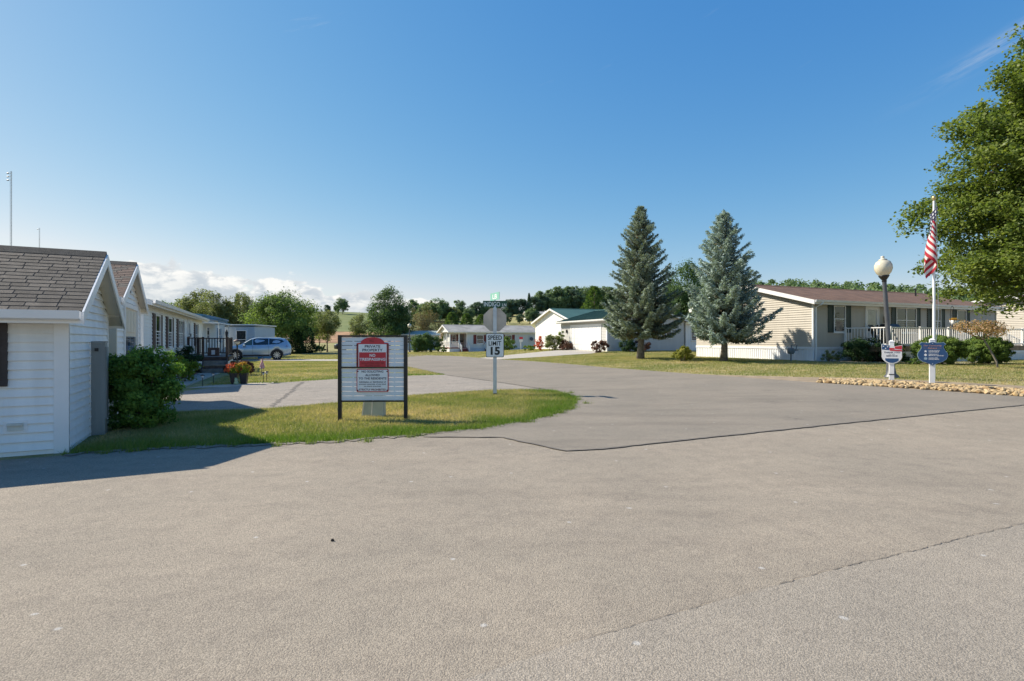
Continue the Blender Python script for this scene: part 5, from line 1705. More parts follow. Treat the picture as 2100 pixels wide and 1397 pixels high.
# ---- flag pole and flag
FPX, FPY = 12.62, 16.48
fpz = tz(FPX, FPY)
fp = thing('flagpole', 'white flagpole with gold ball behind the blue shield sign', 'flagpole', (FPX, FPY, fpz))
MB().lathe([(0.036, -0.2), (0.036, 2.6), (0.03, 5.32), (0.03, 5.34)], 12).build('pole', 'paint_white', fp, True)
MB().lathe([(0.0, 5.33), (0.03, 5.33), (0.025, 5.36), (0.055, 5.40), (0.06, 5.44), (0.045, 5.48), (0.0, 5.50)], 12).build('ball', 'gold', fp, True)
MB().path([(0.05, -0.02, 5.28), (0.09, -0.03, 3.2), (0.12, -0.02, 1.9), (0.05, -0.02, 1.1)], [0.006] * 4, 5).build('halyard', 'trim_white', fp)
MB().box(0.03, 0.06, -0.012, 0.012, 1.05, 1.17).build('cleat', 'galvanised', fp)


def flag_material():
    m, t, b, out = newmat('flag_cloth')
    u = t.n('ShaderNodeUVMap').outputs[0]
    s = t.n('ShaderNodeSeparateXYZ')
    t.set(s.inputs[0], u)
    fx_, fy_ = s.outputs[0], s.outputs[1]
    st = t.math('MODULO', t.math('FLOOR', t.math('MULTIPLY', fy_, 13.0)), 2.0)
    c = t.mix(st, (0.46, 0.02, 0.04), (0.74, 0.73, 0.72))
    canton = t.math('MULTIPLY', t.math('LESS_THAN', fx_, 0.40), t.math('GREATER_THAN', fy_, 6.0 / 13.0))
    gx_ = t.math('SUBTRACT', t.math('FRACT', t.math('MULTIPLY', fx_, 6 / 0.40)), 0.5)
    gy_ = t.math('SUBTRACT', t.math('FRACT', t.math('MULTIPLY', fy_, 9.3)), 0.5)
    r2 = t.math('ADD', t.math('MULTIPLY', gx_, gx_), t.math('MULTIPLY', gy_, gy_))
    dots = t.math('LESS_THAN', r2, 0.085)
    blue = t.mix(dots, (0.016, 0.022, 0.075), (0.72, 0.72, 0.74))
    t.set(b.inputs['Base Color'], t.mix(canton, c, blue))
    b.inputs['Roughness'].default_value = 0.75
    tr = t.n('ShaderNodeBsdfTranslucent')
    t.set(tr.inputs[0], t.mix(canton, c, blue))
    mx = t.n('ShaderNodeMixShader')
    mx.inputs[0].default_value = 0.35
    t.nt.links.new(b.outputs[0], mx.inputs[1])
    t.nt.links.new(tr.outputs[0], mx.inputs[2])
    t.nt.links.new(mx.outputs[0], out.inputs[0])


flag_material()


def flag_mesh(name, hoist, fly, n=48, m=26, spread=0.30, folds=3.2):
    """a limp flag: the hoist edge stays on the pole, the fly edge falls and folds over itself"""
    v, f, uv = [], [], []
    for j in range(m + 1):
        b = j / m                       # 0 at the bottom of the hoist
        for i in range(n + 1):
            a = i / n
            drop = fly * (0.97 * a - 0.10 * a * (1 - a))
            wav = math.sin(a * folds * 2 * PI * 0.5 + b * 2.2)
            outw = spread * math.sin(min(1, a * 1.6) * PI * 0.5) * (0.55 + 0.45 * (1 - b))
            x = -outw * (1 - 0.55 * a) + 0.16 * wav * a * (1 - 0.3 * b)
            y = -0.05 - 0.13 * math.cos(a * folds * PI + b * 1.3) * min(1, a * 3) + 0.06 * math.sin(b * 5 + a * 6)
            z = hoist * (b - 1) * (1 - 0.12 * a) - drop * (0.70 + 0.12 * (1 - b))
            v.append((x, y, z))
            uv.append((a, b))
    for j in range(m):
        for i in range(n):
            q = j * (n + 1) + i
            f.append((q, q + 1, q + n + 2, q + n + 1))
    me = bpy.data.meshes.new(name)
    me.from_pydata(v, [], f)
    lay = me.uv_layers.new(name='UVMap')
    for p in me.polygons:
        p.use_smooth = True
        for li in p.loop_indices:
            lay.data[li].uv = uv[me.loops[li].vertex_index]
    me.materials.append(MATS['flag_cloth'])
    me.update()
    return me


fl = link('flag', flag_mesh('flag', 0.95, 1.68), None, (FPX, FPY - 0.03, fpz + 5.18))
tag(fl, 'limp striped flag with starred blue corner hanging from the flagpole', 'flag')


# ------------------------------------------------------------------ cars
def make_car(name, label, paint, loc, rz, group=None):
    """SUV, nose along +X, ground at z = 0, lofted from cross sections with open wheel arches"""
    root = thing(name, label, 'car', loc, rz, group)
    Lh = 2.48
    fw, rw, wr, ar = 1.42, -1.43, 0.37, 0.44

    def lerp(tab, x):
        return float(np.interp(x, [p[0] for p in tab], [p[1] for p in tab]))
    top = [(-2.48, 0.95), (-2.44, 1.10), (-2.34, 1.28), (-2.16, 1.55), (-2.02, 1.64), (-1.6, 1.70), (-0.6, 1.735), (0.05, 1.715), (0.42, 1.62), (0.85, 1.36), (1.18, 1.16), (1.55, 1.10), (1.95, 1.04), (2.25, 0.95), (2.40, 0.82), (2.48, 0.66)]
    belt = [(-2.48, 0.90), (-2.40, 1.02), (-2.2, 1.16), (-1.5, 1.17), (0.0, 1.11), (0.8, 1.06), (1.2, 1.03), (1.8, 0.98), (2.25, 0.90), (2.40, 0.78), (2.48, 0.62)]
    bot = [(-2.48, 0.62), (-2.42, 0.45), (-2.25, 0.34), (-1.9, 0.27), (1.9, 0.25), (2.30, 0.28), (2.42, 0.38), (2.48, 0.52)]
    wid = [(-2.48, 0.62), (-2.42, 0.80), (-2.2, 0.91), (-1.4, 0.965), (1.4, 0.965), (2.0, 0.93), (2.3, 0.80), (2.42, 0.66), (2.48, 0.50)]
    roofw = [(-2.48, 0.55), (-2.2, 0.62), (-1.9, 0.64), (0.0, 0.66), (0.42, 0.66), (0.85, 0.74), (1.2, 0.80), (1.9, 0.76), (2.3, 0.62), (2.48, 0.42)]
    xs = np.r_[np.linspace(-Lh, Lh, 100)]
    V, Fc = [], []

    def arch(x):
        z = lerp(bot, x)
        for w in (fw, rw):
            if abs(x - w) < ar:
                z = max(z, 0.36 + math.sqrt(ar * ar - (x - w) ** 2))
        return z

    def half_section(x):
        zb, zt, zl, w, rwid = arch(x), lerp(top, x), lerp(belt, x), lerp(wid, x), lerp(roofw, x)
        zt = max(zt, zl + 0.02)
        zl = max(zl, zb + 0.02)
        low = min(0.62, zb + 0.18) if zb < 0.6 else zb + 0.01
        return [(0.0, zb + 0.02), (w * 0.93, zb), (w * 0.985, max(low, zb + 0.005)), (w, max(0.78, zb + 0.008) if zl > 0.80 else zb + (zl - zb) * 0.6), (w * 0.965, zl), (w * 0.94, zl + 0.012),
                (rwid + (w * 0.93 - rwid) * 0.45, zl + (zt - zl) * 0.55), (rwid, zt - 0.045 * min(1, (zt - zl) * 3)), (rwid * 0.82, zt - 0.008), (rwid * 0.4, zt + 0.008), (0.0, zt + 0.012)]
    k = 11
    for x in xs:
        h_ = half_section(x)
        ring = [(x, y, z) for y, z in h_] + [(x, -y, z) for y, z in h_[-2:0:-1]]
        V += ring
    kr = 2 * k - 2
    for i in range(len(xs) - 1):
        for j in range(kr):
            j2 = (j + 1) % kr
            Fc.append((i * kr + j, i * kr + j2, (i + 1) * kr + j2, (i + 1) * kr + j))
    Fc.append(tuple(range(kr))[::-1])
    Fc.append(tuple((len(xs) - 1) * kr + j for j in range(kr)))
    mb = MB()
    mb.v, mb.f = V, Fc
    mb.build('body', paint, root, True)

    def ywall(x, z):
        h_ = half_section(x)[4:9]
        return float(np.interp(z, [p[1] for p in h_], [p[0] for p in h_]))

    def side_glass(poly, nm, mat):
        for s in (-1, 1):
            cx = sum(p[0] for p in poly) / len(poly)
            m2 = MB()
            dense = []
            for a, b in zip(poly, poly[1:] + poly[:1]):
                for t in range(4):
                    dense.append((a[0] + (b[0] - a[0]) * t / 4, a[1] + (b[1] - a[1]) * t / 4))
            m2.prism([(x, s * (ywall(x, z) - 0.006), z) for x, z in dense], (0, s * 0.014, 0))
            m2.build(nm, mat, root)
    side_glass([(0.98, 1.14), (0.30, 1.14), (0.30, 1.60), (0.42, 1.57), (0.72, 1.37)], 'side_window', 'car_glass_green')
    side_glass([(0.24, 1.15), (-0.82, 1.18), (-0.82, 1.64), (0.02, 1.65), (0.24, 1.62)], 'side_window', 'car_glass')
    side_glass([(-0.88, 1.185), (-1.55, 1.23), (-1.95, 1.42), (-1.75, 1.56), (-0.88, 1.635)], 'side_window', 'car_glass')
    ws = MB()
    pts_ = []
    for x in np.linspace(0.50, 1.16, 7):
        zt, rwid = lerp(top, x) + 0.016, lerp(roofw, x) * 0.86
        pts_.append([(x, y, zt + 0.008 * (1 - abs(y) / rwid)) for y in np.linspace(-rwid, rwid, 7)])
    for a, b in zip(pts_[:-1], pts_[1:]):
        for i in range(6):
            ws.quad(a[i], a[i + 1], b[i + 1], b[i])
    ws.build('windscreen', 'car_glass', root, True, fix=False)
    rg = MB()
    rg.hexa([(-2.40, -0.52, 1.20), (-2.40, 0.52, 1.20), (-2.36, 0.52, 1.20), (-2.36, -0.52, 1.20), (-2.215, -0.50, 1.50), (-2.215, 0.50, 1.50), (-2.18, 0.50, 1.50), (-2.18, -0.50, 1.50)])
    rg.build('rear_window', 'car_glass', root)
    MB().box(-2.36, -1.98, -0.55, 0.55, 1.655, 1.685).build('roof_spoiler', paint, root)
    for s in (-1, 1):
        MB().box(-1.7, 0.1, s * 0.56 - 0.015, s * 0.56 + 0.015, 1.725, 1.755).build('roof_rail', 'alloy', root)
        MB().hexa([(-2.47, s * 0.55, 0.98), (-2.16, s * 0.93, 1.0), (-2.14, s * 0.93, 1.02), (-2.44, s * 0.56, 1.02), (-2.44, s * 0.55, 1.10), (-2.12, s * 0.915, 1.09), (-2.10, s * 0.91, 1.11), (-2.40, s * 0.56, 1.12)]).build('tail_light', 'lamp_red', root)
        MB().hexa([(2.38, s * 0.42, 0.74), (2.15, s * 0.86, 0.80), (2.10, s * 0.86, 0.80), (2.30, s * 0.42, 0.74), (2.36, s * 0.42, 0.84), (2.12, s * 0.86, 0.90), (2.08, s * 0.86, 0.90), (2.28, s * 0.42, 0.84)]).build('headlight', 'lamp_clear', root)
        MB().hexa([(0.72, s * 0.93, 1.08), (0.95, s * 0.93, 1.10), (0.95, s * 1.10, 1.10), (0.80, s * 1.12, 1.08), (0.72, s * 0.93, 1.14), (0.90, s * 0.93, 1.22), (0.90, s * 1.10, 1.24), (0.80, s * 1.12, 1.22)]).build('mirror', paint, root)
        MB().hexa([(-0.9, s * 0.955, 0.29), (0.92, s * 0.955, 0.29), (0.92, s * 0.90, 0.29), (-0.9, s * 0.90, 0.29), (-0.9, s * 0.965, 0.41), (0.92, s * 0.965, 0.41), (0.92, s * 0.90, 0.41), (-0.9, s * 0.90, 0.41)]).build('sill_trim', 'car_trim', root)
        for x in (0.27, -0.85):
            MB().box(x - 0.006, x + 0.006, s * 0.955 - 0.014, s * 0.955 + 0.014, 0.45, 1.10).build('door_gap', 'car_trim', root)
            MB().box(x + (0.05 if x < 0 else -0.20), x + (0.20 if x < 0 else -0.05), s * 0.955 - 0.02, s * 0.955 + 0.022, 0.985, 1.01).build('door_handle', paint, root)
        for w in (fw, rw):
            am = MB()
            n = 14
            for i in range(n):
                a0, a1 = PI * i / n - 0.12, PI * (i + 1) / n + 0.001 - 0.12 * (i < n - 1) + 0.12 * (i == n - 1)
                q = []
                for r_ in (0.385, 0.475):
                    for a in (a0, a1):
                        q.append((w + r_ * math.cos(a), 0.36 + r_ * math.sin(a)))
                am.hexa([(q[0][0], s * 0.93, q[0][1]), (q[1][0], s * 0.93, q[1][1]), (q[3][0], s * 0.93, q[3][1]), (q[2][0], s * 0.93, q[2][1]),
                         (q[0][0], s * 0.978, q[0][1]), (q[1][0], s * 0.978, q[1][1]), (q[3][0], s * 0.978, q[3][1]), (q[2][0], s * 0.978, q[2][1])])
            am.build('wheel_arch_trim', 'car_trim', root)
            MB().tube((w, s * 0.60, 0.38), (w, s * 0.72, 0.38), 0.42, n=20).build('wheel_well', 'rubber', root)
            wheel = MB()
            c = Vector((w, s * 0.86, wr))
            prof = [(0.25, -0.10), (0.34, -0.11), (0.368, -0.07), (0.37, 0.07), (0.345, 0.105), (0.26, 0.10)]
            nn_ = 28
            bse = len(wheel.v)
            for r_, dy in prof:
                for i in range(nn_):
                    a = 2 * PI * i / nn_
                    wheel.v.append((c.x + r_ * math.cos(a), c.y + s * dy, c.z + r_ * math.sin(a)))
            for kk in range(len(prof)):
                k2 = (kk + 1) % len(prof)
                for i in range(nn_):
                    j = (i + 1) % nn_
                    wheel.f.append((bse + kk * nn_ + i, bse + kk * nn_ + j, bse + k2 * nn_ + j, bse + k2 * nn_ + i))
            wo2 = wheel.build('wheel', 'rubber', root, True)
            rim = MB()
            rim.tube((c.x, c.y - s * 0.06, c.z), (c.x, c.y + s * 0.02, c.z), 0.06, n=12)
            for i in range(10):
                a = 2 * PI * i / 10 + 0.1
                d_ = Vector((math.cos(a), 0, math.sin(a)))
                t_ = Vector((-math.sin(a), 0, math.cos(a)))
                p0_, p1_ = c + d_ * 0.05, c + d_ * 0.26
                yo = Vector((0, s * 0.03, 0))
                yo2 = Vector((0, s * 0.085, 0))
                rim.hexa([p0_ - t_ * 0.02 + yo, p1_ - t_ * 0.03 + yo, p1_ + t_ * 0.03 + yo, p0_ + t_ * 0.02 + yo, p0_ - t_ * 0.02 + yo2, p1_ - t_ * 0.03 + yo2, p1_ + t_ * 0.03 + yo2, p0_ + t_ * 0.02 + yo2])
            rim.build('rim', 'alloy', wo2)
            MB().tube((c.x, c.y - s * 0.08, c.z), (c.x, c.y + s * 0.01, c.z), 0.255, n=24).build('brake_disc', 'rubber', wo2)
    MB().box(2.36, 2.475, -0.42, 0.42, 0.46, 0.66).build('grille', 'car_trim', root)
    MB().box(-2.44, -2.30, -0.72, 0.72, 0.36, 0.52).build('rear_bumper_trim', 'car_trim', root)
    return root


make_car('parked_suv', 'light blue SUV parked on the concrete strip beyond the deck', 'car_blue', (-19.84, 42.9, 0.01), R(202))
make_car('parked_suv', 'dark SUV nosing out behind the notice board', 'car_dark', (-23.4, 80.5, 0.0), R(178))
make_car('parked_suv', 'red car parked beside the tan home at the maple', 'car_red', (34.85, 33.35, 0.52), R(203))

# ------------------------------------------------------------------ masts
def mast(label, loc, h, w, dishes):
    t = thing('radio_mast', label, 'radio mast', loc)
    lg = MB()
    c3 = [(w * math.cos(R(90 + 120 * i)), w * math.sin(R(90 + 120 * i))) for i in range(3)]
    for x, y in c3:
        MB().tube((x, y, -1), (x, y, h), w * 0.14, n=6).build('leg', 'mast_steel', t)
    br = MB()
    k = int(h / (w * 2.2))
    for i in range(k):
        z0, z1 = h * i / k, h * (i + 1) / k
        for j in range(3):
            a, b = c3[j], c3[(j + 1) % 3]
            if i % 2:
                a, b = b, a
            br.tube((a[0], a[1], z0), (b[0], b[1], z1), w * 0.08, n=4, cap=False)
    br.build('bracing', 'mast_steel', t)
    for z in dishes:
        MB().tube((-w * 3.2, 0, z), (-w * 5.4, 0, z), w * 0.8, n=10).tube((-w * 3.2, 0, z), (0, 0, z), w * 0.15, n=5).build('antenna', 'post_grey', t)


mast('tall lattice radio mast with three antennas far beyond the shed roof', (-363.6, 400.0, tz(-363.6, 400)), 109.0, 0.55, (102.5, 105, 107.5))
mast('short thin radio mast far beyond the shed roof', (-343.0, 400.0, tz(-343.0, 400)), 69.0, 0.3, (68.0,))

# ------------------------------------------------------------------ trees
ORD = ('first', 'second', 'third', 'fourth', 'fifth', 'sixth')
PX = lambda u, d: (u - 1050.0) / 1130.0 * d        # sideways metres of a bearing at distance d (bearings measured from the photograph)


def at(u, d, dz=0.0):
    x = PX(u, d)
    return (x, d, tz(x, d) + dz)


# the two spruces on the right-hand lawn
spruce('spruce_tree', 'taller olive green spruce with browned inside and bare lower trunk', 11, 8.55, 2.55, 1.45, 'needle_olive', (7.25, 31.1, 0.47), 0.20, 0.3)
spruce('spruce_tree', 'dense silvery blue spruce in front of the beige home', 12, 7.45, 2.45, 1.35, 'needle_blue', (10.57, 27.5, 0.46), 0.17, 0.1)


def maple():
    rng = np.random.default_rng(31)
    root = thing('maple_tree', 'big leafy maple beside the tan home, its crown hiding the roof', 'tree', (22.9, 22.0, tz(22.9, 22.0)))
    P, N, T, C = [], [], [], []
    # tiers of boughs: each bough is a string of leaf sprays
    tk = MB()
    H, base = 13.8, 3.5
    tk.path([(0, 0, -0.15), (0.02, 0.0, 1.0), (0.05, 0.05, 3.0), (0.0, 0.1, 6.5), (0.05, 0.0, 10.0), (0, 0, 13.2)], [0.42, 0.32, 0.28, 0.20, 0.10, 0.03], 12)
    bo = MB()
    for i in range(250):
        t = (i + rng.uniform(0, 1)) / 250
        zs = base + (H - base) * t * 0.86
        env = 6.15 * (1 - t ** 1.35) ** 0.72 * min(1.0, 0.66 + 1.7 * t)
        a = i * 2.39996 + rng.normal(0, 0.2)
        ln = env * rng.uniform(0.74, 1.05) * (1.16 if rng.uniform() < 0.07 else 1.0)
        rise = 0.12 + 0.95 * t ** 1.3 + rng.normal(0, 0.06)
        m = 10
        s = np.linspace(0, 1, m)
        bx = np.cos(a) * ln * s + 0.25 * np.sin(s * 5 + i) * s
        by = np.sin(a) * ln * s + 0.25 * np.cos(s * 4 + i) * s
        bz = zs + ln * (rise * s - 0.30 * (1 - t) * s ** 2)
        bo.path([(bx[0], by[0], bz[0]), (bx[4], by[4], bz[4]), (bx[9], by[9], bz[9])], [0.07 * (1.1 - t), 0.035, 0.008], 5)
        for k in range(2, m):
            ncl = 2 + int(2.2 * s[k] * (ln / 4))
            for q in range(ncl):
                w = (0.20 + 0.75 * (1 - s[k]) + 0.25) * rng.uniform(0.4, 1.0)
                aa = rng.uniform(0, 6.28)
                cx = np.array([bx[k] + w * math.cos(aa), by[k] + w * math.sin(aa), bz[k] + rng.normal(0.0, 0.24)])
                n = int(rng.uniform(40, 60))
                off = rng.normal(0, 1, (n, 3)) * np.array([0.21, 0.21, 0.13])
                P.append(cx + off)
                N.append(np.tile([0.15 * math.cos(a), 0.15 * math.sin(a), 1.0], (n, 1)) + rng.normal(0, 0.35, (n, 3)))
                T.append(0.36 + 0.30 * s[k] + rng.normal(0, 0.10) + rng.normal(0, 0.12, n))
    P, N, T = np.concatenate(P), np.concatenate(N), np.concatenate(T)
    tk.build('trunk', 'bark_grey', root, True)
    bo.build('boughs', 'bark', root)
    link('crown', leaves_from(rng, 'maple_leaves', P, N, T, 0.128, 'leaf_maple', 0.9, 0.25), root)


maple()

proto_round = broad_tree('round_tree', 41, 7.6, 3.7, 0.5, 170, 17000, 0.22, 'leaf_green', lump=0.22)
proto_deep = broad_tree('deep_tree', 42, 9.0, 3.5, 0.4, 170, 17000, 0.24, 'leaf_deep', lump=0.2)
proto_olive = broad_tree('olive_tree', 43, 8.0, 3.0, 0.7, 120, 11000, 0.24, 'leaf_olive', lump=0.25, fill=0.35)
proto_thin = broad_tree('thin_tree', 44, 5.4, 1.7, 1.3, 60, 4200, 0.17, 'leaf_olive', lump=0.3, fill=0.3, clump_r=0.5, trunk_r=0.10)
proto_brown = broad_tree('brown_tree', 45, 6.4, 3.2, 1.2, 100, 6500, 0.17, 'leaf_brown', lump=0.25, fill=0.35, n_limb=30)
proto_far = broad_tree('far_tree', 46, 9.0, 3.3, 0.0, 80, 4600, 0.48, 'leaf_far', lump=0.3)
proto_far2 = broad_tree('far_tree', 47, 11.0, 2.9, 0.2, 80, 4600, 0.48, 'leaf_far', lump=0.32, clump_r=0.95)
proto_fardeep = broad_tree('far_deep_tree', 48, 11.0, 2.7, 0.1, 80, 4600, 0.45, 'leaf_farconifer', lump=0.34, clump_r=0.9)
proto_far3 = broad_tree('far_tree', 57, 8.0, 3.6, 0.0, 80, 4600, 0.45, 'leaf_olive', lump=0.3)
proto_pine = cone_tree('far_pine', 49, 12.0, 2.4, 0.8, 2600, 0.7, 'leaf_farconifer', tiers=16, aspect=0.4)
proto_arbor = cone_tree('arborvitae', 50, 6.0, 1.55, 0.05, 5000, 0.28, 'leaf_arbor', power=0.40, aspect=0.45)

plant_tree('shade_tree', proto_round, 'broad sunlit round tree behind the light blue SUV', at(578, 66), 1.0, 0.4)
plant_tree('shade_tree', proto_deep, 'large dark green round tree behind the notice board', at(800, 88), 1.0, 1.2)
plant_tree('brown_tree', proto_brown, 'thin brownish tree beside the large dark tree', at(872, 93), 1.0, 0.3)
for u, d, sc, rz, lb in ((450, 84, 1.0, 0.5, 'olive tree above the grey blue addition'), (504, 88, 1.0, 2.0, 'olive tree touching the broad round tree'), (395, 92, 1.12, 4.0, 'tall tree over the end of the white home roof')):
    plant_tree('olive_tree', proto_olive, lb, at(u, d), sc, rz, 'olive trees behind the homes')
for i, (u, d, sc) in enumerate(((425, 104, 1.0), (370, 112, 1.05), (335, 112, 1.0))):
    plant_tree('leafy_tree', proto_far, 'dark green tree behind the olive trees, %s from the broad round tree' % ORD[i], at(u, d), sc, u, 'dark trees behind the olive trees')
for i, (u, d, sc) in enumerate(((503, 120, 0.84), (487, 118, 0.9), (470, 122, 0.78))):
    plant_tree('pine_tree', proto_pine, 'dark pine tip behind the olive trees, %s from the broad round tree' % ORD[i], at(u, d), sc, u, 'pine tips behind the olive trees')
for u, d, sc, rz, lb in ((671, 72, 1.0, 0.0, 'slender two tone tree left of the notice board'), (737, 80, 0.95, 2.2, 'slender tree behind the top of the notice board'), (655, 76, 0.9, 3.5, 'slender leafy tree next to the dark clipped evergreen')):
    plant_tree('slender_tree', proto_thin, lb, at(u, d), sc, rz, 'slender trees by the far lawn')
plant_tree('dark_evergreen', cone_tree('dark_evergreen', 51, 3.3, 1.35, 0.0, 3600, 0.2, 'leaf_dark', power=0.4), 'very dark clipped evergreen at the foot of the round tree', at(627, 66), 1.0)
plant_tree('dark_evergreen', cone_tree('dark_evergreen', 56, 2.7, 1.1, 0.0, 3000, 0.2, 'leaf_dark', power=0.35), 'low dark evergreen close behind the light blue SUV', at(607, 64), 1.0)
shrub('round_shrub', 'low round green shrub beside the dark evergreen', 61, at(657, 68), 0.75, 0.5, 16, 900, 0.14, 'leaf_green')
# trees on the hill
for u, d, pr, sc, lb in ((703, 236, proto_far, 0.80, 'lone round tree on the crop field crest'), (672, 240, proto_fardeep, 0.42, 'small dark tree on the crop field crest'),
                         (690, 250, proto_far, 0.42, 'low scrub tree beside the lone round tree'), (624, 236, proto_far, 0.40, 'low tree on the crest beyond the round tree')):
    plant_tree('crest_tree', pr, lb, at(u, d, -0.3), sc, u * 1.3, 'trees on the field crest')
rr = random.Random(8)
for u, d, pr, sc in ((852, 214, proto_far2, 0.80), (868, 208, proto_far, 0.85), (885, 205, proto_far3, 1.05), (902, 202, proto_far, 1.0), (915, 206, proto_far3, 0.86),
                     (930, 204, proto_far3, 0.75), (945, 212, proto_far2, 0.78), (962, 202, proto_far, 0.62), (978, 214, proto_fardeep, 0.78), (993, 214, proto_far, 0.7)):
    plant_tree('hill_tree', pr, 'leafy tree in the row on the hill behind the porch home', at(u, d, -0.4), sc, rr.uniform(0, 6), 'leafy hill trees behind the porch home')
for u, d, pr, sc in ((1006, 232, proto_fardeep, 0.80), (1018, 228, proto_fardeep, 0.9), (1040, 224, proto_fardeep, 0.92), (1052, 226, proto_fardeep, 0.98), (1072, 228, proto_fardeep, 0.95), (1085, 232, proto_pine, 0.92),
                     (1098, 236, proto_fardeep, 1.0), (1110, 240, proto_far2, 1.08), (1122, 242, proto_fardeep, 1.12), (1134, 240, proto_far2, 1.16), (1146, 244, proto_fardeep, 1.22), (1157, 240, proto_far2, 1.22),
                     (1168, 244, proto_far2, 1.2), (1180, 240, proto_fardeep, 1.22), (1192, 244, proto_far2, 1.2), (1204, 240, proto_far2, 1.2), (1216, 244, proto_fardeep, 1.2), (1230, 240, proto_far2, 1.16), (1246, 240, proto_far2, 1.1), (1262, 240, proto_far2, 1.1)):
    plant_tree('ridge_tree', pr, 'tall dark tree in the wooded ridge above the hill houses', at(u, d, -2.2), sc * 1.02, rr.uniform(0, 6), 'tall trees of the wooded ridge')
for i, (u, d, pr, sc) in enumerate(((1041, 188, proto_fardeep, 0.42), (1066, 186, proto_fardeep, 0.40), (1086, 186, proto_far, 0.62), (1097, 186, proto_fardeep, 0.5), (1113, 184, proto_far, 0.42), (1150, 182, proto_far, 0.40))):
    plant_tree('garden_tree', pr, 'small tree in front of the hill houses, %s from the green street sign' % ORD[i], at(u, d, -0.3), sc, rr.uniform(0, 6), 'small trees in front of the hill houses')
for u, d, sc, nth in ((926, 96, 1.0, 'first'), (957, 97, 0.97, 'second'), (987, 98, 0.95, 'third'), (1012, 99, 0.85, 'fourth')):
    plant_tree('arborvitae', proto_arbor, 'dark evergreen behind the porch home roof, %s from the thin brownish tree' % nth, at(u, d), (sc * 1.25, sc * 1.25, sc * 1.06), u, 'evergreens behind the porch home')
plant_tree('arborvitae', proto_arbor, 'tall pointed green evergreen behind the green roofed garage', at(1219, 74), (1.35, 1.35, 1.42), 1.0)
plant_tree('arborvitae', proto_arbor, 'shorter pointed evergreen beside the tall one behind the garage', at(1197, 76), (0.9, 0.9, 1.02), 2.0)
plant_tree('shade_tree', proto_deep, 'dark tree filling the gap between the two spruces', at(1398, 66), (0.8, 0.8, 1.05), 2.6)
for i, (u, d, sc) in enumerate(((1128, 120, 0.5), (1102, 118, 0.6), (1078, 122, 0.6), (1052, 120, 0.55))):
    plant_tree('scrub_tree', proto_olive, 'yellowish scrub bush at the hill foot, %s from the white gabled house' % ORD[i], at(u, d, -1.2), (sc * 1.1, sc * 1.1, sc * 0.85), u, 'scrub bushes at the hill foot')
for u, d, sc, lb in ((1735, 190, 1.05, 'prominent round tree rising over the beige home roof'), (1625, 205, 1.15, 'uneven tree over the left end of the beige home roof'), (1945, 150, 0.75, 'round tree over the right end of the beige home roof')):
    plant_tree('ridge_tree', proto_far, lb, at(u, d, -0.3), sc, u)

# the wood that covers the hill behind the beige home reads as one mass
rng = np.random.default_rng(77)
Pw, Nw, Tw = [], [], []
for i in range(420):
    u = rng.uniform(1380, 2600)
    d = rng.uniform(165, 250)
    x = PX(u, d)
    h = rng.uniform(8.0, 12.0) * (1.0 if u < 1760 else max(0.55, 1 - (u - 1760) / 700))
    r = rng.uniform(2.0, 3.4)
    c = np.array([x, d, tz(x, d) + h - r * 0.9])
    for q in range(9):
        cc = c + unit(rng.normal(size=3)) * r * rng.uniform(0.3, 0.85) * np.array([1, 1, 0.8])
        n = 14
        o_ = unit(rng.normal(size=(n, 3)))
        Pw.append(cc + o_ * r * 0.36)
        Nw.append(o_ + [0, 0, 0.5])
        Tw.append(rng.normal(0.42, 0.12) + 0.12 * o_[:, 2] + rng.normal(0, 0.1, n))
for i in range(260):   # lower trees fill the slope below the crowns
    u = rng.uniform(1380, 2600)
    d = rng.uniform(150, 175)
    x = PX(u, d)
    c = np.array([x, d, tz(x, d) + 2.0])
    n = 90
    o_ = unit(rng.normal(size=(n, 3)))
    Pw.append(c + o_ * np.array([3, 3, 2.2]) * rng.uniform(0.6, 1, (n, 1)))
    Nw.append(o_ + [0, 0, 0.5])
    Tw.append(rng.normal(0.4, 0.1) + rng.normal(0, 0.1, n))
wood = link('hillside_wood', leaves_from(rng, 'hillside_wood', np.concatenate(Pw), np.concatenate(Nw), np.concatenate(Tw), 1.0, 'leaf_far', 0.7))
tag(wood, 'dense green wood covering the hill behind the beige home', 'wood', kind='stuff')

# ------------------------------------------------------------------ shrubs and garden things
shrub('leafy_bush', 'large leafy green bush at the corner of the white shed', 71, (-6.38, 9.5, 0.0), 0.60, 0.71, 120, 17000, 0.058, 'leaf_bush', ry=0.55, stems=9, lump=0.16, fill=0.4, clump=0.26)
shrub('lime_shrub', 'yellow green leafy shrub between the big bush and the stairs', 72, (-11.9, 19.9, 0.0), 0.55, 0.50, 20, 1100, 0.085, 'leaf_lime', fill=0.35, lump=0.25)
wb = shrub('flowering_shrub', 'dark shrub with white blossoms beside the brown deck', 73, (-13.9, 23.2, 0.0), 0.80, 0.66, 30, 3600, 0.075, 'leaf_dark', fill=0.55)
rng = np.random.default_rng(5)
q = unit(rng.normal(size=(26, 3)))
q[:, 1] = -abs(q[:, 1])
q = q * np.array([0.78, 0.78, 0.62]) + np.array([0, 0, 0.7])
q = np.repeat(q, 7, 0) + rng.normal(0, 0.03, (26 * 7, 3))
link('blossoms', leaves_from(rng, 'blossoms', q, q * 0 + [0, -0.4, 0.6], rng.uniform(0, 1, len(q)), 0.065, 'petal_white', 0.9), wb)
shrub('garden_shrub', 'reddish green garden plant beside the deck stairs and lamp', 74, (-11.75, 23.9, 0.0), 0.75, 0.33, 22, 1800, 0.085, 'leaf_redbush', lump=0.2)


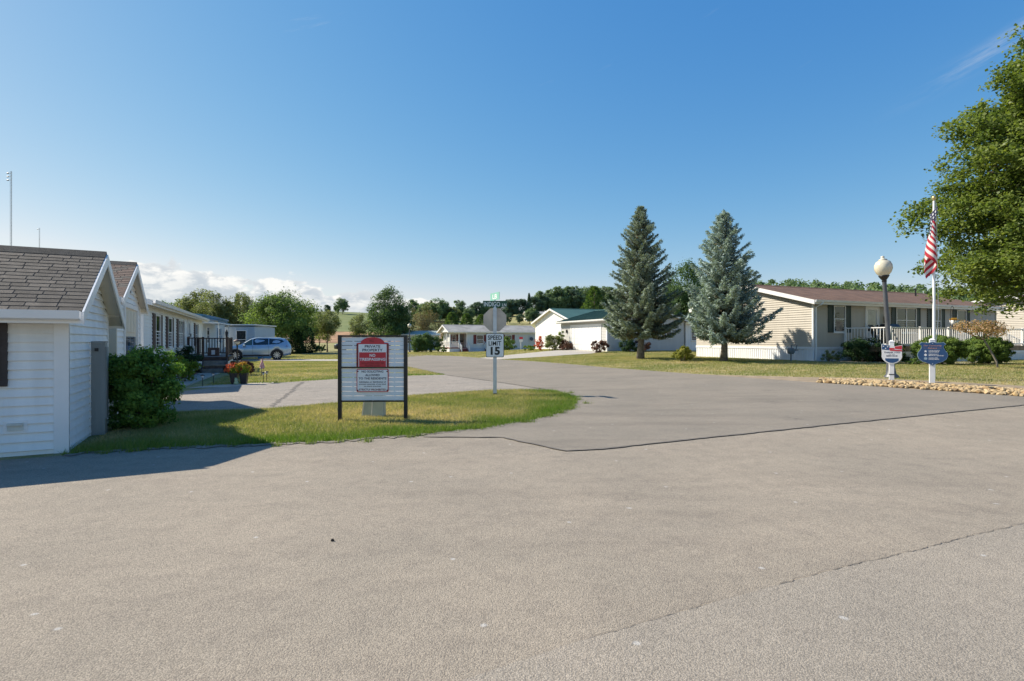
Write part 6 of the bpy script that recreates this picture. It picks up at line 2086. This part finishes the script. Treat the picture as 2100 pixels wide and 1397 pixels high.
def planter(label, loc, petals, seed):
    t = thing('flower_planter', label, 'planter', loc, R(12), 'black planters by the walkway')
    t.scale = (0.60, 0.60, 0.80)
    MB().hexa([(-0.14, -0.14, -0.02), (0.14, -0.14, -0.02), (0.14, 0.14, -0.02), (-0.14, 0.14, -0.02), (-0.20, -0.20, 0.44), (0.20, -0.20, 0.44), (0.20, 0.20, 0.44), (-0.20, 0.20, 0.44)]).build('pot', 'planter_black', t)
    MB().box(-0.215, 0.215, -0.215, 0.215, 0.441, 0.48).build('rim', 'planter_black', t)
    g = np.random.default_rng(seed)
    c, pos, nrm, tint = crown_points(g, 22, 1200, 0.36, 0.34, 0.24, 0.11, 0.4, 0.2)
    link('foliage', leaves_from(g, 'planter_leaves', pos + [0, 0, 0.60], nrm, tint, 0.06, 'leaf_lime'), t)
    c, pos, nrm, tint = crown_points(g, 26, 620, 0.38, 0.36, 0.30, 0.08, 0.75, 0.25, bottom=-0.2)
    link('flowers', leaves_from(g, 'planter_flowers', pos + [0, 0, 0.66], nrm, g.uniform(0, 1, len(pos)), 0.055, petals, 0.8), t)['kind'] = 'stuff'


planter('black square planter with red flowers', (-9.50, 18.85, 0.0), 'petal_red', 81)
planter('black square planter with orange and yellow flowers', (-9.20, 18.92, 0.0), 'petal_yellow', 82)
fr = thing('frog_figurine', 'small pale green garden figurine between the black planters', 'figurine', (-9.34, 18.66, 0.0))
fr.scale = (0.8, 0.8, 0.8)
MB().lathe([(0.0, 0.0), (0.09, 0.01), (0.10, 0.07), (0.07, 0.14), (0.06, 0.17), (0.075, 0.22), (0.05, 0.27), (0.0, 0.28)], 12).build('body', 'frog_green', fr, True)
for s in (-1, 1):
    MB().lathe([(0.0, 0.26), (0.022, 0.275), (0.02, 0.30), (0.0, 0.31)], 8, (0.03 * s, -0.03, 0)).build('eye', 'frog_green', fr, True)
gl = thing('garden_lamp_post', 'slim dark garden lamp post behind the black planters', 'garden lamp', (-9.85, 19.75, 0.0))
MB().lathe([(0.07, -0.05), (0.07, 0.03), (0.028, 0.08), (0.025, 1.32), (0.05, 1.36)], 10).build('post', 'black_metal', gl, True)
MB().lathe([(0.05, 1.36), (0.085, 1.40), (0.10, 1.47), (0.0, 1.47)], 12).build('lantern', 'globe_glass', gl, True)
MB().lathe([(0.13, 1.47), (0.12, 1.50), (0.03, 1.54), (0.0, 1.55)], 12).build('cap', 'shutter_brown', gl, True)


def solar_light(label, loc, h=0.38):
    t = thing('solar_light', label, 'garden light', loc, 0, 'small solar path lights')
    MB().tube((0, 0, -0.05), (0, 0, h - 0.07), 0.012, n=6).build('stake', 'black_metal', t)
    MB().lathe([(0.03, h - 0.08), (0.04, h - 0.02), (0.0, h - 0.02)], 10).build('lens', 'lamp_clear', t, True)
    MB().lathe([(0.075, h - 0.02), (0.06, h), (0.0, h + 0.02)], 10).build('cap', 'black_metal', t, True)


for x, y, lb in ((-10.05, 17.9, 'solar path light at the walkway edge near the driveway'), (-10.35, 19.1, 'second solar path light along the walkway'),
                 (-8.78, 19.45, 'solar light at the foot of the small garden flag'), (-8.86, 19.9, 'solar light just behind the small garden flag'), (-10.55, 23.2, 'solar light by the reddish garden plant'),
                 (-11.55, 18.2, 'solar light beside the big bush across the walkway')):
    solar_light(lb, (x, y, tz(x, y)))
gf_ = thing('garden_flag', 'little striped garden flag on a thin stake at the lawn corner', 'garden flag', (-8.9, 19.7, 0.0))
MB().tube((0, 0, -0.05), (0, 0, 0.95), 0.006, n=6).build('stake', 'black_metal', gf_)
lf = link('cloth', flag_mesh('cloth', 0.22, 0.32, 20, 10, 0.10, 2.4), gf_, (0, 0, 0.94))
lf.scale = (0.55, 0.55, 1.0)

# walkway of concrete slabs with brick edging
wk = thing('walkway', None, None, (0, 0, 0))
wk['kind'] = 'structure'
wk['label'] = 'pale concrete slab walkway from the driveway to the stairs'
wa, wbp = np.array((-10.45, 16.3)), np.array((-13.65, 24.85))
nsl = 8
wd = (wbp - wa) / np.linalg.norm(wbp - wa)
wn = np.array((wd[1], -wd[0]))
for i in range(nsl):
    p0 = wa + (wbp - wa) * i / nsl + wd * 0.012
    p1 = wa + (wbp - wa) * (i + 1) / nsl - wd * 0.012
    c4 = [p0 - wn * 0.42, p0 + wn * 0.42, p1 + wn * 0.42, p1 - wn * 0.42]
    MB().hexa([(c[0], c[1], -0.05) for c in c4] + [(c[0], c[1], tz(*c) + 0.035 + 0.004 * (i % 3)) for c in c4]).build('slab', 'concrete', wk)
for i in range(34):
    t = i / 34
    c = wa + (wbp - wa) * t - wn * (0.55 + 0.10 * math.sin(t * 5))
    MB().box(-0.05, 0.05, -0.11, 0.11, -0.03, 0.07).build('edging_brick', 'brick_edging', wk, loc=(c[0], c[1], tz(*c))).rotation_euler = (0, 0, math.atan2(wd[1], wd[0]) - PI / 2)
sheet('pebble_strip', [(-10.2, 17.2), (-9.2, 17.6), (-8.35, 19.3), (-8.6, 20.1), (-9.3, 19.2), (-10.1, 18.4)], 0.012, 'pebbles', 0.2, 'pebble strip along the lawn edge by the planters', 'gravel')
sheet('foundation_bed', [(-11.2, 17.4), (-10.95, 17.4), (-13.9, 24.6), (-14.6, 24.4)], 0.012, 'pebbles', 0.3, 'pebble bed along the white home', 'gravel')
sheet('foundation_bed', [(13.2, 27.6), (15.6, 26.6), (19.5, 24.6), (24.5, 26.4), (24.0, 28.4), (19.3, 26.3), (16.2, 28.1)], 0.012, 'pebbles', 0.3, 'pale pebble bed along the beige home', 'gravel')

# shrubs round the beige home
shrub('dark_shrub', 'dark spreading shrub at the corner of the white railed deck', 91, (17.05, 27.1, 0.44), 1.05, 0.62, 40, 5000, 0.075, 'leaf_dark', lump=0.2)
shrub('dark_shrub', 'lower dark shrub under the deck rail by the leaning lamp', 92, (18.45, 26.6, 0.44), 0.75, 0.50, 26, 3000, 0.075, 'leaf_dark', lump=0.2)
shrub('variegated_shrub', 'yellow variegated upright shrub beside the leaning lamp', 93, (17.75, 25.55, 0.44), 0.36, 0.50, 18, 900, 0.09, 'leaf_yellow', lump=0.2, aspect=0.35)
shrub('grass_clump', 'low feathery grass clump against the white skirting', 94, (15.75, 27.3, 0.45), 0.55, 0.28, 14, 900, 0.11, 'leaf_olive', aspect=0.18)
yw = shrub('rounded_yew', 'clipped round yew behind the blue shield sign', 95, (19.05, 24.6, 0.43), 0.92, 0.66, 190, 22000, 0.058, 'leaf_yew', fill=0.8, lump=0.05, clump=0.2)
shrub('rounded_yew', 'clipped round yew under the orange leaved tree', 96, (21.6, 25.2, 0.43), 1.0, 0.64, 190, 22000, 0.058, 'leaf_yew', fill=0.8, lump=0.05, clump=0.2)
shrub('rounded_yew', 'small low yew tuft left of the blue shield sign', 97, (17.75, 24.4, 0.43), 0.28, 0.16, 14, 700, 0.055, 'leaf_yew', fill=0.6)
shrub('yellow_shrub', 'bright yellow green shrub on the lawn between the spruces', 98, (8.6, 27.75, 0.46), 0.48, 0.37, 26, 1900, 0.085, 'leaf_yellow', lump=0.2)
ot = thing('orange_tree', 'small leaning tree with orange leaves over the clipped yews', 'tree', (19.0, 21.6, 0.42))
rng = np.random.default_rng(99)
MB().path([(0.05, 0, -0.1), (0.0, 0, 0.25), (-0.25, 0.1, 0.85), (-0.42, 0.2, 1.25)], [0.042, 0.036, 0.032, 0.02], 8).build('trunk', 'bark_grey', ot, True)
lm = MB()
for i in range(11):
    a = i * 0.62
    lm.path([(-0.40, 0.2, 1.1), (-0.45 + 0.45 * math.cos(a), 0.2 + 0.45 * math.sin(a), 1.4), (-0.5 + 0.75 * math.cos(a), 0.2 + 0.7 * math.sin(a), 1.62)], [0.016, 0.01, 0.004], 5)
lm.build('limbs', 'bark', ot)
c, pos, nrm, tint = crown_points(rng, 60, 1500, 0.80, 0.75, 0.38, 0.17, 0.35, 0.28, bottom=-0.6)
link('crown', leaves_from(rng, 'orange_leaves', pos + [-0.42, 0.2, 1.52], nrm, tint + 0.1 + rng.normal(0, 0.25, len(pos)), 0.075, 'leaf_orange'), ot)

# shrubs by the green roofed garage and the porch home
shrub('redleaf_shrub', 'reddish brown shrub at the right of the white garage door', 101, at(1229, 43.2), 0.75, 0.50, 24, 1500, 0.11, 'leaf_redbush')
shrub('dark_shrub', 'dark shrub under the garage side window', 102, (9.3, 43.9, 0.56), 0.7, 0.62, 24, 1500, 0.11, 'leaf_dark')
shrub('redleaf_shrub', 'dark reddish shrub next to the garage side window shrub', 103, (10.3, 44.1, 0.56), 0.75, 0.50, 24, 1500, 0.11, 'leaf_redbush')
shrub('flower_bush', 'tall pale flowering bush against the white gabled house', 104, at(1130, 50.5), 0.95, 0.85, 30, 1700, 0.13, 'leaf_olive', lump=0.3, fill=0.3)
shrub('flower_bush', 'bright red flowering plant at the corner of the white gabled house', 105, at(1108, 51.5), 0.55, 0.62, 20, 700, 0.11, 'petal_red', lump=0.3, fill=0.3)
shrub('flower_bush', 'tall spindly green plant between house and garage', 106, at(1149, 50.8), 0.42, 0.95, 20, 800, 0.12, 'leaf_lime', lump=0.3, fill=0.25)
shrub('redleaf_shrub', 'brownish shrub left of the white garage door', 107, at(1158, 49.6), 0.75, 0.48, 24, 1400, 0.12, 'leaf_redbush')
shrub('flower_bush', 'low lime green bush below the white gabled house', 108, at(1086, 53.5), 0.65, 0.26, 16, 800, 0.12, 'leaf_lime')
for u, sc, sd, lb in ((858, 1.0, 111, 'clipped oval hedge bush nearest the far street lamp'), (874, 1.06, 112, 'clipped oval hedge bush next to the small dark tree')):
    shrub('clipped_bush', lb, sd, at(u, 71), 0.95 * sc, 1.12 * sc, 60, 4200, 0.13, 'leaf_arbor', fill=0.7, lump=0.06, group='clipped oval hedge bushes')
shrub('small_tree', 'small dark rounded tree beside the porch', 113, at(893, 71, 0.25), 0.85, 0.95, 30, 1600, 0.14, 'leaf_deep', cat='tree')
shrub('low_shrub', 'low green shrub in front of the porch rail', 114, at(906, 69.5), 0.75, 0.42, 20, 1000, 0.13, 'leaf_yew')
shrub('round_shrub', 'round green shrub by the mail box post of the porch home', 115, (-0.55, 63.5, tz(-0.55, 63.5)), 1.15, 0.85, 40, 2400, 0.13, 'leaf_yew', fill=0.6, lump=0.1)
mbx = thing('newspaper_post', 'white post with small box in front of the porch home', 'mail post', (1.0, 63.0, tz(1.0, 63)))
MB().box(-0.05, 0.05, -0.05, 0.05, -0.1, 1.25).build('post', 'paint_white', mbx)
MB().box(-0.14, 0.22, -0.12, 0.3, 0.95, 1.2).build('box', 'paint_white', mbx)
MB().box(-0.16, 0.24, -0.14, 0.32, 1.25, 1.5).build('sign_panel', 'sign_red', mbx)
bt = thing('blue_bin', 'low blue plastic tub on the drive beyond the SUV', 'tub', (-20.2, 45.0, 0.0))
MB().hexa([(-0.45, -0.2, 0), (0.45, -0.2, 0), (0.45, 0.2, 0), (-0.45, 0.2, 0), (-0.5, -0.24, 0.26), (0.5, -0.24, 0.26), (0.5, 0.24, 0.26), (-0.5, 0.24, 0.26)]).build('tub', 'blue_plastic', bt)
MB().box(-0.52, 0.52, -0.26, 0.26, 0.262, 0.29).build('rim', 'blue_plastic', bt)

# fallen leaf on the pavement
leaf = MB().hexa([(-0.02, -0.015, 0.0), (0.02, -0.012, 0.0), (0.025, 0.015, 0.0), (-0.015, 0.018, 0.0), (-0.008, -0.004, 0.028), (0.012, -0.003, 0.02), (0.008, 0.006, 0.03), (-0.004, 0.006, 0.022)]).build('fallen_leaf', 'dry_leaf', None, loc=(-1.34, 4.11, 0.006))
leaf.scale = (0.6, 0.6, 0.6)
tag(leaf, 'small dark curled leaf lying alone on the tan pavement', 'leaf')

# ------------------------------------------------------------------ stones along the road edge
bed = bpy.data.objects.new('stone_bed', None)
COL.objects.link(bed)
tag(bed, 'bed of tan stones along the lane edge', 'stone bed', kind='structure')
rnd = random.Random(21)
edge_l = [(12.35, 12.12), (11.69, 12.62), (10.43, 13.92), (9.4, 15.05), (8.78, 15.8)]


def along_edge(t):
    k = t * (len(edge_l) - 1)
    i = min(int(k), len(edge_l) - 2)
    f = k - i
    return (edge_l[i][0] + (edge_l[i + 1][0] - edge_l[i][0]) * f, edge_l[i][1] + (edge_l[i + 1][1] - edge_l[i][1]) * f)


stone_meshes = []
for k in range(10):
    bm = bmesh.new()
    bmesh.ops.create_icosphere(bm, subdivisions=1, radius=1.0)
    g = random.Random(100 + k)
    for v in bm.verts:
        v.co *= g.uniform(0.78, 1.12)
        v.co.z *= 0.62
        v.co.y *= 0.8
    me = bpy.data.meshes.new('stone')
    bm.to_mesh(me)
    bm.free()
    me.materials.append(MATS['stone_%d' % (k % 5)])
    stone_meshes.append(me)
spots = []
for i in range(2600):
    t = rnd.random()
    ex, ey = along_edge(t)
    wmax = 1.35 * min(1, 0.35 + 3.2 * (1 - t)) * min(1, 0.5 + 5 * t)
    o_ = rnd.random() ** 0.85 * wmax
    x, y = ex + 0.72 * o_ + 0.04, ey + 0.69 * o_ + 0.03
    if abs(x - 11.57) < 0.08 and abs(y - 15.18) < 0.08:
        continue
    s = rnd.uniform(0.034, 0.082) * (1.15 if rnd.random() < 0.2 else 1)
    spots.append((s / math.hypot(x, y), x, y, s, rnd.uniform(0, 6.28), rnd.choice(range(10)), rnd.uniform(-0.25, 0.25), o_ / max(wmax, 0.1)))
spots.sort(reverse=True)
rest_v, rest_f, nb_ = [], [], 0
for k, (key, x, y, s, a, mi, tl, of) in enumerate(spots):
    z = tz(x, y) + 0.012 + s * 0.30 + 0.07 * math.sin(min(1, of * 1.2) * PI) * rnd.random()
    if k < 300:
        link('stone', stone_meshes[mi], bed, (x, y, z), (tl, tl * 0.7, a), (s * 1.25, s, s))
    else:
        m_ = Matrix.Translation((x, y, z)) @ Matrix.Rotation(a, 4, 'Z') @ Matrix.Rotation(tl, 4, 'X') @ Matrix.Diagonal((s * 1.25, s, s, 1))
        me = stone_meshes[mi]
        rest_v += [tuple(m_ @ v.co) for v in me.vertices]
        rest_f += [tuple(nb_ + i for i in p.vertices) for p in me.polygons]
        nb_ += len(me.vertices)
mb = MB()
mb.v, mb.f = rest_v, rest_f
so = mb.build('loose_stones', 'stone_1', bed, fix=False)
so['kind'] = 'stuff'

# ------------------------------------------------------------------ grass
def inside(poly, x, y):
    r = np.zeros(len(x), bool)
    n = len(poly)
    for i in range(n):
        a, b = poly[i], poly[(i + 1) % n]
        c = (a[1] > y) != (b[1] > y)
        with np.errstate(divide='ignore', invalid='ignore'):
            xs = (b[0] - a[0]) * (y - a[1]) / (b[1] - a[1] + 1e-12) + a[0]
        r ^= c & (x < xs)
    return r


def vnoise(x, y, s, seed):
    g = np.random.default_rng(seed)
    ph = g.uniform(0, 6.28, (6, 2))
    fr_ = g.uniform(0.6, 1.6, (6, 2)) * s
    ang = g.uniform(0, 6.28, 6)
    z = 0
    for i in range(6):
        xr = x * math.cos(ang[i]) + y * math.sin(ang[i])
        yr = -x * math.sin(ang[i]) + y * math.cos(ang[i])
        z = z + np.sin(xr * fr_[i, 0] + ph[i, 0]) * np.cos(yr * fr_[i, 1] + ph[i, 1])
    return z / 6 * 1.6


def grass(name, label, polys, density, h, w, seed, holes=(), green_edge=None, dry=0.5, near=False):
    rng = np.random.default_rng(seed)
    P = []
    for poly in polys:
        a = np.array(poly)
        lo, hi = a.min(0), a.max(0)
        n = int((hi[0] - lo[0]) * (hi[1] - lo[1]) * density)
        x = rng.uniform(lo[0], hi[0], n)
        y = rng.uniform(lo[1], hi[1], n)
        k = inside(poly, x, y)
        for hp_ in holes:
            k &= ~inside(hp_, x, y)
        P.append(np.c_[x[k], y[k]])
    p = np.concatenate(P)
    n = len(p)
    p = p + rng.normal(0, 0.035, (n, 2)) * (1 if near else 2)
    z = terr(p[:, 0], p[:, 1])
    f = 0.55 * vnoise(p[:, 0], p[:, 1], 0.9, 3) + 0.45 * vnoise(p[:, 0], p[:, 1], 3.1, 4)
    tint = dry + 0.46 * f + rng.normal(0, 0.13, n)
    hh = h * rng.uniform(0.5, 1.3, n)
    if green_edge is not None:
        d = np.full(n, 1e9)
        for q0, q1 in zip(green_edge[:-1], green_edge[1:]):
            q0, q1 = np.array(q0), np.array(q1)
            e = q1 - q0
            t = np.clip(((p - q0) @ e) / (e @ e), 0, 1)
            d = np.minimum(d, np.linalg.norm(p - (q0 + t[:, None] * e), axis=1))
        g = np.clip(1 - d / 1.0 + 0.35 * vnoise(p[:, 0], p[:, 1], 2.2, 9), 0, 1) ** 0.8
        tint -= 0.62 * g
        hh *= 1 + 0.55 * g * (1 + 0.6 * (vnoise(p[:, 0], p[:, 1], 5.0, 12) > 0.35))
    if near:
        ed = [np.array(q) for q in green_edge]
        ex = []
        for k in range(70):
            i = rng.integers(0, len(ed) - 1)
            c = ed[i] + (ed[i + 1] - ed[i]) * rng.uniform() + rng.normal(0, 0.10, 2)
            ex.append(c + rng.normal(0, 0.045, (55, 2)))
        ex = np.concatenate(ex)
        p = np.concatenate([p, ex])
        z = np.concatenate([z, terr(ex[:, 0], ex[:, 1])])
        tint = np.concatenate([tint, rng.normal(0.14, 0.12, len(ex))])
        hh = np.concatenate([hh, rng.uniform(0.035, 0.10, len(ex))])
        n = len(p)
    a = rng.uniform(0, 2 * PI, n)
    lean = rng.normal(0, 0.5, (n, 2)) * hh[:, None]
    ww = w * rng.uniform(0.6, 1.4, n)
    v = np.empty((n, 3, 3))
    dx, dy = np.cos(a) * ww / 2, np.sin(a) * ww / 2
    v[:, 0] = np.c_[p[:, 0] - dx, p[:, 1] - dy, z - 0.004]
    v[:, 1] = np.c_[p[:, 0] + dx, p[:, 1] + dy, z - 0.004]
    v[:, 2] = np.c_[p[:, 0] + lean[:, 0], p[:, 1] + lean[:, 1], z + hh]
    o = link(name, np_mesh(name, v.reshape(-1, 3), np.arange(n * 3).reshape(n, 3), 'grass_blade', np.clip(tint, 0, 1)))
    return tag(o, label, 'grass', kind='stuff')


ISL = ISLAND_NEAR + ISLAND_TIP + ISLAND_FAR + [(-7.3, 11.3), (-6.6, 9.2)]
grass('lawn_grass', 'patchy green and straw coloured grass on the corner island', [ISL], 2600, 0.050, 0.011, 1, green_edge=ISLAND_NEAR + ISLAND_TIP, dry=0.58, near=True)
LAWN_L = [(-10.0, 17.9), (-9.3, 19.3), (-8.49, 19.25), (-6.84, 21.6), (-4.45, 23.5), (-2.9, 23.8), (-5.95, 30.7), (-10.6, 39.5), (-27, 40.5), (-18.5, 33), (-13.0, 26.5), (-12.0, 23.0)]
grass('lawn_grass', 'mown dry green lawn beside the brown deck', [LAWN_L], 420, 0.045, 0.020, 2, green_edge=[(-9.3, 19.3), (-8.49, 19.25), (-6.84, 21.6), (-4.45, 23.5), (-2.9, 23.8)], dry=0.58)
LAWN_R = [(14.2, 13.25), (14.8, 13.7), (13.5, 14.85), (12.1, 16.1), (10.9, 17.05), (9.3, 17.55), (7.9, 18.4), (6.45, 19.8), (4.35, 24.02), (1.5, 31.67), (-0.9, 37.0), (1.3, 37.9), (6.1, 41.5), (7.9, 44.4), (15.2, 47.6), (14, 40), (11.9, 35.9), (15.2, 27.7), (17.6, 26.2), (22, 27.2), (29, 30), (33, 27), (33, 22), (20, 15.9)]
grass('lawn_grass', 'mown dry green lawn in front of the beige home', [LAWN_R], 330, 0.045, 0.022, 3, dry=0.56)
LAWN_F = [(-11.2, 43.5), (-8.5, 55.5), (-14.2, 63.3), (-22, 69), (-40, 76), (-40, 60), (-28, 45)]
LAWN_G = [(-2.2, 40.6), (0.6, 45.1), (4.6, 51.0), (2.5, 60), (3.0, 76), (-8.5, 71.5), (-22, 72), (-22, 69.8), (-14, 64.0), (-8.2, 55.9)]
grass('lawn_grass', 'mown lawns around the far homes', [LAWN_F, LAWN_G], 80, 0.05, 0.05, 4, dry=0.62)
